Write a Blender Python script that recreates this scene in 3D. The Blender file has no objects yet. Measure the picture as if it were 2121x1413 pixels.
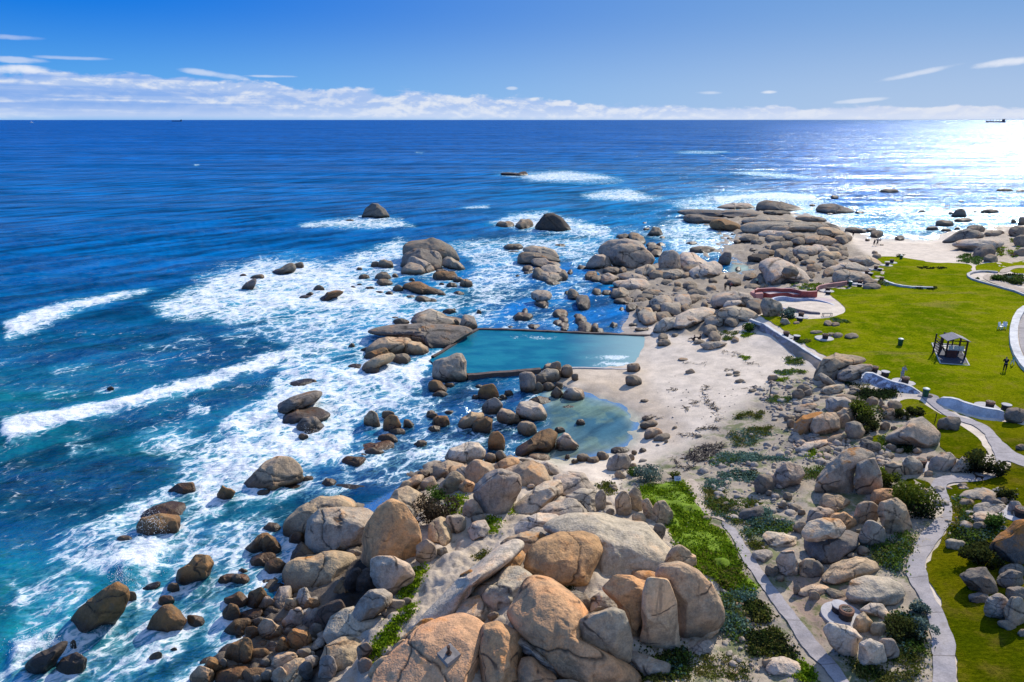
import bpy, bmesh, math, random
import numpy as np
from mathutils import Vector, Matrix, geometry
random.seed(7); RNG = np.random.default_rng(7)
S = bpy.context.scene
COL = S.collection
# ------------------------------------------------------------------ camera
PW, PH, FPX = 2121.0, 1413.0, 1414.0
CAMZ, PITCH = 32.0, math.radians(17.95)
CAM = np.array([0.0, 0.0, CAMZ])
RIGHT = np.array([1.0, 0, 0]); FWD = np.array([0, math.cos(PITCH), -math.sin(PITCH)]); UP = np.array([0, math.sin(PITCH), math.cos(PITCH)])
cd = bpy.data.cameras.new("camera"); co = bpy.data.objects.new("camera", cd); COL.objects.link(co)
cd.sensor_width = 36; cd.lens = 36 * FPX / PW; cd.clip_start = 0.5; cd.clip_end = 600000
co.location = CAM; co.rotation_euler = (math.pi/2 - PITCH, 0, 0)
S.camera = co
S.view_settings.view_transform = 'Standard'; S.view_settings.look = 'None'; S.view_settings.exposure = 0
S.render.engine = 'CYCLES'; S.cycles.use_denoising = True
S.cycles.max_bounces = 4; S.cycles.diffuse_bounces = 2; S.cycles.glossy_bounces = 2; S.cycles.transparent_max_bounces = 8
S.cycles.sample_clamp_indirect = 4

def ray(px, py): return FWD + RIGHT*((px-PW/2)/FPX) - UP*((py-PH/2)/FPX)
def at(px, py, z=0.0):
    d = ray(px, py); t = (z-CAMZ)/d[2]; return CAM + d*t
def project(P):
    P = np.asarray(P, float) - CAM
    dep = P @ FWD
    dep = np.where(dep < .5, .5, dep)
    return PW/2 + FPX*(P @ RIGHT)/dep, PH/2 - FPX*(P @ UP)/dep
# crop helpers: coordinates measured on enlarged crops of the photograph
CROPS = dict(A=(500,440,4.242), B=(1000,380,4.242), C=(1370,380,4.242), D=(1621,380,4.242), E=(450,740,4.242), F=(860,660,4.242),
             G=(1300,660,4.242), J=(1621,660,4.242), K=(1621,900,2.754), L=(1250,960,3.12), H=(800,900,2.755), M=(400,960,3.12),
             N=(0,1040,3.7875), O=(0,740,4.242), T=(707,0,3.0), W=(1540,560,8.833), Q=(1740,470,9.614), R=(1760,730,9.614), X=(0,0,1.0))
def cv(c, pts):
    x0, y0, s = CROPS[c]; return [(x0+x/s, y0+y/s) for x, y in pts]

# ------------------------------------------------------------------ numpy noise
def _h(ix, iy, iz):
    n = (ix.astype(np.uint32)*np.uint32(374761393) + iy.astype(np.uint32)*np.uint32(668265263) + iz.astype(np.uint32)*np.uint32(2246822519))
    n = (n ^ (n >> np.uint32(13)))*np.uint32(1274126177); n = n ^ (n >> np.uint32(16))
    return (n & np.uint32(0xffff)).astype(np.float64)/32767.5 - 1
def vnoise(p):
    p = np.asarray(p, float); i = np.floor(p).astype(np.int64); f = p-i; u = f*f*f*(f*(f*6-15)+10)
    r = 0
    for a in (0, 1):
        wa = u[:, 0] if a else 1-u[:, 0]
        for b in (0, 1):
            wb = wa*(u[:, 1] if b else 1-u[:, 1])
            for c in (0, 1):
                r = r + wb*(u[:, 2] if c else 1-u[:, 2])*_h(i[:, 0]+a, i[:, 1]+b, i[:, 2]+c)
    return r
def fbm(p, o=4, lac=2.03, g=.5):
    p = np.asarray(p, float); a, s, r = 1., 1., 0
    for k in range(o):
        r = r + a*vnoise(p*s + 17.3*k); a *= g; s *= lac
    return r
def sstep(a, b, x):
    t = np.clip((x-a)/(b-a), 0, 1); return t*t*(3-2*t)
def poly_sd(poly, x, y):
    """signed distance to polygon, negative inside (vectorised)"""
    P = np.array(poly, float); n = len(P)
    d2 = np.full(x.shape, 1e18); ins = np.zeros(x.shape, bool)
    for i in range(n):
        ax, ay = P[i]; bx, by = P[(i+1) % n]
        ex, ey = bx-ax, by-ay; wx, wy = x-ax, y-ay
        t = np.clip((wx*ex+wy*ey)/(ex*ex+ey*ey+1e-9), 0, 1)
        d2 = np.minimum(d2, (wx-ex*t)**2+(wy-ey*t)**2)
        c = ((ay > y) != (by > y))
        with np.errstate(divide='ignore', invalid='ignore'):
            c &= x < (bx-ax)*(y-ay)/(by-ay+1e-12)+ax
        ins ^= c
    d = np.sqrt(d2); return np.where(ins, -d, d)
def poly_mask(poly, x, y, feather):
    P = np.array(poly, float); m = np.zeros(x.shape)
    s = (x > P[:,0].min()-feather) & (x < P[:,0].max()+feather) & (y > P[:,1].min()-feather) & (y < P[:,1].max()+feather)
    if s.any():
        m[s] = 1-sstep(-feather, feather, poly_sd(poly, x[s], y[s]))
    return m

# ------------------------------------------------------------------ terrain height
CTRL = """0 300 -8;1000 300 -8;2121 300 -6;0 600 -6;500 450 -6;1000 420 -5;1500 380 -4;2000 380 -3;300 800 -4;0 900 -4;0 1200 -3;150 1100 -3;0 1413 -3;200 1413 -2;330 1320 -1.5;450 1150 -1.4
500 1000 -2;640 1000 -1.5;700 900 -1.6;600 760 -2.5;700 560 -2.5;900 620 -1.2;850 900 -1.2;950 860 -1;1000 820 -.9;880 960 -.9;1050 870 -.9;1180 860 -.5;1240 860 -.55;1240 900 -.5;1030 600 -1.5;1150 600 -1.2
1270 650 -.5;1190 540 -1.4;1100 500 -2;1300 440 -2;1420 500 -1.1;1530 560 -.5;1800 470 -1;1900 470 -1;2000 440 -1;2100 440 -1
1000 720 -1.4;1100 720 -1.4;1200 720 -.9;1290 720 -.35;1010 757 -1.2;1000 695 -1.4;1150 700 -1.1;960 700 -1;930 735 -1.2
1345 700 .3;1345 750 .35;1350 800 .7;1300 790 .5;1200 780 .4;1190 765 .3;1210 815 .02;1290 840 .02;1325 870 .02;1315 915 .02;1240 945 .02;1150 962 .05;1330 950 .6;1400 860 1.2;1450 780 1.4;1400 720 1.2;1500 700 2;1545 690 2.3
1560 720 2.2;1600 760 2.5;1500 850 1.9;1450 930 1.9;1550 900 2.5;1650 800 3;1340 690 .3;1300 680 .15
1560 655 3.5;1620 688 3.6;1700 738 3.8;1780 768 3.85;1900 812 3.9;2080 855 4.2;1700 620 3.4;1850 600 3.4;2000 600 3.6;2121 640 4;2050 720 4;1950 740 3.9;1830 545 3;1900 545 2.9;2000 570 3.4;1640 640 3.4
1565 690 2.3;1640 742 2.6;1690 765 2.9;1780 800 3.3;1850 822 3.4;1950 850 3.7;2050 880 4
1700 850 3.4;1800 900 3.8;1950 950 4.2;2100 950 4.6;1600 950 3;1500 1000 2.8;1420 1000 2.6;1400 1080 3.5;1500 1100 3.6;1600 1100 3.8;1700 1050 4;1800 1050 4.3;1950 1100 4.6;2100 1100 5.2;1600 1250 4.2;1750 1250 4.5
1900 1250 4.8;2100 1300 5.2;1650 1400 4.4;1850 1400 4.8;2100 1413 5.3;1500 1350 4
1300 1090 4.2;1200 1130 4.5;1050 1250 4.8;1200 1350 5;900 1380 4.5;700 1400 2;600 1400 1;800 1250 2.5;780 1330 3;760 1180 1.3;900 1150 2.8;950 1080 2.6;1000 1000 1.6;1100 1000 1.8;1200 1000 2.1;850 1050 1.0;700 1100 .2
650 1200 .2;560 1300 .1;480 1400 .1;620 1330 .5;420 1413 -.2;900 960 .05;1000 950 .1;1050 960 .4;1280 1020 2.3;540 1200 -.4;600 1150 -.4;640 1050 -.6;760 1020 -.8
1300 560 .5;1400 560 .7;1350 610 .7;1450 620 1.1;1400 650 .9;1480 650 1.9;1540 650 2.6;1480 600 .9;1530 600 .5;1600 560 .8;1650 590 2.4;1600 500 1;1650 530 1.4;1700 500 1.2;1750 530 1.7;1560 440 .5;1500 450 .3;1650 460 .8
1770 510 .6;1870 505 .35;1980 512 .4;1850 530 1.7;1950 535 1.9;1750 560 2.8;2050 500 1.8;2121 500 2.2;2050 540 3;2121 560 3.6;1960 497 .05;1800 497 .1;1880 496 .05;1220 560 -.4;1250 600 -.4;1320 650 .2;1570 590 .6;1710 430 -.6;1760 470 -.4
870 700 -.5;830 720 -.5;1080 790 -.4;1120 850 -.6;1000 900 -.9;1100 920 -.4;2000 480 .3
-400 1413 -4;2700 1413 6;2600 700 5;-400 500 -8;2600 480 1;1060 2200 4;400 2200 -1;1800 2200 5;2400 2200 6;0 1700 -3;600 1700 2;1200 1700 5.5;1700 1700 4.6"""
cpts = np.array([[float(v) for v in t.split()] for t in CTRL.replace("\n", ";").split(";") if t.strip()])
def lp(x, y): return np.stack([np.arctan2(x, y), .5*np.log(x*x+y*y+1e-6)], -1)
_w = np.array([at(a, b, c)[:2] for a, b, c in cpts])
_U = lp(_w[:,0], _w[:,1]); _Z = cpts[:,2]
_D = np.sqrt(((_U[:,None]-_U[None])**2).sum(-1)); _n = len(_U)
_A = np.block([[_D+np.eye(_n)*-1e-3, np.ones((_n,1))], [np.ones((1,_n)), np.zeros((1,1))]])
_C = np.linalg.solve(_A, np.append(_Z, 0)); _W, _B = _C[:-1], _C[-1]
def height_exact(x, y):
    x = np.atleast_1d(np.asarray(x, float)); y = np.atleast_1d(np.asarray(y, float))
    U = lp(x, y); r = np.empty(len(U))
    for k in range(0, len(U), 20000):
        u = U[k:k+20000]
        d = np.sqrt((u[:,None,0]-_U[None,:,0])**2+(u[:,None,1]-_U[None,:,1])**2)
        r[k:k+20000] = d @ _W + _B
    return r
_A0, _A1, _NA, _V0, _V1, _NV = math.radians(-80), math.radians(80), 1100, math.log(3.), math.log(1800.), 1000
_ga, _gv = np.meshgrid(np.linspace(_A0, _A1, _NA), np.linspace(_V0, _V1, _NV))
LUT = height_exact((np.exp(_gv)*np.sin(_ga)).ravel(), (np.exp(_gv)*np.cos(_ga)).ravel()).reshape(_NV, _NA)
def height(x, y):
    x = np.atleast_1d(np.asarray(x, float)); y = np.atleast_1d(np.asarray(y, float))
    a = np.clip((np.arctan2(x, y)-_A0)/(_A1-_A0)*(_NA-1), 0, _NA-1.001); v = np.clip((.5*np.log(x*x+y*y+1e-6)-_V0)/(_V1-_V0)*(_NV-1), 0, _NV-1.001)
    i, j = a.astype(int), v.astype(int); f, g = a-i, v-j
    return LUT[j, i]*(1-f)*(1-g)+LUT[j, i+1]*f*(1-g)+LUT[j+1, i]*(1-f)*g+LUT[j+1, i+1]*f*g
def hz(x, y):
    a = min(max((math.atan2(x, y)-_A0)/(_A1-_A0)*(_NA-1), 0), _NA-1.001); v = min(max((.5*math.log(x*x+y*y+1e-6)-_V0)/(_V1-_V0)*(_NV-1), 0), _NV-1.001)
    i, j = int(a), int(v); f, g = a-i, v-j; L = LUT
    return float(L[j, i]*(1-f)*(1-g)+L[j, i+1]*f*(1-g)+L[j+1, i]*(1-f)*g+L[j+1, i+1]*f*g)
def gpix(px, py, lo=-50.0):
    """where the sight line of a photo pixel meets the terrain"""
    d = ray(px, py); t0 = 6.0; f0 = 1.0; t = 6.0
    while t < 900:
        P = CAM + d*t
        f = P[2]-max(hz(P[0], P[1]), lo)
        if f < 0:
            for _ in range(18):
                m = .5*(t0+t); P = CAM+d*m
                if P[2]-max(hz(P[0], P[1]), lo) < 0: t = m
                else: t0 = m
            return CAM+d*t
        t0 = t; t *= 1.05
    return CAM+d*t
# ------------------------------------------------------------------ object helpers
def mk(name, V, F, mat, parent=None, smooth=True, attrs=None):
    me = bpy.data.meshes.new(name); V = np.asarray(V, np.float32); F = np.asarray(F, np.int32)
    k = F.shape[1]; me.vertices.add(len(V)); me.vertices.foreach_set("co", V.ravel())
    me.loops.add(F.size); me.loops.foreach_set("vertex_index", F.ravel())
    me.polygons.add(len(F)); me.polygons.foreach_set("loop_start", np.arange(0, F.size, k, dtype=np.int32))
    me.polygons.foreach_set("use_smooth", np.full(len(F), smooth))
    for nm, (ty, arr) in (attrs or {}).items():
        a = me.attributes.new(nm, ty, 'POINT'); arr = np.asarray(arr, np.float32)
        if ty == 'FLOAT': a.data.foreach_set("value", arr.ravel())
        else:
            if arr.shape[1] == 3: arr = np.hstack([arr, np.ones((len(arr),1), np.float32)])
            a.data.foreach_set("color", arr.ravel())
    me.update(); me.validate()
    o = bpy.data.objects.new(name, me); COL.objects.link(o)
    if mat: me.materials.append(mat)
    if parent: o.parent = parent
    return o
def tag(o, label=None, cat=None, group=None, kind=None):
    if label: o["label"] = label
    if cat: o["category"] = cat
    if group: o["group"] = group
    if kind: o["kind"] = kind
    return o
def empty(name, loc, rz=0.0):
    o = bpy.data.objects.new(name, None); COL.objects.link(o); o.location = loc; o.rotation_euler = (0, 0, rz); o.empty_display_size = .2
    return o
class MB:
    def __init__(s): s.bm = bmesh.new()
    def box(s, c, size, rot=None):
        M = Matrix.Translation(Vector(c)) @ (rot.to_4x4() if rot else Matrix.Identity(4)) @ Matrix.Diagonal((*size, 1))
        bmesh.ops.create_cube(s.bm, size=1, matrix=M); return s
    def bar(s, a, b, w, h=None):
        a, b = Vector(a), Vector(b); d = b-a
        q = d.to_track_quat('Z', 'X').to_matrix(); return s.box((a+b)/2, (w, h or w, d.length), q)
    def cyl(s, c, r, h, r2=None, n=24, caps=True):
        bmesh.ops.create_cone(s.bm, cap_ends=caps, segments=n, radius1=r, radius2=r if r2 is None else r2, depth=h, matrix=Matrix.Translation(Vector(c)+Vector((0, 0, h/2)))); return s
    def lathe(s, prof, n=28, c=(0, 0, 0)):
        rings = []
        for r, z in prof:
            rings.append([s.bm.verts.new((c[0]+r*math.cos(2*math.pi*i/n), c[1]+r*math.sin(2*math.pi*i/n), c[2]+z)) for i in range(n)])
        for A, B in zip(rings, rings[1:]):
            for i in range(n): s.bm.faces.new((A[i], A[(i+1) % n], B[(i+1) % n], B[i]))
        return s
    def prism(s, pts, z0, z1):
        a = [s.bm.verts.new((x, y, z0)) for x, y in pts]; b = [s.bm.verts.new((x, y, z1)) for x, y in pts]; n = len(pts)
        for i in range(n): s.bm.faces.new((a[i], a[(i+1) % n], b[(i+1) % n], b[i]))
        s.bm.faces.new(b); s.bm.faces.new(a[::-1]); return s
    def build(s, name, mat, parent=None, bevel=0, smooth=False):
        bmesh.ops.recalc_face_normals(s.bm, faces=s.bm.faces)
        if bevel: bmesh.ops.bevel(s.bm, geom=[e for e in s.bm.edges if e.is_manifold and e.calc_face_angle(0) > .6], offset=bevel, segments=2, affect='EDGES', profile=.6)
        me = bpy.data.meshes.new(name); s.bm.to_mesh(me); s.bm.free()
        if smooth:
            for p in me.polygons: p.use_smooth = True
            me.set_sharp_from_angle(angle=.7)
        o = bpy.data.objects.new(name, me); COL.objects.link(o); me.materials.append(mat)
        if parent: o.parent = parent
        return o
# ------------------------------------------------------------------ material helpers
class NT:
    def __init__(s, name, world=False):
        if world: s.m = bpy.data.worlds.new(name); S.world = s.m
        else: s.m = bpy.data.materials.new(name)
        s.m.use_nodes = True; s.t = s.m.node_tree; s.t.nodes.clear()
        s.out = s.t.nodes.new("ShaderNodeOutputWorld" if world else "ShaderNodeOutputMaterial")
    def n(s, ty, ins=None, **kw):
        nd = s.t.nodes.new("ShaderNode"+ty)
        for k, v in kw.items(): setattr(nd, k, v)
        for k, v in (ins or {}).items():
            sock = nd.inputs[k]
            if hasattr(v, "is_output") or isinstance(v, bpy.types.NodeSocket): s.t.links.new(v, sock)
            else: sock.default_value = v
        return nd
    def math(s, op, a, b=None, c=None, clamp=False):
        d = {0: a}
        if b is not None: d[1] = b
        if c is not None: d[2] = c
        nd = s.n("Math", d, operation=op); nd.use_clamp = clamp; return nd.outputs[0]
    def mix(s, f, a, b, mode='MIX'):
        nd = s.t.nodes.new("ShaderNodeMix"); nd.data_type = 'RGBA'; nd.blend_type = mode; nd.clamp_factor = True
        for i, v in ((0, f), (6, a), (7, b)):
            if isinstance(v, bpy.types.NodeSocket): s.t.links.new(v, nd.inputs[i])
            elif i and not hasattr(v, '__len__'): nd.inputs[i].default_value = (v, v, v, 1)
            else: nd.inputs[i].default_value = (*v, 1) if i and len(v) == 3 else v
        return nd.outputs[2]
    def noise(s, vec, scale, detail=4, rough=.55, dist=0, dims='3D'):
        nd = s.n("TexNoise", {"Scale": scale, "Detail": detail, "Roughness": rough, "Distortion": dist}, noise_dimensions=dims)
        if vec is not None: s.t.links.new(vec, nd.inputs["Vector"])
        return nd.outputs["Fac"]
    def ramp(s, v, a, b, lo=0., hi=1., smooth=True):
        nd = s.n("MapRange", {"Value": v, "From Min": a, "From Max": b, "To Min": lo, "To Max": hi}, interpolation_type='SMOOTHSTEP' if smooth else 'LINEAR'); return nd.outputs[0]
    def vmul(s, v, k): 
        nd = s.n("VectorMath", {0: v, 1: k}, operation='MULTIPLY'); return nd.outputs[0]
    def vadd(s, v, k):
        nd = s.n("VectorMath", {0: v, 1: k}, operation='ADD'); return nd.outputs[0]
    def attr(s, name, out="Fac", ty='GEOMETRY'):
        nd = s.n("Attribute", attribute_name=name, attribute_type=ty); return nd.outputs[out]
    def pos(s): return s.n("NewGeometry").outputs["Position"]
    def nz(s): return s.n("SeparateXYZ", {0: s.n("NewGeometry").outputs["Normal"]}).outputs[2]
    def bump(s, h, strength, dist, normal=None):
        d = {"Height": h, "Strength": strength, "Distance": dist}
        if normal is not None: d["Normal"] = normal
        return s.n("Bump", d).outputs[0]
    def pbsdf(s, col, rough=.8, normal=None, **kw):
        d = {"Base Color": col if isinstance(col, bpy.types.NodeSocket) else (*col, 1), "Roughness": rough}
        if normal is not None: d["Normal"] = normal
        d.update(kw); return s.n("BsdfPrincipled", d).outputs[0]
    def done(s, sh): s.t.links.new(sh, s.out.inputs[0]); return s.m
def simple(name, rgb, rough=.7, var=.25, scale=3., bump=.0, metal=0., spec=.3):
    t = NT(name); p = t.pos(); n = t.noise(p, scale, 6, .6); n2 = t.noise(p, scale*9, 3)
    v = t.math('ADD', t.math('MULTIPLY', n, .7), t.math('MULTIPLY', n2, .3))
    k = t.ramp(v, .3, .7, 1-var, 1+var)
    c = t.n("HueSaturation", {"Value": k, "Color": (*rgb, 1)}).outputs[0]
    nm = t.bump(v, .5, bump) if bump else None
    return t.done(t.pbsdf(c, rough, nm, Metallic=metal, **{"Specular IOR Level": spec}))
# ------------------------------------------------------------------ sky, sun
SUN_AZ, SUN_EL = math.radians(38), math.radians(35)
def build_sky():
    t = NT("World", True)
    sky = t.n("TexSky", sky_type='NISHITA', sun_disc=False, sun_elevation=SUN_EL, sun_rotation=SUN_AZ, air_density=1.0, dust_density=.4, ozone_density=2.5, altitude=0)
    d = t.n("TexCoord").outputs["Generated"]
    sx = t.n("SeparateXYZ", {0: d}); x, y, z = sx.outputs
    az = t.math('ARCTAN2', x, y); el = t.math('ARCSINE', z)
    # deep saturated blue away from the sun, paler towards it and the horizon
    g = t.mix(t.ramp(az, -.60, .60), (.0, 1.65, 6.9), (1.75, 3.4, 6.5))
    lowc = t.mix(t.ramp(az, -.70, .70), (1.1, 3.9, 7.9), (4.0, 5.2, 7.3))
    g = t.mix(t.ramp(el, .0, .155), lowc, g)
    col = t.mix(.975, t.mix(1., sky.outputs[0], (.15, .6, 1.), 'MULTIPLY'), g)
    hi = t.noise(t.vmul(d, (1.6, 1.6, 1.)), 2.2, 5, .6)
    col = t.mix(t.math('MULTIPLY', t.ramp(el, .5, 1.1), t.ramp(hi, .25, .6, .35, .8)), col, (3.6, 4.2, 5.4))  # pale overhead sky added out of view as extra fill for the rocks
    # cloud bank along the horizon
    deg = math.radians(1)
    vec = t.n("CombineXYZ", {0: t.math('MULTIPLY', az, 15.), 1: t.math('MULTIPLY', el, 36.), 2: 0.}).outputs[0]
    n1 = t.noise(vec, 1.0, 7, .60, .2); n2 = t.noise(t.vadd(vec, (-.05, .17, 0.)), 1.0, 5, .60, .2)
    vec2 = t.n("CombineXYZ", {0: t.math('MULTIPLY', az, 3.2), 1: t.math('MULTIPLY', el, 60.), 2: 5.}).outputs[0]
    st = t.noise(vec2, 1.3, 7, .6, .4)
    top = t.math('ADD', t.math('ADD', 1.0*deg, t.ramp(az, .30, -.10, 0, 1.1*deg)), t.ramp(az, -.05, -.62, 0, .95*deg))
    rel = t.math('DIVIDE', el, top)
    env = t.math('ADD', t.ramp(rel, 1.35, .40, -.34, .36, False), t.math('MULTIPLY', t.ramp(az, .05, -.45, 0, .20), t.ramp(rel, 1.25, .8)))
    cum = t.ramp(t.math('ADD', t.math('SUBTRACT', n1, .5), env), -.03, .11)
    cum = t.math('MULTIPLY', cum, t.ramp(rel, -.1, .15))
    lit = t.ramp(t.math('SUBTRACT', n2, n1), .06, -.10)
    shade = t.mix(lit, (3.8, 5.1, 7.9), (7.0, 7.4, 8.3))
    shade = t.mix(t.ramp(az, .1, .6, 0, .55), shade, (7.0, 7.1, 7.9))
    greyl = t.math('MULTIPLY', t.ramp(az, -.1, -.5), t.ramp(st, .38, .56))
    shade = t.mix(t.math('MULTIPLY', greyl, .85), shade, (2.0, 3.7, 7.6))
    low = t.ramp(el, 1.2*deg, 0.)
    shade = t.mix(t.math('MULTIPLY', low, .6), shade, (6.6, 7.3, 8.7))
    col = t.mix(t.math('MULTIPLY', cum, .94), col, shade)
    # separate wisps: azimuth, elevation, half length, half height (degrees), tilt
    def wisp(px, py, hx, hy, tilt, k):
        nonlocal col
        dd = ray(px, py); dd = dd/np.linalg.norm(dd); a0 = math.atan2(dd[0], dd[1]); e0 = math.asin(dd[2])
        u = t.math('SUBTRACT', az, a0); v = t.math('SUBTRACT', el, e0); c, s_ = math.cos(tilt), math.sin(tilt)
        uu = t.math('DIVIDE', t.math('ADD', t.math('MULTIPLY', u, c), t.math('MULTIPLY', v, s_)), hx/FPX)
        vv = t.math('DIVIDE', t.math('SUBTRACT', t.math('MULTIPLY', v, c), t.math('MULTIPLY', u, s_)), hy/FPX)
        g = t.math('SUBTRACT', 1., t.math('ADD', t.math('MULTIPLY', uu, uu), t.math('MULTIPLY', vv, vv)))
        m = t.ramp(t.math('ADD', g, t.math('MULTIPLY', t.math('SUBTRACT', n1, .5), 2.6)), .1, 1.1)
        m = t.math('MULTIPLY', t.math('MULTIPLY', m, t.ramp(g, -.6, .3)), k)
        col = t.mix(m, col, (7.6, 7.9, 8.7))
    for w in [(1885,155,80,6,.2,.6), (2100,127,60,8,.12,.85), (1590,191,18,4,0,.9), (1785,208,50,5,.08,.55), (430,152,75,7,-.12,.55), (20,145,60,9,.05,.9),
              (150,120,70,4,0,.4), (30,124,50,6,0,.5), (20,77,55,5,0,.35), (560,158,50,3,0,.5), (1060,183,14,4,0,.5), (1470,192,28,4,0,.5)]: wisp(*w)
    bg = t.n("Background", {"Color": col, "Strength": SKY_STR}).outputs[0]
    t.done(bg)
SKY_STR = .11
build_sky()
sl = bpy.data.lights.new("sun", 'SUN'); sl.energy = 5.0; sl.angle = math.radians(.55); sl.color = (1, .93, .82)
so = bpy.data.objects.new("sun", sl); COL.objects.link(so)
sd = Vector((math.sin(SUN_AZ)*math.cos(SUN_EL), math.cos(SUN_AZ)*math.cos(SUN_EL), math.sin(SUN_EL)))
so.rotation_euler = sd.to_track_quat('Z', 'Y').to_euler(); so.location = (40, 60, 80)
def lin(*c): return tuple(((v/255+.055)/1.055)**2.4 if v > 10 else v/255/12.92 for v in c)
# ------------------------------------------------------------------ ground colours
def fan(az0, az1, nc, rs):
    a = np.linspace(math.radians(az0), math.radians(az1), nc); rs = np.asarray(rs)
    A, Rr = np.meshgrid(a, rs); x, y = (Rr*np.sin(A)).ravel(), (Rr*np.cos(A)).ravel()
    i = np.arange(len(rs)-1)[:,None]*nc + np.arange(nc-1)[None]
    F = np.stack([i, i+1, i+nc+1, i+nc], -1).reshape(-1, 4)[:, ::-1]
    return x, y, F
SCRUB = [(1290,985),(1420,930),(1500,870),(1600,800),(1660,770),(1800,815),(1880,850),(1990,950),(1960,1000),(1900,1040),(1960,1100),(1890,1180),(1960,1330),(1960,1500),(1350,1500),(1480,1350),(1480,1200),(1380,1080),(1290,1030)]
FARROCK = [(1215,560),(1290,500),(1400,430),(1600,405),(1760,470),(1760,505),(1820,545),(1830,570),(1760,600),(1700,590),(1560,600),(1560,650),(1480,700),(1380,690),(1300,640),(1220,600)]
FRONTROCK = [(380,1500),(420,1340),(560,1200),(600,1040),(760,1040),(860,960),(1000,930),(1120,960),(1260,1010),(1390,1060),(1420,1130),(1490,1250),(1480,1350),(1380,1413),(1350,1500)]
RIGHTROCK = [(1960,510),(2040,470),(2121,470),(2190,480),(2190,545),(2060,550),(2000,535)]
def build_ground():
    dep = np.radians(np.linspace(78, 3.6, 560)); rs = CAMZ/np.tan(dep)
    x, y, F = fan(-62, 62, 780, rs); z = height(x, y)
    P = np.stack([x, y, z], -1); px, py = project(P)
    far = py < 470
    fr = poly_mask(FARROCK, px, py, 10); fo = poly_mask(FRONTROCK, px, py, 16); rr = poly_mask(RIGHTROCK, px, py, 8); sc = poly_mask(SCRUB, px, py, 22)
    rock = np.maximum(np.maximum(fr, fo), rr)
    q = np.stack([x, y, x*0], -1)
    nz = fbm(q*.5, 4)
    z = z + .16*sstep(-.9, -.2, z)*sstep(.9, .2, z)*sstep(1060, 1120, px)*sstep(778, 800, py)*sstep(1420, 1340, px)*fbm(q*.35, 4)
    z = z + rock*np.where(z > -.3, .6, .1)*(nz*.6+.35*np.abs(fbm(q*1.1+31, 3))) + sc*.10*fbm(q*1.1, 4) + .025*fbm(q*.9, 3)*(1-rock)
    sand = np.array([.70, .59, .475]); col = np.tile(sand, (len(x), 1))
    def lay(m, c): 
        nonlocal col
        col = col*(1-m[:,None]) + np.array(c)*m[:,None]
    lay(poly_mask([(1180,770),(1340,768),(1345,800),(1420,880),(1400,920),(1330,900),(1290,840),(1210,815)], px, py, 26), (.60, .48, .36))
    lay(sc*.85, (.37, .305, .235))
    lay(poly_mask([(1640,1180),(1740,1190),(1790,1280),(1700,1330),(1640,1260)], px, py, 18)*.9, (.36, .25, .185))
    lay(poly_mask([(1780,935),(1890,925),(1960,950),(1950,985),(1850,970)], px, py, 12)*.8, (.46, .36, .28))
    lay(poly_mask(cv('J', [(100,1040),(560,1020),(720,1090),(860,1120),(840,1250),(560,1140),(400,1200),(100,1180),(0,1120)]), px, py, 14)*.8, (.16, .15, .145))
    lay(rock*.9, (.50, .41, .315)); lay(fr*.6, (.24, .20, .155))  # headland ground then darkened, standing in for shade between its rocks
    lay(poly_mask([(360,1500),(400,1360),(470,1290),(540,1190),(590,1130),(620,1060),(760,1045),(850,985),(1000,935),(1060,960),(900,1000),(840,1080),(770,1170),(740,1280),(660,1500)], px, py, 18)*.85, (.12, .09, .065))  # crevice shade painted into the ground colour between left shore rocks
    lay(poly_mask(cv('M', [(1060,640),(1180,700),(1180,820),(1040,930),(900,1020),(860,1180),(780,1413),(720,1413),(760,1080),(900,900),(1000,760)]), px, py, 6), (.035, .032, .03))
    wet = 1-sstep(.05, .45, z+.12*nz)
    lay(wet*.55*(1-fo), (.36, .28, .20)); lay(wet*fo*.8, (.13, .095, .065))
    lay(1-sstep(-.5, -.1, z), (.20, .17, .11))
    lay(poly_mask([(1130,800),(1210,815),(1290,838),(1335,870),(1320,920),(1240,950),(1150,965),(1100,930),(1140,880)], px, py, 12), (.50, .47, .36))
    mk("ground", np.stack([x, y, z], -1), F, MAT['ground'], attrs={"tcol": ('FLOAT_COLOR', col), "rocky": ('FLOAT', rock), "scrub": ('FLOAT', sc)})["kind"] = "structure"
    return
MAT = {}
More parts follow.
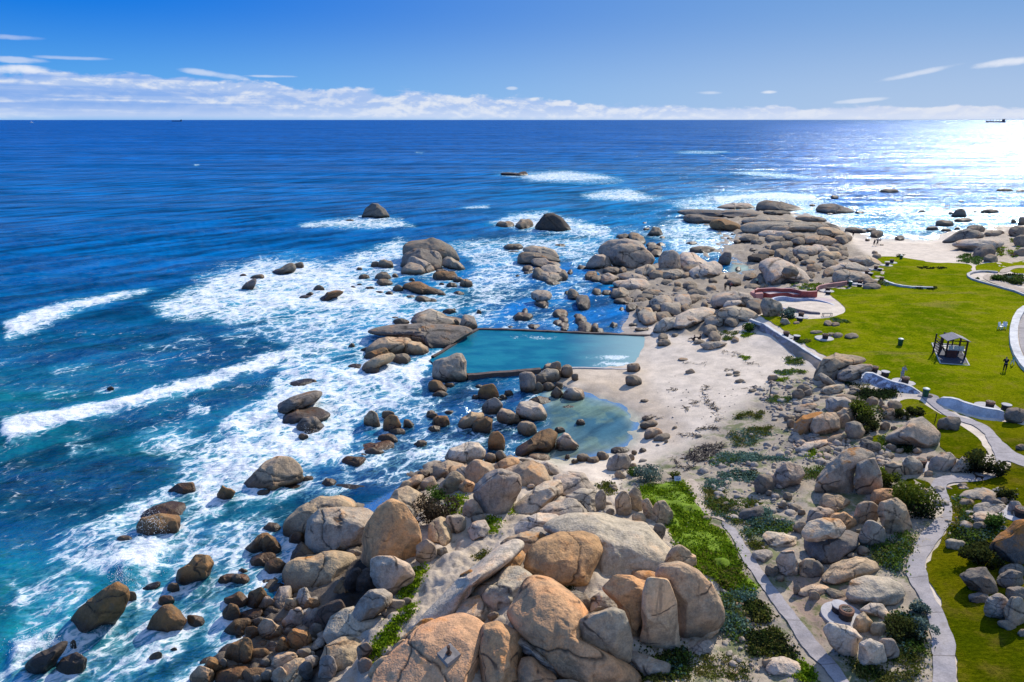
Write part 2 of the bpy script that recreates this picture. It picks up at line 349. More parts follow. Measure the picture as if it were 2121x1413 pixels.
def mat_ground():
    t = NT("ground"); p = t.pos(); c = t.attr("tcol", "Color"); rk = t.attr("rocky"); sc = t.attr("scrub")
    n = t.noise(p, .6, 8, .62); f = t.noise(p, 6., 6, .65); g = t.noise(p, 22., 3, .6)
    v = t.math('ADD', t.math('MULTIPLY', n, .5), t.math('ADD', t.math('MULTIPLY', f, .3), t.math('MULTIPLY', g, .2)))
    k = t.ramp(v, .32, .68, .72, 1.22)
    c1 = t.n("HueSaturation", {"Value": k, "Color": c}).outputs[0]
    vd = t.n("TexVoronoi", {"Vector": p, "Scale": 3.2, "Randomness": 1.}, feature='F1').outputs["Distance"]
    deb = t.math('MULTIPLY', t.ramp(t.math('ADD', f, t.math('MULTIPLY', vd, -.35)), .42, .52), t.math('ADD', t.math('MULTIPLY', sc, .75), .0))
    c1 = t.mix(deb, c1, (.10, .085, .06))
    grn = t.math('MULTIPLY', t.ramp(t.math('ADD', n, t.math('MULTIPLY', f, .25)), .60, .74), t.math('MULTIPLY', sc, .75))
    c1 = t.mix(grn, c1, (.085, .12, .025))
    vs = t.noise(t.vmul(p, (1.2, 1.2, .3)), 1., 5, .7); c1 = t.mix(t.math('MULTIPLY', rk, t.math('MULTIPLY', t.ramp(vs, .55, .66), .55)), c1, (.09, .075, .06))
    spot = t.math('MULTIPLY', t.ramp(f, .68, .72), .45)
    c1 = t.mix(spot, c1, (.22, .17, .13))
    h = t.math('ADD', t.math('MULTIPLY', n, .5), t.math('ADD', f, t.math('MULTIPLY', g, .4)))
    zz = t.n("SeparateXYZ", {0: p}).outputs[2]
    ro = t.ramp(zz, .1, .4, .35, .92)
    return t.done(t.pbsdf(c1, ro, t.bump(h, t.math('ADD', .45, t.math('MULTIPLY', rk, .4)), .09), **{"Specular IOR Level": .1}))
MAT['ground'] = mat_ground()
# ------------------------------------------------------------------ sea
FOAM = [  # polygon, density, feather
 ([(0,672),(60,648),(150,625),(260,606),(310,603),(290,615),(200,640),(110,668),(0,702)], 1.12, 13),
 ([(0,868),(100,850),(220,832),(330,798),(430,778),(520,750),(600,722),(612,742),(520,775),(420,806),(300,838),(180,868),(60,905),(0,917)], 1.12, 13),
 ([(310,635),(400,592),(450,562),(540,535),(640,535),(720,560),(800,580),(850,620),(800,660),(700,650),(600,650),(500,682),(430,662),(340,660)], .86, 22),
 ([(380,575),(470,545),(600,525),(720,535),(640,580),(430,600)], .55, 18),
 ([(620,640),(760,600),(900,590),(980,640),(880,665),(800,690),(760,720),(700,760),(640,790),(560,800),(620,740),(560,700),(500,720),(470,700)], .66, 26),
 ([(560,780),(650,760),(760,740),(870,740),(905,780),(885,830),(800,860),(740,880),(720,940),(660,975),(560,960),(480,955),(430,940),(480,860),(560,820)], .88, 26),
 ([(600,720),(680,700),(700,740),(620,790),(560,790)], .8, 20),
 ([(280,890),(420,880),(500,920),(530,980),(470,1060),(380,1080),(280,1090),(200,1120),(250,1060),(330,1000),(380,960),(300,930)], .70, 30),
 ([(420,940),(520,930),(640,960),(600,1000),(500,1010),(490,1060),(440,1080),(390,1050)], .9, 20),
 ([(120,1110),(250,1060),(420,1040),(460,1100),(370,1180),(280,1210),(180,1200),(100,1180)], .62, 30),
 ([(235,1165),(330,1108),(375,1130),(335,1190),(272,1218)], .95, 26),
 ([(0,1200),(150,1170),(205,1230),(155,1290),(110,1330),(40,1380),(0,1400)], .55, 30),
 ([(0,1340),(130,1285),(150,1303),(60,1352),(0,1390)], .95, 20),
 ([(150,1350),(270,1200),(420,1120),(520,1050),(560,1100),(500,1180),(430,1260),(380,1330),(340,1413),(330,1500),(100,1500)], .50, 30),
 ([(380,1120),(470,1080),(560,1050),(600,1090),(520,1150),(420,1220)], .58, 24),
 ([(640,1000),(700,960),(800,900),(900,880),(960,930),(900,970),(800,1010)], .45, 26),
 ([(800,930),(860,915),(960,900),(1000,905),(930,940),(860,965)], .62, 12),
 ([(620,465),(680,455),(760,448),(825,452),(870,470),(760,476),(640,472)], .74, 8),
 ([(770,520),(820,492),(850,500),(840,540),(830,580),(760,590),(690,575),(680,545)], .74, 16),
 ([(930,505),(1000,495),(1100,490),(1200,490),(1260,500),(1210,540),(1180,540),(1070,530),(1060,570),(1000,590),(965,545)], .68, 18),
 ([(1010,462),(1050,443),(1130,435),(1200,455),(1260,470),(1280,500),(1200,490),(1080,478)], .74, 10),
 ([(1260,470),(1340,480),(1420,440),(1380,420),(1480,400),(1560,395),(1680,400),(1730,420),(1760,440),(1800,470),(1760,490),(1500,520),(1420,540),(1380,500)], .66, 16),
 ([(1480,408),(1600,399),(1700,405),(1690,420),(1560,415),(1480,425)], 1.0, 5),
 ([(1205,404),(1250,394),(1300,390),(1345,404),(1390,412),(1320,417),(1230,413)], .82, 9),
 ([(1060,365),(1110,358),(1170,353),(1235,360),(1290,370),(1220,377),(1120,376)], .84, 8),
 ([(1020,355),(1160,350),(1300,370),(1280,385),(1100,380)], .42, 8),
 ([(1385,315),(1440,312.5),(1515,314),(1480,319),(1410,318)], .72, 4),
 ([(1510,357),(1560,354),(1640,361),(1720,373),(1640,370),(1560,364)], .72, 5),
 ([(960,430),(1010,424),(1020,431),(975,434)], .66, 3), ([(400,340),(415,341),(412,345),(402,344)], .62, 2), ([(860,315),(880,316),(876,319),(862,318)], .6, 2),
 ([(1680,425),(1850,430),(2000,440),(1990,470),(1860,495),(1780,490),(1740,470)], .34, 14),
 ([(1780,488),(1900,492),(1990,500),(1985,512),(1880,502),(1790,500)], .8, 4),
 ([(990,640),(1060,600),(1100,580),(1180,590),(1140,612),(1060,642),(1010,682)], .5, 14),
 ([(960,600),(1020,590),(1050,640),(1030,690),(985,680),(960,650)], .55, 14),
 ([(960,560),(1020,520),(1075,540),(1090,590),(1060,620),(1000,650),(960,610)], .66, 16),
 ([(1090,590),(1170,570),(1210,560),(1230,600),(1180,640),(1110,640)], .52, 14), ([(1165,500),(1215,500),(1225,545),(1190,555)], .66, 10), ([(1000,655),(1100,640),(1180,660),(1160,680),(1020,678)], .46, 12),
 ([(1380,470),(1440,450),(1520,480),(1560,500),(1500,530),(1420,535)], .62, 14), ([(830,590),(960,580),(985,640),(900,650),(820,640)], .5, 14), ([(840,790),(900,790),(930,830),(880,880),(830,890),(760,900)], .6, 18), ([(880,960),(960,915),(1020,920),(1000,950),(900,985)], .5, 14),
 ([(500,1130),(590,1090),(640,1020),(700,1000),(640,1080),(580,1160),(500,1250),(440,1320),(400,1300)], .42, 24), ([(600,1000),(690,990),(760,1000),(700,1040),(620,1050)], .5, 16),
 ([(1660,450),(1760,455),(1850,445),(1960,430),(2121,400),(2121,470),(1990,480),(1870,495),(1780,490)], .5, 14), ([(1780,430),(1900,415),(2121,385),(2121,400),(1920,430),(1800,440)], .55, 8),
 ([(868,740),(915,722),(935,742),(900,762),(885,805),(850,795)], 1.0, 8),
 ([(100,760),(180,745),(190,775),(120,785)], .5, 12), ([(60,800),(150,790),(180,810),(100,830)], .42, 16),
 ([(240,720),(340,700),(420,690),(460,720),(380,730),(300,740)], .42, 16), ([(130,900),(200,890),(260,930),(180,960)], .42, 18),
 ([(380,835),(430,845),(440,862),(400,868)], .8, 6),
]
SW_A, SW_B = at(0, 890), at(600, 735)
SW_T = (SW_B-SW_A)[:2]; SW_T /= np.linalg.norm(SW_T); SW_N = np.array([-SW_T[1], SW_T[0]])
def build_sea():
    dep = np.concatenate([np.radians(np.linspace(75, .5, 640)), np.radians(np.geomspace(.49, .008, 60))]); rs = CAMZ/np.tan(dep)
    x, y, F = fan(-70, 66, 1000, rs)
    px, py = project(np.stack([x, y, x*0], -1)); r = np.hypot(x, y)
    near = r < 420
    h = np.full(len(x), -8.); h[near] = height(x[near], y[near])
    foam = np.zeros(len(x)); q = np.stack([x, y, x*0], -1)
    wob = np.stack([fbm(q*.05, 3), fbm(q*.05+40, 3)], -1); wob2 = np.stack([fbm(q*.25, 3), fbm(q*.25+40, 3)], -1)
    sc = FPX/np.maximum(r, 20)
    wx = px + (wob[:,0]*1.6+wob2[:,0]*.7)*sc; wy = py + (wob[:,1]*.5+wob2[:,1]*.25)*sc*np.clip(40/r, .05, 1)
    foams = []
    for poly, d, f in FOAM:
        m = poly_mask(poly, wx, wy, f)*d; foams.append(m); foam = np.maximum(foam, m)
    # shallow water against the shore carries thin lace
    shore = sstep(-2.6, -.4, h)*near
    foam = np.maximum(foam, .30*shore*sstep(-.2, .5, fbm(q*.06+9, 3)))
    foam = np.maximum(foam, near*.22*sstep(1300, 500, px)*sstep(560, 760, py))
    for rk in ROCKS:            # wash around every rock that stands in the surf
        if rk['cx'] > 1330 or hz(rk['C'][0], rk['C'][1]) > .0: continue
        wm = rk['w']*rk['dist']/FPX*.62+.9; k = (np.abs(x-rk['C'][0]) < 2.4*wm) & (np.abs(y-rk['C'][1]) < 2.4*wm)
        if k.any():
            g = np.exp(-(((x[k]-rk['C'][0]+.25*wm)**2+(y[k]-rk['C'][1]+.1*wm)**2)/(wm*wm))); s_ = .46 if (rk['cy'] > 770 and rk['cx'] > 640) or rk['cx'] > 1180 else .68
            foam[k] = np.maximum(foam[k], np.minimum(foam[k]+s_*g*.7, np.maximum(foam[k], s_*g*1.15)))
    calm = np.maximum(poly_mask([(1120,790),(1210,812),(1290,835),(1335,870),(1320,920),(1240,955),(1140,975),(1090,930),(1140,880)], px, py, 16),
                      poly_mask([(1490,600),(1520,540),(1550,530),(1580,560),(1560,600),(1500,615)], px, py, 8))
    foam *= 1-calm
    inl = poly_mask([(1060,560),(1200,550),(1230,600),(1330,660),(1300,690),(1020,690),(1030,620)], px, py, 14); foam *= 1-.15*inl
    col = np.tile(np.array(lin(0, 80, 152)), (len(x), 1))
    def lay(m, c):
        nonlocal col
        col = col*(1-m[:,None]) + np.array(c)*m[:,None]
    lay(sstep(252, 420, py)*.9, lin(0, 94, 152)); lay(sstep(300, 420, py)*sstep(800, 1300, px)*.8, lin(0, 112, 162))
    lay(sstep(480, 720, py)*sstep(1300, 300, px)*.85, lin(0, 74, 104))
    lay(sstep(700, 830, py)*sstep(900, 200, px)*.8, lin(0, 84, 86))
    lay(sstep(980, 1060, py)*.7, lin(0, 54, 80))
    lay(poly_mask([(-80,1150),(60,1140),(180,1170),(240,1230),(120,1300),(60,1413),(-80,1500)], px, py, 60)*.85, lin(8, 112, 116))
    lay(poly_mask([(0,960),(160,930),(320,960),(300,1040),(120,1110),(0,1110)], px, py, 50)*.75, lin(0, 40, 72))
    lay(poly_mask([(190,880),(240,860),(310,845),(300,870),(220,890)], px, py, 14)*.7, lin(0, 26, 50))
    lay(poly_mask(cv('O', [(0,1160),(60,1090),(180,1050),(250,1080),(200,1130),(60,1190)]), px, py, 7)*.85, lin(8, 16, 28)); lay(poly_mask(cv('O', [(310,1020),(400,980),(450,1010),(380,1050)]), px, py, 6)*.8, lin(8, 20, 30))
    lay(np.clip(foam, 0, .8)*.55, lin(40, 150, 170))
    lay(poly_mask([(600,990),(700,960),(800,900),(880,830),(980,790),(1090,790),(1140,850),(1060,910),(900,960),(820,1020),(700,1060),(620,1050)], px, py, 30)*.85, lin(2, 54, 92))
    lay(poly_mask([(970,560),(1190,540),(1330,650),(1330,690),(1000,680)], px, py, 20)*.7, lin(18, 92, 160))
    lay(sstep(1500, 1750, px)*sstep(480, 380, py)*sstep(250, 262, py)*.8, lin(52, 104, 186))
    lay(calm*sstep(1000, 1060, px), lin(142, 156, 142)); 
    lay(poly_mask(cv('F', [(1150,760),(1500,700),(1800,820),(1960,980),(1800,1120),(1400,1150),(1200,1080),(1120,900)]), px, py, 20)*.85, lin(70, 108, 114))
    lay(poly_mask([(1200,868),(1230,850),(1290,862),(1300,890),(1250,905),(1205,895)], px, py, 16)*.6, lin(48, 92, 112))
    lay(calm*(px < 1400)*sstep(.05, .5, fbm(q*.42+70, 4))*.28, lin(44, 84, 92)); lay(calm*(px < 1400)*sstep(.1, .55, fbm(q*.6+170, 4))*.5, lin(120, 140, 112))
    clear = .8*sstep(-.16, .0, h)*near
    # wave shapes: swell running along the surf lines, chop, foam ridges
    s = x*SW_N[0]+y*SW_N[1]; amp = sstep(-.3, -2.5, h)*sstep(420, 120, r)
    z = amp*(.20*np.sin(s*2*math.pi/26+3.6*fbm(q*.022, 3))*(.4+.6*sstep(-.4, .5, fbm(q*.013+30, 2))) + .12*np.sin(s*2*math.pi/9+5.5*fbm(q*.05+5, 3))*sstep(-.3, .6, fbm(q*.03+60, 2)))
    dn = r < 260
    ch = np.zeros(len(x)); ch[dn] = .17*fbm(q[dn]*np.array([.35, .35, 1]), 4)+.10*np.abs(fbm(q[dn]*.9, 3))
    z += ch*sstep(-.1, -1.2, h)*(1-calm)
    z += .28*foams[0]+.25*foams[1]+0.30*foams[10]*(1+.3*fbm(q*.8, 2))+.35*foams[12]+.4*foams[22]
    z += .30*np.clip(foam-.5, 0, 1)*np.abs(fbm(q*.7, 4))
    z -= .7*poly_mask([(990,681),(1160,686),(1345,693),(1341,715),(1330,764),(1190,760),(975,773),(905,760),(890,745),(916,726),(950,704)], px, py, 3)
    o = mk("sea", np.stack([x, y, z], -1), F, MAT['sea'], attrs={"wcol": ('FLOAT_COLOR', col), "foam": ('FLOAT', foam), "clear": ('FLOAT', clear), "calm": ('FLOAT', calm)})
    tag(o, kind="structure")
def mat_sea():
    t = NT("sea"); p = t.pos(); c = t.attr("wcol", "Color"); fm = t.attr("foam"); cl = t.attr("clear"); calm = t.attr("calm")
    # axes turned along the surf lines
    sep = t.n("SeparateXYZ", {0: p})
    a = t.math('ADD', t.math('MULTIPLY', sep.outputs[0], float(SW_T[0])), t.math('MULTIPLY', sep.outputs[1], float(SW_T[1])))
    b = t.math('ADD', t.math('MULTIPLY', sep.outputs[0], float(SW_N[0])), t.math('MULTIPLY', sep.outputs[1], float(SW_N[1])))
    v = t.n("CombineXYZ", {0: t.math('MULTIPLY', a, .64), 1: b, 2: 0.}).outputs[0]
    wn = t.n("TexNoise", {"Vector": v, "Scale": .45, "Detail": 4., "Roughness": .6}).outputs["Color"]
    vw = t.vadd(v, t.vmul(wn, (2.6, 2.6, 0)))
    def lace(sc, w):
        d = t.n("TexVoronoi", {"Vector": vw, "Scale": sc, "Randomness": 1.}, feature='DISTANCE_TO_EDGE').outputs["Distance"]
        return t.ramp(d, w, .0)
    l1 = lace(.40, .20); l2 = lace(1.15, .20); l3 = lace(3.0, .25)
    n1 = t.noise(vw, .5, 6, .65); n2 = t.noise(v, 2.6, 7, .72); nl = t.noise(p, .09, 4, .6)
    pat = t.math('ADD', t.math('MULTIPLY', l1, .30), t.math('ADD', t.math('MULTIPLY', l2, .26), t.math('ADD', t.math('MULTIPLY', l3, .14), t.math('ADD', t.math('MULTIPLY', t.math('SUBTRACT', n1, .5), .70), t.math('MULTIPLY', t.math('SUBTRACT', n2, .5), .55)))))
    x = t.math('ADD', t.math('MULTIPLY', fm, .92), t.math('SUBTRACT', pat, .88))
    nf = t.noise(t.vmul(p, (.035, .11, 0)), 1., 5, .65)
    x = t.math('ADD', x, t.math('ADD', t.math('MULTIPLY', t.math('SUBTRACT', nl, .5), .45), t.math('MULTIPLY', t.math('SUBTRACT', nf, .5), .55)))
    foam = t.math('MULTIPLY', t.math('ADD', t.math('MULTIPLY', t.ramp(x, -.05, .16), .55), t.math('MULTIPLY', t.ramp(x, .05, .52), .45)), t.ramp(fm, .03, .16))
    veil = t.math('MULTIPLY', t.math('MULTIPLY', t.ramp(x, -.40, .15), t.ramp(fm, .1, .5)), .55)
    tex = t.ramp(t.math('ADD', n2, t.math('MULTIPLY', l3, .12)), .3, .62, .62, 1.)
    fcol = t.mix(tex, (.42, .56, .70), (.86, .88, .90))
    # water tint variation, with shading of wave troughs painted into the colour
    big = t.noise(t.vmul(p, (.0022, .011, 0)), 1., 6, .6); mid = t.noise(t.vmul(v, (.06, .16, 0)), 1., 6, .62)
    k = t.math('MULTIPLY', t.ramp(big, .32, .68, .74, 1.18), t.ramp(mid, .34, .66, .36, 1.55))
    wc = t.n("HueSaturation", {"Value": k, "Color": c}).outputs[0]
    wc = t.mix(veil, wc, (.22, .52, .60))
    col = t.mix(foam, wc, fcol)
    # ripples: near chop and long far waves
    r1 = t.noise(v, .55, 5, .6); r2 = t.noise(p, 2.2, 4, .6); r3 = t.noise(t.vmul(p, (.05, .16, 0)), 1., 5, .65)
    nm = t.bump(r3, t.math('MULTIPLY', .8, t.math('SUBTRACT', 1., calm)), 1.1)
    nm = t.bump(r1, t.math('SUBTRACT', .9, t.math('MULTIPLY', calm, .6)), .42, nm)
    nm = t.bump(r2, .55, .10, nm)
    nm = t.bump(n2, t.math('MULTIPLY', foam, .8), .16, nm)
    dist = t.n("VectorMath", {0: p}, operation='LENGTH').outputs["Value"]
    ro = t.math('ADD', t.ramp(dist, 60., 500., .13, .22, False), t.math('MULTIPLY', foam, .5))
    gn = t.n("TexNoise", {"Vector": t.vmul(p, (.55, .9, 1.)), "Scale": 1.1, "Detail": 3., "Roughness": .6}).outputs["Color"]
    gn2 = t.n("TexNoise", {"Vector": t.vmul(p, (.03, .10, 1.)), "Scale": 1.1, "Detail": 4., "Roughness": .6}).outputs["Color"]
    am = t.math('MULTIPLY', t.ramp(dist, 45., 190., .28, 2.0), t.math('SUBTRACT', 1., t.math('MULTIPLY', calm, .6)))
    off = t.vmul(t.vadd(t.vadd(t.vmul(gn, (.75, .75, 0)), t.vmul(gn2, (.4, .4, 0))), (-.575, -.575, 0)), t.n("CombineXYZ", {0: am, 1: am, 2: 0.}).outputs[0])
    nm0 = nm; nm = t.n("VectorMath", {0: t.vadd(nm, off)}, operation='NORMALIZE').outputs[0]
    df = t.n("BsdfDiffuse", {"Color": col, "Normal": nm0}).outputs[0]
    gs_ = t.n("BsdfGlossy", {"Color": (.68, .86, 1., 1), "Roughness": ro, "Normal": nm}).outputs[0]
    stk = t.ramp(t.noise(t.vmul(p, (.006, .045, 0)), 1., 6, .7, .5), .43, .57, .30, 1.)
    fz = t.math('MULTIPLY', t.math('MULTIPLY', stk, t.math('MINIMUM', t.n("Fresnel", {"IOR": 1.33, "Normal": nm0}).outputs[0], .60)), t.math('SUBTRACT', t.ramp(dist, 40., 260., .48, .56, False), t.math('ADD', t.math('MULTIPLY', foam, .5), t.math('MULTIPLY', calm, .30))), clamp=True)
    sh = t.n("MixShader", {0: fz, 1: df, 2: gs_}).outputs[0]
    tr = t.n("BsdfTransparent", {"Color": (.62, .86, .86, 1)}).outputs[0]
    gl = t.n("BsdfGlossy", {"Color": (.9, .9, .9, 1), "Roughness": .1, "Normal": nm}).outputs[0]
    fr = t.n("Fresnel", {"IOR": 1.33, "Normal": nm}).outputs[0]
    ts = t.n("MixShader", {0: fr, 1: tr, 2: gl}).outputs[0]
    fac = t.math('MULTIPLY', cl, t.math('SUBTRACT', 1., t.math('MAXIMUM', foam, veil)))
    return t.done(t.n("MixShader", {0: fac, 1: sh, 2: ts}).outputs[0])
MAT['sea'] = mat_sea()
# ------------------------------------------------------------------ rocks
def mat_rock():
    t = NT("granite"); p = t.pos(); oi = t.n("ObjectInfo"); base = oi.outputs["Color"]; lich = oi.outputs["Alpha"]; rnd = oi.outputs["Random"]
    pp = t.vadd(p, t.n("CombineXYZ", {0: t.math('MULTIPLY', rnd, 37.), 1: t.math('MULTIPLY', rnd, 91.), 2: 0.}).outputs[0])
    big = t.noise(pp, .42, 4, .6, .3); med = t.noise(pp, 1.9, 5, .70); fine = t.noise(pp, 9., 3, .75)
    v = t.math('ADD', t.math('MULTIPLY', big, .36), t.math('ADD', t.math('MULTIPLY', med, .36), t.math('MULTIPLY', fine, .28)))
    k = t.ramp(v, .35, .65, .60, 1.38)
    c = t.n("HueSaturation", {"Value": k, "Color": base}).outputs[0]
    # warm iron staining, grey patches, dark runs of water
    c = t.mix(t.math('MULTIPLY', t.ramp(big, .44, .66), .50), c, t.mix(1., c, (1.20, .86, .60), 'MULTIPLY'))
    c = t.mix(t.math('MULTIPLY', t.ramp(med, .48, .34), .28), c, (.20, .18, .155))
    vs = t.noise(t.vmul(pp, (1.5, 1.5, .16)), 1., 4, .68)
    c = t.mix(t.math('MULTIPLY', t.ramp(vs, .58, .70), .42), c, (.06, .052, .045))
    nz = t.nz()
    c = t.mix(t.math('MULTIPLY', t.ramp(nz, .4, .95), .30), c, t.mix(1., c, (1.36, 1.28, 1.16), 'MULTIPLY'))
    # joints across the rock
    jv = t.n("TexVoronoi", {"Vector": t.vadd(t.vmul(pp, (.20, .20, .30)), t.vmul(t.n("TexNoise", {"Vector": pp, "Scale": .5, "Detail": 2.}).outputs["Color"], (.35, .35, .35))), "Scale": 1., "Randomness": 1.}, feature='DISTANCE_TO_EDGE').outputs["Distance"]
    jt = t.math('MULTIPLY', t.ramp(jv, .026, .006), t.ramp(big, .50, .60)); c = t.mix(t.math('MULTIPLY', jt, .85), c, (.045, .038, .032))
    # downward faces darkened in the colour to imitate occluded light at the foot
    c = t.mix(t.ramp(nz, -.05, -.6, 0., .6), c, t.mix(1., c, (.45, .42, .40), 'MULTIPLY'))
    # orange lichen on upper faces
    lm = t.math('ADD', t.math('ADD', t.math('MULTIPLY', big, 1.1), t.math('MULTIPLY', med, .8)), t.math('ADD', t.math('MULTIPLY', nz, .30), t.math('MULTIPLY', lich, 1.0)))
    c = t.mix(t.math('MULTIPLY', t.ramp(lm, 1.32, 1.62), .9), c, t.mix(fine, (.50, .17, .02), (.34, .17, .05)))
    # wet band at the waterline
    z = t.n("SeparateXYZ", {0: p}).outputs[2]
    wet = t.ramp(t.math('ADD', z, t.math('MULTIPLY', t.math('SUBTRACT', med, .5), -1.3)), 1.25, .35)
    wc = t.mix(1., c, (.30, .235, .17), 'MULTIPLY'); c = t.mix(wet, c, wc)
    black = t.ramp(t.math('ADD', z, t.math('MULTIPLY', med, -.5)), .10, -.12); c = t.mix(t.math('MULTIPLY', black, .8), c, (.018, .015, .012))
    crk = t.attr("crack"); c = t.mix(t.math('MULTIPLY', crk, .9), c, (.03, .026, .022))  # shade inside the grooves is also put into the colour
    h = t.math('ADD', t.math('MULTIPLY', t.noise(pp, 1.5, 4, .72), 1.), t.math('MULTIPLY', t.noise(pp, 8., 2, .7), .40))
    nm = t.bump(h, .65, .20)
    return t.done(t.pbsdf(c, t.math('SUBTRACT', .88, t.math('MULTIPLY', wet, .42)), nm, **{"Specular IOR Level": t.math('ADD', .10, t.math('MULTIPLY', wet, .3))}))
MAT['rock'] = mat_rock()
TONE = dict(g=(.385,.325,.26), w=(.52,.44,.345), t=(.455,.34,.225), o=(.51,.305,.165), b=(.225,.14,.072), k=(.085,.07,.062), d=(.20,.175,.15), p=(.50,.42,.33), u=(.34,.185,.08))
TWORD = dict(g="grey", w="pale", t="tan", o="orange-tinted", b="brown", k="dark wet", d="dark grey", p="pale grey", u="rusty brown")
ICO = {}
def ico(l):
    if l not in ICO:
        bm = bmesh.new(); bmesh.ops.create_icosphere(bm, subdivisions=l, radius=1)
        V = np.array([v.co for v in bm.verts]); V /= np.linalg.norm(V, axis=1)[:,None]
        ICO[l] = (V, np.array([[v.index for v in f.verts] for f in bm.faces])); bm.free()
    return ICO[l]
NTH = 360
def outline(pts, sig=3.):
    P = np.array(pts, float); x, y = P[:,0], P[:,1]; x2, y2 = np.roll(x,-1), np.roll(y,-1); cr = x*y2-x2*y; A = cr.sum()/2
    cx, cy = ((x+x2)*cr).sum()/(6*A), ((y+y2)*cr).sum()/(6*A)
    th = np.arange(NTH)/NTH*2*math.pi; dx, dy = np.cos(th), -np.sin(th); r = np.zeros(NTH)
    for i in range(len(P)):
        ax, ay = x[i]-cx, y[i]-cy; ex, ey = x2[i]-x[i], y2[i]-y[i]
        den = dx*ey-dy*ex; den = np.where(np.abs(den) < 1e-9, 1e-9, den)
        t = (ax*ey-ay*ex)/den; s = (ax*dy-ay*dx)/den
        r = np.maximum(r, np.where((s >= -1e-6) & (s <= 1+1e-6) & (t > 0), t, 0))
    k = np.exp(-.5*(np.arange(-18, 19)/sig)**2); k /= k.sum()
    r = np.convolve(np.concatenate([r[-18:], r, r[:18]]), k, 'valid')*1.012
    return cx, cy, r
def ell_outline(cx, cy, w, h, rot, rng, box):
    # irregular many-cornered outline: corners jittered on a superellipse, then slightly worn
    m = int(rng.integers(7, 12)); a = (np.arange(m)+rng.uniform(-.33, .33, m))/m*2*math.pi; e = box+.3
    rr = (np.abs(np.cos(a))**e+np.abs(np.sin(a))**e)**(-1/e)*rng.uniform(.93, 1.08, m); x, y = rr*np.cos(a), rr*np.sin(a)
    x = (x-(x.max()+x.min())/2)/(x.max()-x.min())*w; y = (y-(y.max()+y.min())/2)/(y.max()-y.min())*h
    c, s_ = math.cos(math.radians(rot)), math.sin(math.radians(rot)); X, Y = x*c-y*s_, x*s_+y*c
    ox, oy, r = outline([(cx+p, cy-q) for p, q in zip(X, Y)], 5.); return ox, oy, r*1.03
def rock_geo(cx, cy, r, rng, o, name=None):
    th = np.arange(NTH)/NTH*2*math.pi
    ys = r*np.sin(th); xs = r*np.cos(th); w = xs.max()-xs.min(); h = ys.max()-ys.min()
    if not o.get('dz') and 'emb' not in o:
        # let the ground or the waterline cut the body, so that it sits in it rather than on it
        G = gpix(cx, cy+.3*h, -.1); water = hz(G[0], G[1]) < -.05
        k1, o['emb'] = (1.42, .22) if water else (1.2, .44)
        if (water and not (o.get('poly') and h > .5*w)) or (not o.get('poly') and h < 1.3*w):
            P2 = list(zip(cx+xs, cy+(.5*(k1-1))*h-ys*k1)); cx, cy, r = outline(P2); ys = r*np.sin(th); xs = r*np.cos(th); w = xs.max()-xs.min(); h = ys.max()-ys.min()
        else: o['emb'] = .62
    d0 = ray(cx, cy); dn = d0/np.linalg.norm(d0); s = abs(dn[2]); c = math.sqrt(1-s*s)
    hh = h/2; ay = min(.8*w/2, .86*hh/max(s, .08)); az = math.sqrt(max(hh*hh-ay*ay*s*s, (.2*hh)**2))/c
    if 'q' in o: az = hh/math.sqrt(c*c+s*s/o['q']**2); ay = az/o['q']
    emb = o.get('emb', .62); dz = o.get('dz', 0.)
    def f(t):
        P = CAM+d0*t; return P[2]-max(hz(P[0], P[1]), -.12)-az*t/FPX*emb-dz
    t0 = 8.; t = 8.
    while t < 1500 and f(t) > 0: t0 = t; t *= 1.06
    for _ in range(16):
        m = .5*(t0+t)
        if f(m) > 0: t0 = m
        else: t = m
    k = t/FPX; C = CAM+d0*t
    px = max(w, h); lv = o.get('lv') or (6 if px > 150 else 5 if px > 55 else 4 if px > 22 else 3)
    N, F = ico(lv); n = N.copy()
    # broken faces
    nf = o.get('nf', rng.integers(6, 11)); fl = o.get('flat', .88)
    for _ in range(nf):
        m = rng.normal(size=3); m[2] = abs(m[2])*1.3+.15; m /= np.linalg.norm(m); cc = rng.uniform(.66, .92)
        e = n@m-cc; n = n-m[None]*np.where(e > 0, e*fl, 0)[:,None]
    sz = math.sqrt(w*h)*k; seed = rng.uniform(0, 500)
    rad = 1+.085*fbm(N*1.25+seed, 2)+(.034*fbm(N*3.6+seed+50, 3)-.030*np.abs(fbm(N*2.3+seed+150, 3)))*o.get('rug', 1)
    rho = np.hypot(N[:,0], N[:,1]); z_amt = np.abs(N[:,2])
    n = n*(1+(rad-1)*(.25+.75*z_amt))[:,None]
    # joints: grooves along planes through the body
    crack = np.zeros(len(N))
    ncr = o.get('cr', 0 if px < 40 else rng.choice([0, 1, 2, 2, 3]))
    for _ in range(ncr):
        m = rng.normal(size=3); m[2] *= .35; m /= np.linalg.norm(m); off = rng.uniform(-.4, .4)
        dd = np.abs(N@m-off+.10*fbm(N*2.2+seed+9, 3)); g = np.exp(-(dd/(.026 if lv > 5 else .036))**2)*sstep(-.55, .15, fbm(N*1.1+seed+77, 2)+.3)
        crack = np.maximum(crack, g); n = n*(1-.045*g)[:,None]
    for st in range(o.get('strat', 0)):
        dd = np.abs(np.mod(N[:,1]*3.1+N[:,0]*.5+.35*fbm(N*1.6+seed, 3)+seed, 1.)-.5); g = np.exp(-(dd/.07)**2); crack = np.maximum(crack, g*.8); n = n*(1-.05*g)[:,None]
    ang = np.arctan2(n[:,1], n[:,0]); fi = np.mod(ang/(2*math.pi)*NTH, NTH); i0 = fi.astype(int) % NTH; fr = fi-np.floor(fi)
    rr = r[i0]*(1-fr)+r[(i0+1) % NTH]*fr
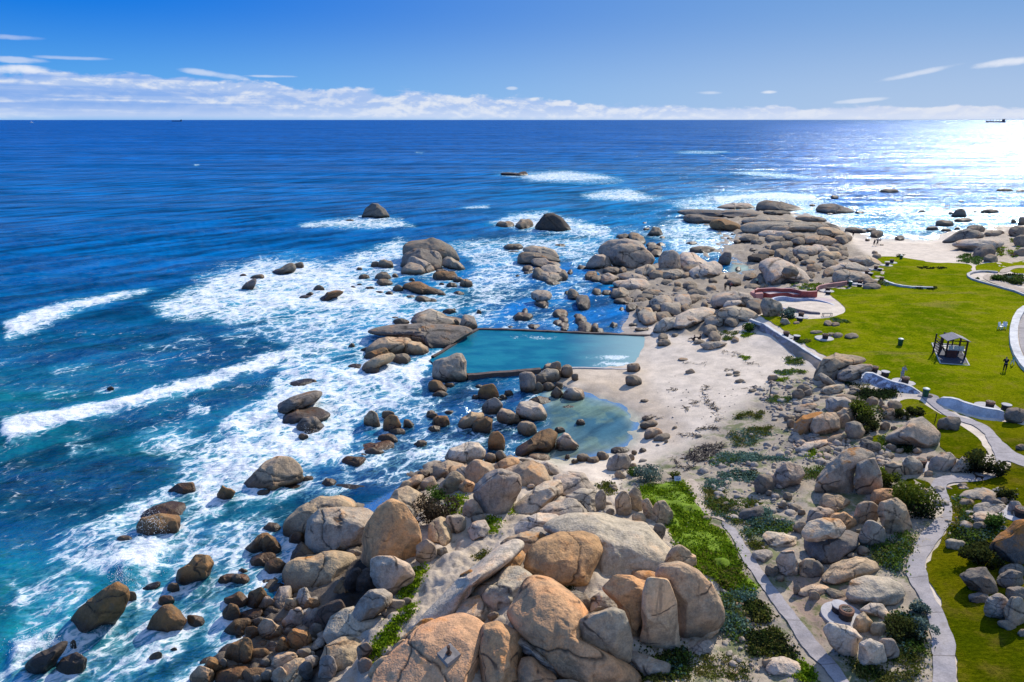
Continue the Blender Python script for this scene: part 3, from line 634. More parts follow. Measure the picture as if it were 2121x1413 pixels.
    rh = np.hypot(n[:,0], n[:,1]); X = rr*rh*np.cos(ang); Y = rr*rh*np.sin(ang); Y = np.where(Y < 0, Y*1.08, Y)
    vy = az*az*c*c+ay*ay*s*s; kk = (ay*ay-az*az)*s*c/vy; td = math.sqrt(max(ay*ay*c*c+az*az*s*s-((ay*ay-az*az)*s*c)**2/vy, (.3*az)**2))
    D = kk*Y-td*n[:,2]*o.get('thick', 1.)
    V = (X[:,None]*RIGHT+Y[:,None]*UP+D[:,None]*dn)*k
    # rough skin in metres
    Wp = V+C; nv = V/np.maximum(np.linalg.norm(V, axis=1), 1e-6)[:,None]
    V = V+nv*(.05*min(sz, 2.5)*.5*fbm(Wp*(1.6/max(min(sz, 2.5), .4))+seed, 3))[:,None]
    return C, V, F, crack, az*k
ROCKS = []     # cx cy r tone opts rng
LMK = {}       # key -> (label, landmark phrase)
UPRIGHT = {'eggboulder', 'leaning', 'orangefinger', 'tanfinger', 'greywedge', 'paleblock', 'stainblock', 'backdome', 'flatiron', 'rustcorner'}
def parse(txt):
    cur = 'X'
    for ln in txt.strip().splitlines():
        ln = ln.strip()
        if not ln or ln[0] == '#' and ' ' not in ln: continue
        if ln[0] == '@': cur = ln[1]; continue
        key = None; opts = {}
        if ':' in ln: head, pts = ln.split(':'); hd = head.split()
        else: hd, pts = None, None; tk = ln.split(); nums = []
        if hd is None:
            while tk and (tk[0].lstrip('-').replace('.', '', 1).isdigit()): nums.append(float(tk.pop(0)))
            hd = tk
        tone = hd[0]
        for tkn in hd[1:]:
            if tkn[0] == '#': key = tkn[1:]
            else: a, b = tkn.split('='); opts[a] = float(b) if a not in ('cr','strat','lv','nf') else int(b)
        x0, y0, s = CROPS[cur]
        if pts is not None:
            P = [tuple(float(v) for v in q.split(',')) for q in pts.split()]
            cx, cy, r = outline(cv(cur, P)); rng = np.random.default_rng(int(cx*7+cy*131))
        else:
            cx, cy, w, h = nums[:4]; rot = nums[4] if len(nums) > 4 else 0
            rng = np.random.default_rng(int(cx*7+cy*131+len(ROCKS)))
            cx, cy, r = ell_outline(x0+cx/s, y0+cy/s, w/s, h/s, rot, rng, opts.get('box', rng.uniform(2.0, 2.7)))
        if cur in 'HM' and pts is not None and key not in UPRIGHT: opts.setdefault('q', .52); opts.setdefault('emb', .40)
        elif cur in 'BC' and 'q' not in opts and pts is None: opts['q'] = .40
        opts['poly'] = pts is not None
        ROCKS.append(dict(cx=cx, cy=cy, r=r, tone=tone, o=opts, rng=rng, key=key))
ROCK_TXT = """@T
k #reef : 955,1080 1000,1070 1100,1072 1140,1062 1165,1085 1140,1093 1090,1090 1060,1083
d #lone L=.0 : 125,1350 150,1300 190,1268 230,1268 270,1300 300,1345 270,1362 180,1358
50 1370 60 14 0 k
@A
d #dome dz=.4 cr=0 : 1425,370 1425,300 1480,250 1560,230 1680,225 1760,250 1830,290 1870,340 1905,410 1850,440 1600,440
d #stackblock : 1390,370 1430,340 1560,320 1690,340 1740,390 1760,460 1740,495 1600,490 1500,470 1400,490
1510 500 205 112 0 g
1590 470 270 112 -22 g
1700 415 125 150 0 g
g : 1760,400 1800,380 1860,400 1930,450 1975,500 1930,525 1850,505 1765,470
1830 380 140 80 0 d
1765 525 110 50 0 d
1840 535 80 40 0 b
1720 490 90 60 0 d
1270 455 125 80 0 k
1175 460 80 55 0 k
370 497 220 70 15 d
490 470 130 52 10 k
130 570 140 42 12 d
65 635 170 70 30 d
15 555 60 30 0 k
1035 498 55 35 0 k
1080 568 95 45 0 k
1245 538 90 38 0 k
1245 570 140 72 0 b
1255 615 150 58 0 b
1350 557 58 55 0 t
680 668 95 58 0 b
600 720 80 40 0 k
570 742 120 30 0 k
b strat=1 #zebra : 645,785 690,735 760,690 820,680 910,690 860,715 790,745 700,782
980 658 50 24 0 b
1040 637 50 24 0 k
1130 668 90 32 0 k
1215 702 80 20 0 k
1300 710 65 35 0 k
1375 670 85 60 0 b
1440 665 70 35 0 b
b #reefslab : 1405,635 1500,612 1570,610 1650,640 1780,670 1800,702 1700,708 1600,692 1520,680 1460,655
1760 720 70 30 0 b
1495 595 60 34 0 b
1790 555 220 75 0 b
1905 590 90 45 0 b
1975 625 105 80 0 k
1850 640 90 45 0 k
1760 632 45 28 0 k
1905 710 110 35 0 k
1740 580 100 35 0 u
1590 765 150 55 0 b
1480 742 90 25 0 k
1660 770 120 34 0 b
p q=.3 : 1470,930 1540,880 1650,855 1720,865 1800,900 1940,905 1935,950 1800,960 1700,970 1600,950 1500,938
1830 870 110 42 0 b
1870 855 30 25 0 b
1995 970 138 122 0 g #poolhead cr=0
1880 970 80 55 0 b
1400 960 130 50 0 b
1350 930 60 25 0 k
d q=.3 #poolslab dz=.2 : 1140,1055 1230,1020 1380,990 1560,975 1700,985 1850,1000 1950,1010 2010,1040 1930,1080 1850,1120 1750,1160 1650,1180 1580,1130 1500,1070 1400,1060 1300,1080 1160,1090
1290 1168 370 130 6 t #poolfront cr=2
1530 1190 190 105 -8 t
1400 1090 250 100 8 t
1565 1095 170 120 -38 t
1680 1090 110 80 -20 t
1780 1090 90 60 0 t
1820 1070 80 50 0 t
1900 1060 80 45 0 t
1720 1135 80 45 -20 t
1190 1245 200 80 12 b
1330 1240 110 50 0 b
t : 1060,1385 1100,1320 1200,1265 1300,1245 1330,1270 1300,1320 1200,1370 1130,1402
1410 1285 150 82 14 t
1150 1382 110 55 0 b
1000 1350 140 38 0 k
970 1172 55 45 0 b
1090 1205 80 32 0 k
2085 878 40 40 0 b
@B
195 358 155 55 0 b
365 350 150 85 0 b
k #blackrock : 450,355 510,310 540,275 620,270 700,300 760,350 785,388 700,412 600,417 500,380
265 555 190 48 0 k
270 602 100 20 0 k
g #trio dz=.5 cr=0 : 360,600 365,570 430,548 540,555 620,580 660,630 675,665 600,650 480,630
d dz=.2 cr=1 : 310,710 320,630 350,605 440,605 560,620 660,660 680,695 600,695 520,670 430,690 430,718
555 697 265 78 -8 g cr=0
490 788 112 95 0 g
620 765 225 95 -12 g
600 822 220 80 -6 g
695 800 110 92 0 g
620 872 130 38 -10 d
395 745 95 45 0 k
400 782 80 24 0 k
305 808 40 18 0 k
770 775 45 40 0 k
680 545 95 28 0 k
515 985 182 92 0 g #mushroom dz=.9 cr=0
520 1045 130 80 0 k
530 1085 90 36 0 b
800 975 120 82 -25 d
880 1040 128 112 0 d #roundblack
740 960 40 34 0 k
350 1165 190 62 0 u
370 1120 50 44 0 u
680 1140 125 68 0 b
655 1225 80 50 0 b
710 1200 82 55 0 g
710 1245 92 46 0 g
720 1275 72 36 0 g
840 1165 80 40 0 b
865 1195 100 70 0 b
875 1230 82 50 0 g
900 1260 112 86 0 g
985 1260 70 80 -20 g
1020 1290 82 44 0 g
445 1258 120 44 0 b
240 1262 50 22 0 b
1150 1237 65 45 0 k
1320 1240 80 26 0 b
1400 1280 130 24 0 d
g #inletdome dz=.5 cr=0 : 1020,600 1040,550 1110,500 1250,490 1380,500 1420,545 1440,600 1200,690 1120,670
g #inletbig : 1115,640 1130,570 1200,535 1300,530 1400,560 1470,610 1510,660 1490,700 1400,745 1350,780 1260,775 1200,735 1140,705
1430 757 175 92 0 g
g #haystack cr=0 : 910,720 940,670 1000,615 1060,610 1110,660 1130,720 1110,762 1020,772 930,765
870 735 75 40 0 b
1240 465 130 48 0 k
1350 470 150 72 -18 k
1385 502 90 60 0 g
d : 1440,440 1500,385 1550,390 1610,445 1540,462
1440 400 62 24 0 k
1580 475 55 24 0 d
1420 348 36 16 0 k
1565 535 80 34 0 d
1480 538 90 40 0 g
1520 572 150 60 -8 t
1530 612 110 60 0 g
1840 525 90 26 0 k
g #egg cr=1 : 1550,745 1550,660 1590,600 1670,590 1720,620 1735,700 1740,765 1650,775 1560,775
w q=.35 #paleslab : 1720,640 1760,610 1850,610 1950,650 2030,690 1950,730 1850,740 1750,740
1930 580 220 55 0 d
1830 745 150 60 0 w
1960 755 290 112 10 w
1530 800 130 70 0 g
1650 797 240 62 6 g
1680 822 80 40 0 g
1780 802 92 50 0 t
960 810 122 72 0 d
990 835 112 52 0 d
1110 830 170 82 0 g
1140 765 170 62 0 g
1230 762 60 50 0 g
1320 820 262 62 -6 g
1490 790 82 62 0 g
1620 865 92 45 0 t
1710 885 60 40 0 g
1300 882 410 95 -4 p q=.4
1205 960 172 90 0 g
1090 957 82 45 0 d
1240 1030 190 52 0 g
1400 1020 112 40 0 g
1430 995 150 50 0 g
1480 957 162 50 0 g
1000 950 82 58 0 b
1720 935 82 34 0 g
1300 1090 90 58 0 k
1220 1103 46 30 0 k
1560 1040 202 112 0 g
1385 1120 82 72 0 d
1430 1150 132 112 20 g
1465 1178 152 102 0 g
1540 1090 132 60 0 d
1660 1090 182 112 0 g
1590 1167 132 80 0 g
p #inletpale : 1485,1300 1520,1240 1600,1180 1720,1170 1740,1240 1680,1290 1580,1312
1760 1030 142 112 0 g
1850 1012 122 70 0 g
1780 1090 82 70 0 g
1580 1347 92 60 0 g
1600 1392 102 46 0 g
1690 1332 60 30 0 g
1820 890 120 55 0 g
1840 915 90 40 0 g
@C
p q=.35 : 455,215 520,190 640,170 760,175 840,210 700,224
d q=.45 #whale : 835,215 850,170 920,150 1050,160 1180,185 1270,215 1200,242 1000,237 880,232
d q=.3 #longwhale : 95,260 130,235 300,230 500,235 750,240 900,265 1000,290 850,300 650,305 400,290 200,278
d q=.4 : 160,300 180,265 300,265 420,285 560,295 680,315 500,335 350,347 220,337
1010 255 260 36 -3 k
560 362 260 88 -8 b q=.4
g q=.35 : 690,345 760,300 900,292 1100,312 1300,340 1200,352 900,355 750,355
g q=.4 #graywhale : 690,390 730,350 850,340 1050,335 1250,345 1450,340 1560,385 1640,405 1500,422 1200,432 950,432 760,447
1320 312 280 46 -5 k
d #rightwhale : 1355,215 1400,180 1500,175 1620,200 1715,225 1700,262 1600,267 1500,245 1400,242
1740 255 80 24 0 k
1525 122 75 34 0 k
1380 138 65 20 0 k
1325 192 50 24 0 k
1480 270 60 16 0 k
2000 65 160 36 0 k
2090 152 90 12 0 k
1710 410 190 46 -4 k
1845 410 100 34 0 k
1895 445 112 60 0 d
2090 480 82 40 0 k
1810 495 40 27 0 d
370 580 220 56 0 d q=.4
770 480 170 58 6 d
840 512 120 48 0 d
665 510 62 34 0 k
600 480 45 18 0 k
265 523 100 26 0 k
930 555 46 26 0 k
980 480 142 48 0 p
820 583 82 14 0 k
1000 440 310 56 0 p q=.4
1060 540 182 58 8 g
1160 470 200 68 0 t
1000 492 160 48 0 g
1200 510 122 78 0 g
t #tanblock : 1255,530 1260,480 1340,455 1450,465 1540,500 1480,540 1350,557
1500 430 260 82 -10 t
1580 490 122 82 0 g
1630 480 102 60 0 g
1270 587 232 92 0 g
1400 577 182 70 -20 p
1500 582 142 60 0 t
1560 560 152 60 -15 t
930 610 152 60 0 g
1060 620 132 92 0 t
1120 645 92 82 0 t
1170 680 72 52 0 t
1210 625 82 40 0 g
1240 650 112 60 0 g
1430 665 102 52 0 t
1280 690 142 46 0 t
1490 705 142 58 0 g
1480 632 202 70 0 t
1600 660 72 50 0 d
1580 620 122 60 0 g
860 657 192 72 0 k
w q=.3 #whiteslab cr=2 emb=.5 nf=2 : 870,690 930,660 1020,650 1110,690 1200,740 1270,790 1320,860 1250,890 1050,902 940,892 900,800 860,740
d #slabboulder dz=2.2 cr=0 : 1055,785 1080,740 1130,722 1195,735 1210,780 1190,812 1110,818
1340 742 122 60 0 p
1300 802 92 56 0 g
1250 862 82 40 0 d
g #lawnboulder : 1505,835 1530,770 1600,755 1700,770 1820,810 1835,842 1750,872 1600,877 1520,865
p : 1440,765 1480,730 1600,695 1700,695 1800,740 1790,775 1600,770 1460,795
1480 777 112 72 0 d
p q=.4 #lawnslab : 1640,670 1700,640 1800,630 1870,650 1920,690 1960,722 1870,732 1780,725 1700,700
1840 862 132 60 0 g
1850 902 152 50 0 g
1875 605 50 32 0 t
1890 642 80 48 0 t
d : 490,700 520,640 560,605 610,610 615,660 585,745 530,725
675 752 52 40 0 u
575 820 46 34 0 k
640 862 112 70 0 b
780 817 122 56 0 k
880 840 112 92 0 p
800 912 132 58 0 t
900 902 92 40 0 g
450 852 82 40 0 g
400 802 122 50 0 p
310 802 102 60 0 p
320 952 172 58 0 t
260 892 92 50 0 g
150 930 92 34 0 d
440 920 82 50 0 d
350 1012 82 40 0 p
290 1000 122 50 0 g
g #mound : 440,1050 460,980 530,945 640,945 760,970 800,1010 850,1080 870,1150 780,1110 700,1085 560,1105 470,1095
p dz=1.2 #caprock : 530,1088 580,1030 690,1025 705,1050 650,1088
g #frontmound : 480,1165 520,1100 640,1075 760,1095 830,1150 850,1182 760,1217 660,1222 560,1195
480 1203 192 92 0 g
380 1067 62 60 0 g
425 1282 112 82 0 g
470 1342 106 82 0 g
650 1370 62 40 0 g
615 1212 122 80 0 d
w q=.3 #beachslab : 130,1170 240,1110 380,1080 470,1110 440,1160 300,1230 200,1270 100,1255
g #poolmound : 870,1065 900,1010 960,1010 1050,1050 1070,1110 1060,1162 980,1192 900,1172
820 1080 150 150 -40 d
g #pointed : 1040,1222 1060,1185 1100,1180 1140,1240 1080,1247
1185 1225 60 24 0 w
1465 1225 72 46 0 d
1530 1237 72 34 0 g
1365 1305 112 26 0 t
1490 1325 60 30 0 g
1555 1332 82 40 0 g
1675 1337 122 46 0 g
1935 540 36 12 0 d
@D
d #shark cr=0 : 1480,287 1520,235 1570,220 1600,240 1620,302 1540,304
1475 262 42 26 0 k
1590 322 162 38 0 k
1425 352 152 60 0 k
1315 395 112 38 0 k
1530 397 52 30 0 k
1440 410 92 28 0 k
1690 250 52 16 0 k
1820 245 162 38 0 k
1225 245 66 20 0 k
1430 220 92 12 0 k
1445 198 62 12 0 k
1570 160 52 13 0 k
1470 103 62 10 0 k
1015 150 72 10 0 k
1945 60 152 26 0 k
2090 65 82 20 0 k
2030 332 46 44 0 d
2100 332 62 80 0 d
d #baydome : 1385,517 1440,490 1560,410 1640,395 1720,420 1780,460 1700,492 1550,502 1440,522
1700 402 162 70 0 d
1840 442 162 50 0 d
1900 432 92 40 0 k
2070 420 170 92 0 d
p q=.35 #bayslope : 1480,545 1560,500 1750,480 1900,490 1950,530 1870,580 1780,612 1700,602 1600,572
1770 602 202 112 10 d q=.5
1830 662 122 78 0 p q=.5
2100 505 142 100 0 g
2095 612 122 86 0 p
@E
d strat=1 #seal : 400,470 460,420 560,360 700,320 800,300 910,290 920,320 850,370 720,420 560,470
d : 515,530 560,480 680,445 870,440 960,470 1000,490 900,522 760,532 600,562
d : 700,585 760,530 860,530 950,590 900,642 800,632 720,615
830 640 130 48 0 b
755 697 86 60 0 k
720 222 280 50 8 k
840 215 80 38 0 k
t #wedge : 185,1075 260,1030 350,960 430,900 520,875 640,880 710,930 755,1000 700,1050 560,1088 400,1112 230,1137
b #square : 0,1200 50,1125 130,1140 155,1190 110,1260 50,1292 5,1252
1360 552 132 152 10 t
1500 512 112 82 0 t
1535 582 152 142 0 u
1690 592 112 76 -20 b
1580 652 142 58 0 b
1500 712 172 80 0 b
1385 782 332 86 8 u rug=2.5
1390 827 192 74 0 u
1280 867 102 44 0 b
1175 867 102 28 0 b
1210 917 222 88 0 b
1450 932 200 56 0 k emb=.1
1885 512 92 76 0 b
2035 490 72 40 0 b
1970 567 152 92 0 u
1900 632 112 56 0 u
1790 762 122 60 0 u
1400 245 80 18 0 k
1935 257 202 102 -15 b
1960 322 132 58 0 u
2040 247 92 50 0 b
800 1077 112 66 0 u
980 1102 162 76 0 b
610 1155 280 70 8 b emb=.05
1160 1150 300 70 0 b emb=.05
390 1205 150 80 20 b emb=.1
1815 1027 112 62 0 t
@F
g #barrel cr=0 : 172,505 175,390 230,345 330,318 400,325 440,400 490,525 450,565 330,565 230,545
645 645 176 132 0 u #rusty cr=0
530 690 66 46 0 u
560 595 72 34 0 u
820 660 76 60 0 u
775 695 70 55 0 u
740 715 50 30 0 u
g box=3 #tower cr=0 nf=2 : 920,590 915,490 960,475 1020,475 1050,510 1060,620 1040,662 960,697 935,660
1180 432 170 82 8 g
1165 502 202 112 10 g
1120 532 152 86 0 t
1330 462 102 122 -30 g
1235 442 112 122 0 g
1150 395 90 28 0 g
1405 517 60 60 0 t
1085 612 92 92 -50 t
1170 602 102 80 0 b
1260 592 72 70 0 t
1250 657 92 102 -50 t
1390 657 192 106 6 p #peel
1090 712 192 58 0 t
1060 652 62 40 0 t
1920 432 112 82 0 t
1920 542 136 82 -5 t
1890 512 72 30 15 d
685 772 172 132 20 g
t : 715,855 760,780 830,800 910,860 935,912 880,938 760,925 720,895
w #paleround cr=0 : 890,790 920,735 1020,720 1110,760 1150,840 1130,902 1050,924 950,882 890,855
t #tiltpair : 370,955 400,870 480,825 600,815 625,850 590,905 500,965 400,985
592 937 202 132 25 b
990 962 182 132 -10 t
715 1082 146 172 0 u #standup cr=0
b q=.5 #ridge : 800,1162 880,1090 1000,1040 1100,985 1180,965 1250,1000 1240,1085 1150,1125 1000,1125 880,1165
1270 977 92 60 0 p
1335 1082 182 152 -25 w
1060 1147 112 56 0 b
1185 1142 132 38 8 b
1280 1150 50 44 0 b
1450 912 86 56 0 t
1350 782 140 50 0 k emb=.05
145 842 92 70 0 b
300 827 76 40 0 b
225 902 152 96 0 u
160 967 112 56 0 u
55 1102 112 66 0 b
w #bigpale : 290,1222 330,1150 420,1100 540,1105 590,1160 605,1222 540,1264 440,1280 340,1255
660 1227 102 92 0 t
750 1207 92 92 -30 t
1090 1227 192 80 0 t
970 1257 82 50 0 t
1340 1217 50 46 0 d
1480 1227 112 80 0 g
1400 1257 62 46 0 t
1570 1242 112 60 0 t
1650 1207 112 80 0 t
g #beachball cr=1 : 1680,1295 1700,1220 1780,1185 1860,1195 1895,1250 1880,1315 1800,1350 1710,1355
1895 1222 62 60 0 t
1925 1177 46 50 0 g
2000 1157 62 40 0 g
1915 1292 62 50 0 g
1800 1152 162 46 0 d q=.4
1800 1372 92 58 -30 d
2050 922 152 60 8 t
2090 1000 152 90 10 t
2040 870 92 36 0 b
@G
150 720 72 28 0 d
550 462 82 40 0 d
490 355 92 22 0 g
320 212 112 58 0 g
g q=.6 #sandwhale cr=0 : 635,230 680,205 800,200 890,215 830,255 690,277
765 235 20 10 0 g
630 202 102 36 0 w
300 1040 140 56 10 b
340 1080 36 30 0 d
415 955 46 24 0 g
625 1030 60 28 0 d
895 490 62 20 0 d
955 470 62 24 0 d
960 495 62 20 0 d
985 545 82 34 0 b
1100 630 72 28 0 b
1275 520 92 54 0 d
1500 662 102 82 0 g
1545 612 112 70 0 d
@J
t L=.05 #wallend cr=3 : 280,515 300,440 360,350 460,295 600,320 720,350 725,390 600,410 500,450 470,520 400,545 320,545
g #walllow : 470,525 500,450 580,415 700,400 780,405 790,450 720,490 640,540 540,562 480,555
g dz=.3 #banana cr=0 : 310,500 340,475 400,510 470,575 430,587 350,562
g : 330,642 360,600 450,580 540,575 545,610 500,652 400,667
450 490 80 110 -30 g
130 662 92 92 0 g
180 612 102 50 0 d
225 652 72 60 0 d
350 592 82 38 0 g
370 692 82 28 0 g
600 655 92 46 10 g
640 627 102 46 -15 g
615 600 72 24 0 g
860 652 102 24 8 p
g #greydome : 370,795 380,710 440,685 540,690 620,730 640,785 560,805 480,825 400,815
560 692 182 58 -10 w
t L=.42 #orangewedge cr=0 : 80,1003 110,920 180,850 300,815 370,820 300,880 250,920 240,1015 150,1034
t #tanbox cr=1 : 240,965 270,880 380,830 460,825 495,880 505,960 440,1015 330,1034 250,1025
t : 465,830 540,785 610,790 640,840 630,895 580,905 500,860
540 902 102 132 0 g
475 932 60 112 0 g
g #ballrock cr=0 : 540,985 560,920 630,900 700,920 725,990 690,1054 630,1080 570,1044
g strat=1 : 100,815 140,760 280,735 320,760 250,815
155 862 92 58 0 d
75 922 82 70 0 d
60 872 92 58 0 g
p box=3 #splitlog : 140,1150 200,1090 380,1060 410,1090 330,1132 180,1172
340 1052 122 38 0 g
480 1052 182 66 12 g
370 1147 152 44 10 g
740 1062 112 58 10 g
770 1132 182 132 -10 d strat=1
900 942 92 80 0 g
790 722 102 70 0 g
g : 830,795 865,690 905,750 890,795
985 757 122 70 0 g
905 782 82 38 -15 g
870 807 60 34 0 w
950 837 142 90 0 t
1075 872 50 40 0 g
985 962 72 40 0 g
g #lawnwedge cr=1 : 900,1055 1000,960 1120,870 1220,865 1300,930 1380,1010 1360,1093 1250,1134 1100,1129 980,1104
d #darkcube cr=0 : 1360,940 1380,885 1460,865 1550,870 1565,910 1530,992 1450,992 1370,968
d #edgeboulder cr=0 : 1945,855 1980,790 2060,780 2121,800 2160,860 2121,934 2040,925 1965,895
1300 682 52 26 0 g
2090 1132 82 58 0 g
g #twin : 1285,1295 1310,1230 1400,1180 1470,1180 1520,1230 1510,1294 1450,1344 1360,1354 1300,1334
g : 1470,1344 1520,1270 1580,1215 1650,1240 1660,1284 1600,1354 1520,1364
955 1132 92 58 -15 g
1030 1157 72 38 10 g
1185 1157 82 50 0 g
990 1322 182 130 -15 g
1140 1292 172 136 -20 g
1285 1362 82 50 0 p
930 1200 122 46 10 g
1310 1222 82 38 0 g
1075 1340 90 90 0 g
@K
g L=.22 #peak cr=0 : 185,318 200,240 250,160 340,95 430,78 510,105 530,145 440,165 405,225 400,345 300,358 220,352
g #peakhalf dz=.3 cr=0 : 405,255 430,165 520,140 560,210 570,295 520,345 430,350
300 392 182 102 -5 t dz=-.2
220 447 152 80 8 g
340 492 142 100 -20 o
400 497 82 60 0 o
480 445 132 132 -10 t
585 352 156 82 0 o
t #drum : 540,445 560,390 650,370 700,410 738,525 710,580 620,585 565,525
510 572 142 152 0 g
430 552 52 40 0 g
p L=.1 dz=1.5 #balance cr=0 : 112,562 150,500 230,475 320,485 362,530 330,582 240,602 140,602
d #balancebase cr=1 : 90,645 110,585 240,600 370,540 440,570 445,645 390,685 270,725 140,715
100 535 82 70 0 g
165 762 132 90 0 d
400 690 62 30 0 t
460 662 82 48 -20 t
t #longboulder : 225,805 270,740 380,700 490,690 560,720 590,770 500,805 400,825 300,850 240,835
p #loaf cr=0 : 365,915 390,840 480,808 600,820 680,860 700,915 640,965 560,975 440,985 380,955
180 882 182 52 5 t box=3
80 885 40 58 0 t
300 902 112 40 -10 t
180 922 62 58 0 t
238 893 30 24 0 t
p : 440,1005 500,960 570,970 620,1040 590,1064 540,1034 470,1024
t #braairock : 400,1090 420,1040 465,1015 515,1075 500,1115 470,1135 410,1115
545 1107 92 70 0 g
w #pathblock box=3 : 235,1112 270,1075 380,1100 470,1160 430,1205 420,1295 350,1275 270,1195
w #pathround cr=0 : 430,1275 440,1190 500,1165 570,1200 595,1285 540,1345 460,1330
600 1222 112 120 45 g L=.12
g : 1005,352 1040,320 1150,305 1235,340 1200,367 1050,374
1200 392 132 70 -15 d
1050 387 82 38 0 g
1180 422 182 70 0 p
1180 472 182 60 -5 p
1130 522 82 46 0 g
1330 417 92 70 0 g
1265 380 40 40 0 g
985 622 112 58 -10 p
1085 682 60 40 0 p
1025 288 56 24 0 p
d L=.36 #orangecap : 1180,645 1240,560 1320,500 1400,490 1460,600 1440,745 1300,745 1230,705
d #slabfoot : 1010,805 1060,765 1160,760 1210,820 1240,915 1170,924 1070,885
1120 932 112 58 0 d
1235 982 162 130 -20 g strat=1
1330 1012 132 162 0 g
1330 902 112 70 0 d
1280 1082 112 48 -15 d
1300 822 152 100 0 d
1320 772 162 78 0 d
1370 1132 60 40 0 d
@L
g #scrubpair : 1090,115 1120,30 1180,-5 1270,10 1300,70 1260,135 1170,170 1110,155
1040 132 122 122 0 d
130 272 102 182 0 t
205 252 92 190 0 t
230 367 86 90 0 t
370 322 142 152 20 t
t strat=1 dz=.1 : 250,250 290,240 340,330 330,390 280,385
355 442 80 110 -20 d strat=1
490 622 160 170 -40 t
540 632 112 130 -30 t
p : 1030,472 1060,440 1180,450 1270,470 1230,532 1150,544 1070,524
1030 592 142 64 0 g
p #leafrock : 1115,625 1150,570 1230,565 1260,640 1285,745 1220,750 1140,705
1090 687 92 80 0 g
1330 672 132 110 0 t
1145 742 50 34 0 w
860 290 112 38 0 p
790 265 60 34 0 p
960 317 152 68 15 d
740 225 40 27 0 p
1240 285 82 40 0 d
1190 210 60 44 0 p
1160 270 60 48 0 d
1280 315 52 40 0 d
1070 190 42 34 0 d
1160 1302 232 110 -10 p q=.4
1065 1287 82 50 0 g
830 907 190 30 -3 p
620 1195 180 84 25 g q=.4
690 1092 130 44 28 t
670 350 82 24 0 p
710 405 92 24 0 p
880 970 42 26 0 p
105 70 52 50 30 d
60 150 60 40 0 p
45 310 52 40 0 p
30 270 50 40 0 t
70 165 40 30 0 d
@H
t #shoretan : 270,235 280,180 350,155 430,175 420,214 340,244 290,250
215 225 72 40 0 t
470 212 172 90 10 t
540 212 172 132 0 t #wrinkle
690 170 162 70 15 o
730 205 150 60 10 t
785 155 62 34 0 t
t #shoreround : 720,245 760,180 830,155 890,180 920,255 880,300 780,305 735,275
930 190 112 58 -20 p
375 282 152 132 35 t
465 302 96 92 0 o
320 312 82 80 0 g
150 272 152 58 30 t
105 300 90 60 20 t
240 275 90 60 20 t
t #tancrack cr=2 : 5,415 60,330 120,305 200,350 230,415 190,475 120,486 60,446
g #leaning : 505,375 510,280 560,230 650,220 740,250 750,315 710,385 690,445 620,475 550,445
692 332 122 192 -10 g
495 432 116 102 -30 g
530 482 92 52 0 g
g : 470,545 490,500 560,495 585,540 570,594 500,602
400 512 112 102 0 g
t : 237,585 250,510 310,480 370,510 365,585 330,644 260,624
225 667 122 132 0 g
320 667 66 50 0 p
p : 740,405 800,340 900,280 980,270 990,345 930,405 850,445 760,445
p #ridgeblock cr=2 : 985,345 970,250 1040,215 1120,230 1180,315 1090,355 1000,360
p : 880,445 940,400 1040,370 1110,390 1160,435 1160,475 1050,484 920,480
p : 1020,355 1120,320 1190,330 1200,405 1195,475 1150,445 1100,385
1225 387 60 132 0 p
p : 730,555 780,490 870,455 960,460 985,495 900,555 800,565
p #greatdome cr=0 nf=2 dz=-.7 : 925,575 985,512 1060,478 1200,470 1350,480 1450,520 1530,600 1600,680 1655,745 1550,775 1430,785 1350,835 1200,825 1180,705 1100,585
o #pinkdome cr=1 nf=2 dz=.5 : 825,755 830,680 890,610 990,570 1110,570 1180,600 1200,660 1170,745 1130,825 1000,825 900,795
o L=.3 #rustknob : 540,815 560,740 620,680 700,640 760,650 775,700 740,755 660,795 560,840
t L=.12 #rustback : 640,640 700,590 800,555 870,565 910,600 860,655 800,705 770,695 760,645 700,625
d L=.34 #rustcorner : 415,885 430,810 480,780 540,820 550,855 500,905 430,935
p L=.08 rug=2 #carved : 490,925 560,850 660,775 740,770 810,820 800,905 740,965 680,1025 600,1034 540,985
p q=.5 #longridge cr=0 : 190,1055 300,950 450,800 600,680 700,620 770,660 650,765 500,885 420,965 330,1065 240,1075
g : 390,1055 440,960 520,930 560,990 580,1065 500,1085 420,1064
770 962 60 122 -38 g
610 1042 62 56 0 t
o cr=1 nf=2 #bigorange : 730,1035 780,950 820,850 870,835 960,860 1030,920 1100,980 1140,1035 1110,1100 1150,1200 1250,1280 1400,1290 1425,1405 1300,1425 1150,1405 1000,1335 870,1205 780,1125
g cr=0 dz=.7 #greywedge : 1115,1185 1120,1060 1180,1010 1270,1005 1340,1030 1380,1150 1380,1265 1300,1295 1200,1245
g L=.08 dz=.5 : 1175,1000 1170,940 1220,905 1290,930 1325,1000 1250,1012
1100 952 152 100 -25 d
o cr=1 #orangefinger : 1255,900 1310,840 1400,820 1480,850 1500,920 1480,1030 1470,1150 1450,1235 1390,1235 1380,1100 1330,970
t cr=0 #tanfinger : 1470,1035 1480,930 1500,865 1600,870 1640,980 1650,1100 1660,1205 1620,1265 1540,1285 1460,1215
g : 1385,1265 1420,1240 1520,1280 1600,1310 1590,1354 1500,1380 1430,1344
o L=.02 q=.35 cr=3 rug=.6 #plinthslab : 0,1355 60,1270 200,1130 300,1080 420,1050 480,1080 540,1130 545,1300 535,1413 500,1560 200,1620 -60,1560
220 1095 132 78 25 o L=.25
140 1165 172 88 35 o L=.15
60 1235 162 78 32 t
-30 1320 150 80 35 t L=.1
o L=.02 #mossslab cr=1 : 550,1255 560,1110 640,1090 740,1150 780,1220 760,1335 720,1413 680,1500 590,1500 555,1345
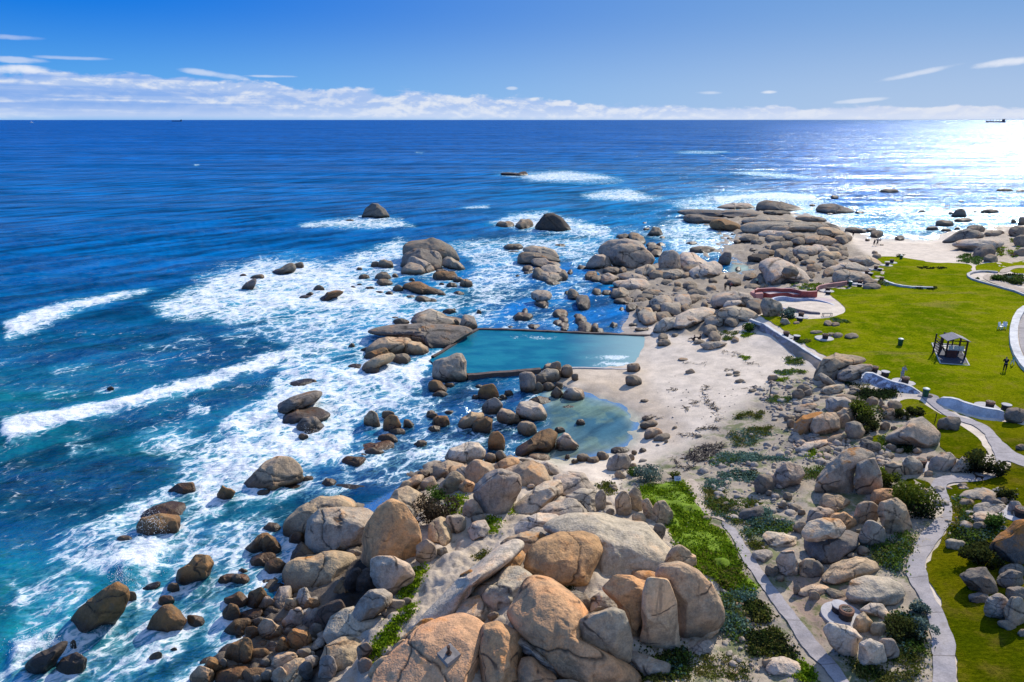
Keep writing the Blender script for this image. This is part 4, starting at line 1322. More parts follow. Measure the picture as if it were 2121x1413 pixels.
o #lastslab : 750,1413 780,1290 830,1280 930,1360 960,1413 940,1510 760,1510
g q=.5 strat=1 : 560,1105 640,1085 760,1120 850,1210 950,1300 1080,1405 960,1385 850,1295 780,1235 700,1145
510 1112 92 58 0 p
1050 1480 260 150 0 g
@L
t cr=0 nf=2 #bookend : 370,745 400,690 500,680 600,720 680,800 730,900 745,995 720,1045 600,1115 510,1175 480,1050 440,900 390,800
265 715 190 60 -12 o L=.12
@M
t cr=1 #backdome : 620,445 620,370 700,290 840,220 960,195 1050,230 1090,290 1000,310 850,340 770,410 740,485 640,505
g cr=1 #stainblock : 755,465 770,380 840,320 960,300 1090,300 1160,350 1170,400 1110,430 1100,515 1040,556 900,585 800,565 760,525
o cr=0 L=.03 #eggboulder : 1085,605 1100,500 1150,400 1200,320 1280,275 1350,310 1420,400 1440,480 1425,595 1370,650 1250,675 1120,675 1090,645
1400 382 92 200 15 g
b : 620,645 640,570 700,500 760,530 820,580 760,625 660,655
670 482 102 72 0 b
t cr=1 #stainflat : 612,705 640,650 740,600 900,582 1000,600 1022,645 960,725 850,805 720,825 640,815
1045 585 92 60 0 b
b : 905,835 950,760 1000,740 1020,805 980,865
1120 742 142 150 0 k
1030 765 92 190 -25 k
900 985 202 170 25 k
770 1000 152 112 15 d
800 1082 112 90 0 d
w cr=0 #paleblock : 1165,725 1170,640 1210,620 1290,620 1380,660 1415,715 1390,805 1300,865 1210,825 1170,775
g dz=.5 #flatiron : 1035,985 1090,880 1140,830 1230,820 1280,850 1260,905 1200,965 1110,1005 1060,1030
p q=.5 : 870,1095 910,1000 980,950 1060,930 1100,1010 1230,1000 1280,1000 1150,1105 1040,1155 900,1155
1320 912 112 80 0 g
1270 962 112 60 -10 g
1380 892 60 50 0 g
t #shorelump : 835,1265 860,1190 960,1140 1040,1145 1085,1190 1060,1295 980,1350 900,1345
870 1342 112 190 0 g
1110 1222 102 130 0 d
1110 1302 92 90 0 d
t : 575,1375 590,1310 660,1270 710,1270 720,1335 690,1405 600,1436
730 1342 90 130 0 d
275 877 152 90 0 b
415 872 132 130 20 b
p : 510,905 560,810 620,805 630,860 600,945 550,955
470 905 110 90 0 p
520 952 112 58 0 b
635 922 82 110 20 t
720 872 122 140 20 p
250 962 102 110 20 b
370 972 202 56 12 b
280 1057 192 88 15 b
500 1067 152 152 20 t
650 1012 162 122 40 p
430 1032 92 70 0 b
380 1102 92 90 0 b
770 912 100 80 0 b
690 1142 152 150 0 u
580 1182 92 110 0 u
740 1182 102 50 0 b
310 1222 192 152 20 b
430 1237 132 80 0 b
470 1292 82 60 0 b
590 1272 182 100 20 t
720 1232 92 80 0 b
130 1312 132 130 20 b
60 1372 162 120 0 t
190 1312 62 100 0 b
260 1352 222 100 10 u
400 1362 160 80 0 b
480 1367 92 60 20 p
560 1372 92 110 0 t
420 1392 82 50 0 p
330 1300 90 40 0 b
520 1180 70 60 0 b
620 1090 80 60 0 b
440 1170 90 50 0 b
425 507 182 84 20 b
500 522 132 122 10 b
510 410 112 58 0 b
450 617 172 78 8 b
535 662 132 92 0 b
215 742 122 56 20 b
290 747 112 64 0 u
320 697 62 40 0 u
470 770 120 40 10 b emb=.1
@N
b : 1100,115 1130,60 1220,20 1350,-5 1450,5 1465,70 1400,110 1250,95
b #splashed : 1080,190 1110,125 1250,95 1400,105 1410,185 1380,245 1300,300 1150,275 1085,265
1355 212 102 130 -10 b
975 302 126 80 0 k
b cr=1 #mitten : 1380,595 1400,520 1480,450 1530,415 1640,425 1695,480 1650,565 1560,625 1450,655 1385,635
1360 672 92 70 0 k
1305 762 122 68 0 k
b cr=2 #anvil : 555,915 620,840 700,760 800,700 915,630 990,680 1000,745 960,865 900,965 740,1015 600,1045 565,985
1025 747 92 90 0 b
1180 672 172 60 25 k emb=.1
b cr=0 #hump : 1150,990 1200,890 1280,820 1340,805 1420,850 1465,925 1420,1005 1310,1045 1210,1040
1535 932 152 86 0 b
k #cornera : 200,1275 280,1200 400,1140 500,1085 545,1090 510,1185 450,1265 370,1345 270,1350 210,1305
k #cornerb : 450,1285 500,1220 600,1180 680,1230 670,1305 600,1365 510,1365 455,1325
575 1117 50 68 0 b
1225 1212 112 70 20 b
1290 1150 72 34 0 b
1360 1162 62 38 20 b
1885 602 152 74 0 u
1910 547 72 44 0 u
1780 592 152 56 10 b
@O
b : 1480,1152 1560,1105 1700,1095 1715,1152 1620,1195 1500,1199
970 275 60 34 0 k
"""
LM_TXT = """reef|long low black reef alone in open water with white foam streaming off it|the lone black reef
lone|solitary dark cone-shaped rock in open sea, farthest out on the left|the solitary cone rock
dome|big dark-topped dome at the back of the tall sea stack|the dark-topped dome
stackblock|broad brown block with black stain on top, middle of the tall sea stack|the stained stack block
zebra|long dark rock with slanting grooves lying in white foam|the grooved foam rock
reefslab|long flat brown reef slab just below the tall sea stack|the flat reef slab
poolhead|rounded grey boulder at the seaward top corner of the tidal pool|the pool corner boulder
poolslab|wide wet slab sloping into the seaward wall of the tidal pool|the wet pool slab
poolfront|large cracked tan block at the front of the outcrop left of the pool|the cracked pool block
blackrock|large glossy black rock at the right end of three rocks in surf|the glossy black rock
trio|smooth top layer of the three-layered grey stack in the inlet mouth|the layered inlet stack
mushroom|mushroom-shaped grey rock on a dark narrow foot standing in water|the mushroom rock
roundblack|round dark rock standing in the inlet right of the mushroom rock|the round inlet rock
inletdome|smooth grey dome behind the biggest boulder of the middle outcrop|the smooth back dome
inletbig|biggest smooth grey boulder of the middle outcrop, creased across its face|the creased outcrop boulder
haystack|haystack-shaped grey boulder at the water's edge left of the creased outcrop boulder|the haystack boulder
egg|upright egg-shaped grey boulder right of the creased outcrop boulder|the upright egg boulder
paleslab|pale flat slab directly right of the upright egg boulder|the pale outcrop slab
inletpale|pale angular boulder at the sandy head of the inlet above the pool|the pale inlet boulder
whale|dark whale-backed rock with white wash at the far tip of the headland|the far whaleback
longwhale|long low dark rock pointing out to sea from the headland|the long sea-pointing rock
graywhale|largest long grey whaleback of the headland, smooth and ridged|the largest whaleback
rightwhale|dark rounded rock standing in bright surf beyond the headland|the bright surf rock
tanblock|big tan jointed block on the crest of the headland rocks|the tan crest block
whiteslab|large whitish flat slab carrying a round dark boulder|the whitish slab
slabboulder|round dark boulder resting on the whitish flat slab|the slab boulder
lawnboulder|large smooth grey boulder at the lawn edge beside the red wall|the lawn edge boulder
lawnslab|pale sloping granite slab between headland rocks and the far lawn|the pale lawn slab
mound|broad rounded grey mound between inlet and red pool wall|the rounded mound
caprock|flat cap rock balanced on the mound above the beach wall end|the cap rock
frontmound|smooth grey mound where the beach retaining wall begins|the wall start mound
beachslab|pale smooth slab sloping down to the sand above the tidal pool|the sloping beach slab
poolmound|grooved grey boulder beside the round paddling pool|the paddling pool boulder
pointed|pointed grey rock lying on grass near the paddling pool|the pointed lawn rock
shark|shark-fin shaped grey rock in the glittering bay|the shark-fin rock
baydome|large dark sloping rock at the right end of the far beach|the far beach rock
bayslope|wide pale granite slope above the far beach|the pale bay slope
seal|long layered dark rock lying in the middle of the surf|the layered surf rock
wedge|long wedge-shaped tan boulder with foam pouring behind it|the tan wedge boulder
square|square-sided brown rock sitting alone in foam|the square brown rock
barrel|huge barrel-shaped grey boulder at the seaward end of the near pool wall|the barrel boulder
rusty|round rusty orange boulder in the dark water below the pool|the rusty round boulder
tower|upright square-topped grey block standing below the near pool wall|the upright block
peel|pale peeling rock at the tip of the sand below the pool|the peeling rock
paleround|large pale rounded boulder at the mouth of the clear lagoon|the pale lagoon boulder
tiltpair|flat-faced tan boulder leaning over a brown one in dark water|the tilted tan boulder
standup|upright rusty boulder standing in dark water beside the brown ridge|the upright rusty boulder
ridge|long brown ridge of rock running into the lagoon|the brown lagoon ridge
bigpale|big pale rounded boulder where the near outcrop meets the dark inlet|the big pale inlet boulder
beachball|rounded grey boulder on the sand at the near end of the lagoon|the sand boulder
sandwhale|long smooth grey boulder half buried in the upper beach sand|the half-buried boulder
wallend|large cracked tan boulder butting against the end of the beach wall|the wall end boulder
walllow|smooth grey boulder overlapping the whitewashed wall|the whitewashed wall boulder
banana|banana-shaped grey rock leaning below the wall end boulder|the banana rock
greydome|smooth grey dome above the orange-topped pair in the scrub|the scrub dome
orangewedge|tilted wedge boulder with bright orange lichen along its top edge|the orange-edged wedge
tanbox|box-shaped tan boulder pressed against the orange-edged wedge|the box boulder
ballrock|almost spherical grey boulder beside a dark bush in the scrub|the spherical boulder
splitlog|flat log-like slab lying across grey rubble in the scrub|the log slab
lawnwedge|large pale wedge boulder lying on the inner lawn|the inner lawn wedge
darkcube|dark angular boulder standing on grass beside the winding path|the dark path boulder
edgeboulder|dark rounded boulder at the right end of the lower white wall|the white wall boulder
twin|larger of the twin boulders beside the dark bush near the path bend|the twin boulder
peak|tall split boulder with an orange lichen streak, highest in the scrub|the tall split boulder
peakhalf|right half of the tall split boulder, parted by a dark crack|the split boulder's half
drum|tall drum-shaped tan boulder right of the tall split boulder|the drum boulder
balance|flattened oval boulder balanced on a darker round one|the balanced boulder
balancebase|dark round boulder carrying the flattened balanced boulder|the balancing base
longboulder|long tan boulder below the balanced pair|the long tan boulder
loaf|loaf-shaped smooth boulder above the sunken barbecue|the loaf boulder
braairock|rounded boulder touching the concrete pad of the sunken barbecue|the barbecue pad boulder
pathblock|pale oblong block beside the straight concrete path|the oblong path block
pathround|round pale boulder against the oblong block near the straight path|the round path boulder
orangecap|big dark boulder capped with orange lichen at the right edge|the orange-capped boulder
slabfoot|dark tilted slab on shaded grass below the orange-capped boulder|the tilted dark slab
scrubpair|large rounded boulder of a pair in the scrub above the straight path|the scrub pair boulder
leafrock|leaf-shaped pale rock standing near the straight concrete path|the leaf-shaped rock
shoretan|smooth tan boulder at the dark inlet shore of the near outcrop|the tan inlet boulder
wrinkle|wrinkled tan boulder in the row above the dark bush|the wrinkled boulder
shoreround|rounded tan boulder with a curved crack facing the lagoon sand|the curved-crack boulder
tancrack|pale tan boulder with creases beside the dark outcrop bush|the creased boulder
leaning|tall pitted grey boulder leaning right in the near outcrop|the leaning boulder
ridgeblock|jointed pale block at the crest of the near outcrop|the jointed crest block
greatdome|largest pale dome of the near outcrop, smooth and bare|the great pale dome
pinkdome|pinkish dome with a thin crack in front of the great pale dome|the pinkish dome
rustknob|dark boulder with a rust orange lichen cap left of the pinkish dome|the rust-capped boulder
rustback|sloping tan rock behind the rust-capped boulder|the sloping tan rock
rustcorner|small upright boulder with orange lichen on its right side|the lichened upright boulder
carved|pale hollow-weathered boulder in the middle of the near outcrop|the hollowed boulder
longridge|long smooth pale ridge running down the near outcrop|the long pale ridge
bigorange|huge orange-stained dome at the bottom of the outcrop|the huge orange dome
greywedge|big grey boulder wedged against the huge orange dome|the wedged grey boulder
orangefinger|upright orange-stained slab right of the wedged grey boulder|the upright orange slab
tanfinger|upright tan slab between orange slab and the rounded end boulder|the upright tan slab
plinthslab|flat orange granite slab carrying a small concrete plinth|the plinth slab
mossslab|orange block with a dark moss-filled hollow on top|the mossy block
lastslab|grey and orange rock right of the mossy block at the bottom edge|the bottom edge rock
bookend|large rounded tan boulder ending the outcrop beside the green mat|the rounded end boulder
backdome|large tan boulder with a long crack at the back of the left shore|the cracked shore boulder
stainblock|rounded grey boulder with a black stain, front of the left shore|the stained shore boulder
eggboulder|tall egg-shaped boulder with an orange flush above the left shore|the tall egg boulder
stainflat|broad tan boulder with one round dark stain on top|the dark-spotted boulder
paleblock|pale blocky boulder below the tall egg boulder|the pale blocky boulder
flatiron|flat-iron shaped grey rock lying on a pale slab|the flat-iron rock
shorelump|rounded tan boulder at the foot of the dark crevice|the crevice boulder
splashed|brown cracked boulder with spray breaking across its foot|the splashed boulder
mitten|mitten-shaped brown boulder in the foam of the left shore|the mitten boulder
anvil|large flat-topped brown rock with a dark base, waves breaking behind|the flat-topped sea rock
hump|humped brown boulder right of the flat-topped sea rock|the humped boulder
cornera|dark craggy rock in the bottom left surf, left one of a pair|the craggy corner rock
cornerb|dark rounded rock in the bottom left surf, right one of a pair|the rounded corner rock"""
for ln in LM_TXT.splitlines():
    k, lb, ph = ln.split("|"); LMK[k] = (lb, ph)
EXTRA_LM = [("the tidal pool", 1130, 725), ("the sunken barbecue", 1748, 1275), ("the playground frame", 1968, 730), ("the driftwood post", 1596, 808)]
def region(cx, cy):
    def ins(poly): return poly_mask(poly, np.array([cx]), np.array([cy]), 1.)[0] > .5
    if ins(FARROCK): return "rocks of the headland and inlet"
    if ins(FRONTROCK): return "rocks of the near outcrop and its shore"
    if ins(SCRUB): return "boulders in the coastal scrub"
    if cx > 1750 and cy < 620: return "rocks around the far bay"
    if cx > 1900: return "rocks along the winding path"
    return "rocks standing in the water" if (cx < 1000 or cy < 660) else "rocks on the beach"
def make_labels(R):
    lms = [(r['cx'], r['cy'], LMK[r['key']][1], r) for r in R if r['key'] in LMK] + [(x, y, ph, None) for ph, x, y in EXTRA_LM]
    used = {}
    for r in R:
        if r['key'] in LMK: r['label'] = LMK[r['key']][0]; used[r['label']] = r
    NAMES = ["to the right of", "behind and right of", "directly behind", "behind and left of", "to the left of", "in front and left of", "directly in front of", "in front and right of"]
    ORD = ["", "second ", "third ", "fourth ", "fifth ", "sixth ", "seventh ", "eighth ", "ninth ", "tenth "]
    def sec(dx, dy): return int(((math.degrees(math.atan2(-dy*1.6, dx))+22.5) % 360)//45)
    for r in R:
        if 'label' in r: continue
        w, h = r['w'], r['h']; a = w/max(h, 1)
        shape = "flat" if a > 2.6 else "long" if a > 1.75 else "tall" if a < .85 else "rounded" if r['o'].get('box', 2) < 2.6 else "blocky"
        dep = r['dist']; size_m = math.sqrt(w*h)*dep/FPX
        size = "tiny" if size_m < .7 else "small" if size_m < 1.3 else "medium" if size_m < 2.4 else "large"
        cand = sorted(lms, key=lambda l: math.hypot(l[0]-r['cx'], (l[1]-r['cy'])*1.6))[:6]
        best = None
        for lx, ly, ph, lr in cand:
            s = sec(r['cx']-lx, r['cy']-ly); d0 = math.hypot(r['cx']-lx, (r['cy']-ly)*1.6)
            k = sum(1 for q in R if q is not r and q is not lr and sec(q['cx']-lx, q['cy']-ly) == s and math.hypot(q['cx']-lx, (q['cy']-ly)*1.6) < d0)
            if k < len(ORD):
                lb = f"{size} {shape} {TWORD[r['tone']]} stone, {ORD[k] or 'first '}rock {NAMES[s]} {ph}"
                sc = k+d0/200
                if lb not in used and (best is None or sc < best[0]): best = (sc, lb)
        if best is None: best = (0, f"{size} {shape} {TWORD[r['tone']]} rock, one of many beside {cand[0][2]}")
        r['label'] = best[1]; used[best[1]] = r
    for r in R:
        t = r['label'].split(); r['label'] = " ".join(t[:16])
NBOULD = 305
def build_rocks():
    parse(ROCK_TXT)
    for r in ROCKS:
        th = np.arange(NTH)/NTH*2*math.pi; xs, ys = r['r']*np.cos(th), r['r']*np.sin(th)
        r['w'] = xs.max()-xs.min(); r['h'] = ys.max()-ys.min(); r['area'] = r['w']*r['h']
        inx = max(0, min(r['cx']+r['w']/2, PW)-max(r['cx']-r['w']/2, 0)); iny = max(0, min(r['cy']+r['h']/2, PH)-max(r['cy']-r['h']/2, 0)); r['vis'] = inx*iny
        rg_ = region(r['cx'], r['cy']); r['r'] = r['r']*(1.05 if 'headland' in rg_ else (1.19 if r['o'].get('poly') else 1.05) if 'near outcrop' in rg_ else 1.16 if (740 < r['cx'] < 1000 and 630 < r['cy'] < 775) else 1.05)
        C, V, F, crk, az = rock_geo(r['cx'], r['cy'], r['r'], r['rng'], r['o'])
        r.update(C=C, V=V, F=F, crk=crk, dist=float((C-CAM)@FWD))
def make_rocks():
    order = sorted(ROCKS, key=lambda r: (-(r['key'] in LMK), -r['vis']))
    big = order[:NBOULD]; small = order[NBOULD:]
    make_labels(big)
    seen = {}
    for r in big: seen.setdefault(r['label'], []).append(r)
    for r in big:
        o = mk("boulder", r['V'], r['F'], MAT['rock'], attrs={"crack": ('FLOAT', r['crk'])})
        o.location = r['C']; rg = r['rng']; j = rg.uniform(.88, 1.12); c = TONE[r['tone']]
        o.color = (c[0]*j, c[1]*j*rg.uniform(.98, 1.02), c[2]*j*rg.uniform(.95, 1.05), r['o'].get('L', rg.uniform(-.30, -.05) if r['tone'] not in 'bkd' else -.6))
        tag(o, r['label'], "boulder", region(r['cx'], r['cy']))
    Vs, Fs, n = [], [], 0
    for r in small: Vs.append(r['V']+r['C']); Fs.append(r['F']+n); n += len(r['V'])
    if small:
        Vs = np.vstack(Vs); cr = np.concatenate([r['crk'] for r in small])
        o = mk("rock_rubble", Vs, np.vstack(Fs), MAT['rock'], attrs={"crack": ('FLOAT', cr)}); o.color = (.27, .22, .165, -.5)
        tag(o, "small rocks and stones strewn between the boulders and in shallow water", "rubble", kind="stuff")
def scatter_stones():
    rng = np.random.default_rng(5); Vs, Fs, n = [], [], 0
    def lot(poly, count, s0, s1):
        nonlocal n
        P = np.array(poly, float); lo, hi = P.min(0), P.max(0); k = 0
        while k < count:
            q = rng.uniform(lo, hi, (count*3, 2)); m = poly_mask(poly, q[:,0], q[:,1], .5) > .5
            for px, py in q[m][:count-k]:
                W = gpix(px, py); s = s0*(s1/s0)**(rng.random()**2.2)
                N, F = ico(2); A = N*(1+.22*fbm(N*1.4+rng.uniform(0, 99), 2))[:,None]*s*np.array([rng.uniform(.8, 1.5), rng.uniform(.7, 1.2), rng.uniform(.45, .9)])
                a = rng.uniform(0, 6.28); A = A @ np.array([[math.cos(a), -math.sin(a), 0], [math.sin(a), math.cos(a), 0], [0, 0, 1]])
                Vs.append(A+W+np.array([0, 0, s*.15])); Fs.append(F+n); n += len(N); k += 1
    lot([(1450,960),(1560,900),(1660,880),(1660,1000),(1640,1080),(1500,1090)], 420, .07, .4)
    lot([(1560,800),(1680,780),(1700,860),(1600,870)], 300, .08, .42)
    lot([(1640,890),(1840,930),(1850,970),(1660,960)], 320, .1, .45)
    lot([(1250,990),(1330,950),(1380,985),(1300,1030)], 60, .07, .3)
    lot([(1900,1010),(2110,1010),(2121,1090),(1960,1110)], 110, .08, .4)
    lot([(1480,1150),(1560,1230),(1620,1400),(1480,1400)], 120, .05, .25)
    lot([(1340,780),(1600,760),(1500,900),(1350,930)], 60, .05, .2)
    lot([(400,1413),(470,1320),(560,1220),(640,1180),(700,1250),(640,1400)], 240, .15, .6)
    lot([(1240,580),(1480,600),(1560,640),(1400,680),(1280,620)], 260, .15, .6)
    lot([(1500,470),(1740,490),(1780,560),(1640,600),(1560,540)], 160, .15, .7)
    lot([(860,970),(1050,920),(1250,1010),(1120,1010),(950,1080),(860,1060)], 120, .1, .4)
    lot([(1230,1000),(1330,1050),(1290,1080),(1230,1060)], 50, .08, .35)
    o = mk("loose_stones", np.vstack(Vs), np.vstack(Fs), MAT['rock'], attrs={"crack": ('FLOAT', np.zeros(n))}); o.color = (.38, .335, .285, -.6)
    tag(o, "countless small loose stones scattered over scrub, sand and shore", "stones", kind="stuff")
build_rocks(); build_ground(); build_sea()
# ------------------------------------------------------------------ draped sheets
def surf(x, y):
    x = np.atleast_1d(np.asarray(x, float)); y = np.atleast_1d(np.asarray(y, float)); z = height(x, y)
    px, py = project(np.stack([x, y, z], -1))
    rock = np.maximum(np.maximum(poly_mask(FARROCK, px, py, 10), poly_mask(FRONTROCK, px, py, 16)), poly_mask(RIGHTROCK, px, py, 8)); sc = poly_mask(SCRUB, px, py, 22)
    q = np.stack([x, y, x*0], -1)
    return z + rock*np.where(z > -.3, .6, .1)*(fbm(q*.5, 4)*.6+.35*np.abs(fbm(q*1.1+31, 3))) + sc*.10*fbm(q*1.1, 4) + .025*fbm(q*.9, 3)*(1-rock)
def gs(px, py):
    P = gpix(px, py); return np.array([P[0], P[1], float(surf(P[0], P[1])[0])])
def densify(P, step):
    out = []
    for a, b in zip(P, P[1:]+P[:1]):
        n = max(1, int(math.hypot(b[0]-a[0], b[1]-a[1])/step)); out += [(a[0]+(b[0]-a[0])*i/n, a[1]+(b[1]-a[1])*i/n) for i in range(n)]
    return out
def smooth_poly(P, it=1):
    for _ in range(it):
        Q = []
        for a, b in zip(P, P[1:]+P[:1]): Q += [(.75*a[0]+.25*b[0], .75*a[1]+.25*b[1]), (.25*a[0]+.75*b[0], .25*a[1]+.75*b[1])]
        P = Q
    return P
def drape(name, polys, mat, off=.05, step=6, grid=.8, rag=0., lump=0., lsc=.8, edge=.0):
    Vs, Fs, n = [], [], 0; rng = np.random.default_rng(3)
    for poly in polys:
        B = densify(smooth_poly(poly, 2), step)
        W = np.array([gpix(a, b)[:2] for a, b in B])
        if rag:
            d = np.roll(W, -1, 0)-np.roll(W, 1, 0); d /= np.maximum(np.linalg.norm(d, axis=1), 1e-6)[:,None]
            W = W+np.stack([-d[:,1], d[:,0]], -1)*(rag*fbm(np.hstack([W*.8, W[:,:1]*0]), 4))[:,None]
        lo, hi = W.min(0), W.max(0)
        gx, gy = np.meshgrid(np.arange(lo[0], hi[0], grid), np.arange(lo[1], hi[1], grid)); gx, gy = gx.ravel()+rng.uniform(-.2, .2, gx.size)*grid, gy.ravel()+rng.uniform(-.2, .2, gy.size)*grid
        k = poly_sd([tuple(w) for w in W], gx, gy) < -.35*grid
        pts = [Vector(w) for w in W]+[Vector(w) for w in np.stack([gx[k], gy[k]], -1)]; nb = len(W)
        ov, oe, of, *_ = geometry.delaunay_2d_cdt(pts, [(i, (i+1) % nb) for i in range(nb)], [list(range(nb))], 1, 1e-5)
        V = np.array([v[:] for v in ov]); z = surf(V[:,0], V[:,1])+off
        if lump:
            dd = -poly_sd([tuple(w) for w in W], V[:,0], V[:,1]); q = np.stack([V[:,0], V[:,1], V[:,0]*0], -1)
            z = z+lump*sstep(0, .8, dd)*(.5+.7*fbm(q*lsc, 3))-.04*(1-sstep(0, .3, dd))
        F = [f for f in of if len(f) == 3]
        Vs.append(np.column_stack([V, z])); Fs.append(np.array(F)+n); n += len(V)
    V = np.vstack(Vs); F = np.vstack(Fs)
    nrm = np.cross(V[F[:,1]]-V[F[:,0]], V[F[:,2]]-V[F[:,0]])[:,2]; F[nrm < 0] = F[nrm < 0][:, ::-1]
    return mk(name, V, F, mat)
def mat_lawn():
    t = NT("lawn"); p = t.pos()
    a = t.noise(p, .07, 5, .6); b = t.noise(p, .45, 6, .65); c = t.noise(t.vmul(p, (2.2, 4.5, 1)), 1.4, 6, .75); f = t.noise(p, 16., 3, .7)
    v = t.math('ADD', t.math('MULTIPLY', a, .5), t.math('ADD', t.math('MULTIPLY', b, .35), t.math('MULTIPLY', c, .25)))
    col = t.mix(t.ramp(v, .46, .62), (.112, .168, .002), (.24, .262, .004))
    col = t.mix(t.math('MULTIPLY', t.ramp(b, .50, .70), .55), col, (.27, .22, .035)); w_ = t.noise(t.vmul(p, (.05, .16, 1.)), 1., 6, .7, .8); col = t.mix(t.math('MULTIPLY', t.ramp(w_, .56, .70), .6), col, (.30, .235, .06)); col = t.mix(t.math('MULTIPLY', t.ramp(w_, .46, .34), .5), col, (.07, .12, .002))
    k = t.ramp(t.math('ADD', t.math('MULTIPLY', c, .6), t.math('MULTIPLY', f, .4)), .32, .68, .55, 1.4)
    col = t.n("HueSaturation", {"Value": k, "Color": col}).outputs[0]
    # darker green turf near the viewer, with shade painted into the colour
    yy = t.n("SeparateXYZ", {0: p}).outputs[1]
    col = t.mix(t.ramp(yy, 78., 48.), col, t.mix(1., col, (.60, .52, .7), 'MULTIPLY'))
    nm = t.bump(t.math('ADD', c, f), .8, .12)
    return t.done(t.pbsdf(col, .9, nm, **{"Specular IOR Level": .0}))
def mat_path():
    t = NT("path"); p = t.pos(); a = t.noise(p, .8, 7, .65); b = t.noise(p, 9., 5, .7)
    k = t.ramp(t.math('ADD', t.math('MULTIPLY', a, .6), t.math('MULTIPLY', b, .4)), .32, .68, .66, 1.2)
    c = t.n("HueSaturation", {"Value": k, "Color": (.40, .36, .355, 1)}).outputs[0]
    c = t.mix(t.math('MULTIPLY', t.ramp(a, .56, .68), .5), c, (.20, .165, .13))
    # casting joints every few metres across the walk
    y = t.n("SeparateXYZ", {0: p}).outputs[1]
    j = t.math('ABSOLUTE', t.math('SUBTRACT', t.math('FRACT', t.math('MULTIPLY', t.math('ADD', y, t.math('MULTIPLY', a, .25)), .29)), .5))
    c = t.mix(t.math('MULTIPLY', t.ramp(j, .012, .004), .7), c, (.10, .085, .075))
    return t.done(t.pbsdf(c, .9, t.bump(b, .5, .03), **{"Specular IOR Level": .2}))
MAT['lawn'] = mat_lawn(); MAT['path'] = mat_path()
LAWN = [
 [(1566,652),(1600,668),(1640,695),(1703,737),(1745,752),(1790,770),(1850,788),(1905,812),(1925,822),(1960,838),(2000,846),(2060,856),(2130,872),(2560,890),(2560,800),(2121,757),(2107,730),(2099,700),(2100,680),(2106,655),(2119,640),(2160,640),(2160,625),(2121,610),(2085,596),(2040,583),(2009,575),(2007,568),(2014,560),(2012,548),(1985,545),(1930,545),(1900,538),(1850,531),(1816,532),(1816,541),(1834,551),(1800,562),(1790,570),(1806,586),(1796,597),(1760,592),(1722,598),(1700,603),(1722,614),(1752,636),(1750,652),(1695,662),(1640,660),(1610,655)],
 [(1866,828),(1904,826),(1926,846),(1985,878),(2030,912),(2052,945),(2020,950),(1985,955),(1956,940),(1945,905),(1925,880),(1890,862),(1870,845)],
 [(1940,838),(1962,848),(2010,866),(2082,876),(2140,886),(2560,905),(2560,985),(2121,955),(2088,935),(2066,905),(2035,878),(1990,858),(1955,848)],
 [(2095,950),(2121,968),(2560,1010),(2560,1560),(1992,1560),(1984,1413),(1977,1340),(1955,1270),(1935,1225),(1915,1185),(1925,1160),(1955,1120),(1972,1085),(1970,1045),(1958,1008),(2000,1000),(2062,990),(2084,972)],
 [(2020,548),(2060,546),(2121,541),(2180,541),(2180,552),(2121,550),(2085,553),(2074,565),(2040,565),(2022,562)], [(2092,556),(2121,551),(2180,552),(2180,568),(2121,567),(2092,566)],
 [(1860,835),(1880,826),(1868,846),(1880,870),(1862,862)], [(1800,905),(1830,900),(1836,935),(1822,945)], [(1870,990),(1925,996),(1926,1012),(1885,1012)],
]
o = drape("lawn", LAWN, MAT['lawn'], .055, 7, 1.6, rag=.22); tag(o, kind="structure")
PATH_A = [cv('L', [(752,372),(800,440),(850,520),(890,620),(940,690),(1000,780),(1080,880),(1130,970),(1190,1040),(1290,1190),(1420,1320),(1490,1413),(1600,1560),(1700,1560),(1590,1413),(1520,1310),(1400,1170),(1300,1050),(1220,960),(1140,850),(1080,760),(1010,670),(960,600),(910,520),(872,430),(812,402)])]
o = drape("concrete_path", PATH_A, MAT['path'], .07, 6, .8, rag=.05); tag(o, kind="structure")
PATH_B = [cv('K', [(840,1560),(850,1413),(860,1250),(840,1050),(800,960),(740,880),(700,780),(700,720),(745,690),(750,620),(800,560),(850,510),(880,480),(915,460),(925,400),(880,330),(842,290),(870,250),(930,235),(1050,242),(1150,235),(1205,205),(1215,160),(1205,110),(1175,50),(1150,0)])
  + cv('J', [(1800,1040),(1700,950),(1570,910),(1430,860),(1330,790),(1250,720),(1215,690),(1170,680),(1210,662),(1300,660),(1400,700),(1330,735),(1400,780),(1480,830),(1580,875),(1700,900),(1830,970),(1880,1030),(1960,1120),(2121,1230),(2560,1280),(2560,1360),(2121,1310),(1985,1255)])
  + cv('K', [(1275,155),(1270,210),(1200,255),(1100,275),(990,275),(925,292),(930,330),(962,390),(975,450),(930,550),(860,640),(815,715),(810,780),(850,900),(920,1030),(960,1130),(985,1250),(990,1413),(995,1560)])]
o = drape("winding_path", PATH_B, MAT['path'], .08, 6, 1., rag=.08); tag(o, kind="structure")
MAT['trail'] = simple("sand trail", (.46, .37, .29), .95, .3, 1.5, .05)
o = drape("sand_trail", [cv('L', [(520,110),(560,210),(620,300),(690,350),(752,372),(812,402),(760,340),(690,300),(650,210),(600,130),(560,80)])], MAT['trail'], .05, 6, .7, rag=.15); tag(o, kind="structure")
o = drape("far_path", [[(2068,566),(2075,557),(2092,553),(2121,550),(2560,548),(2560,555),(2121,555),(2098,557),(2088,565)], [(2032,575),(2045,569),(2066,567),(2090,568),(2072,571),(2060,577),(2066,584),(2092,590),(2140,605),(2140,612),(2090,598),(2052,586)]], MAT['trail'], .09, 5, 1.); tag(o, kind="structure")
o = drape("wall_side_path", [[(2112,650),(2140,640),(2560,660),(2560,800),(2140,765),(2116,730),(2109,700),(2109,675)]], MAT['path'], .06, 6, 1.); tag(o, kind="structure")
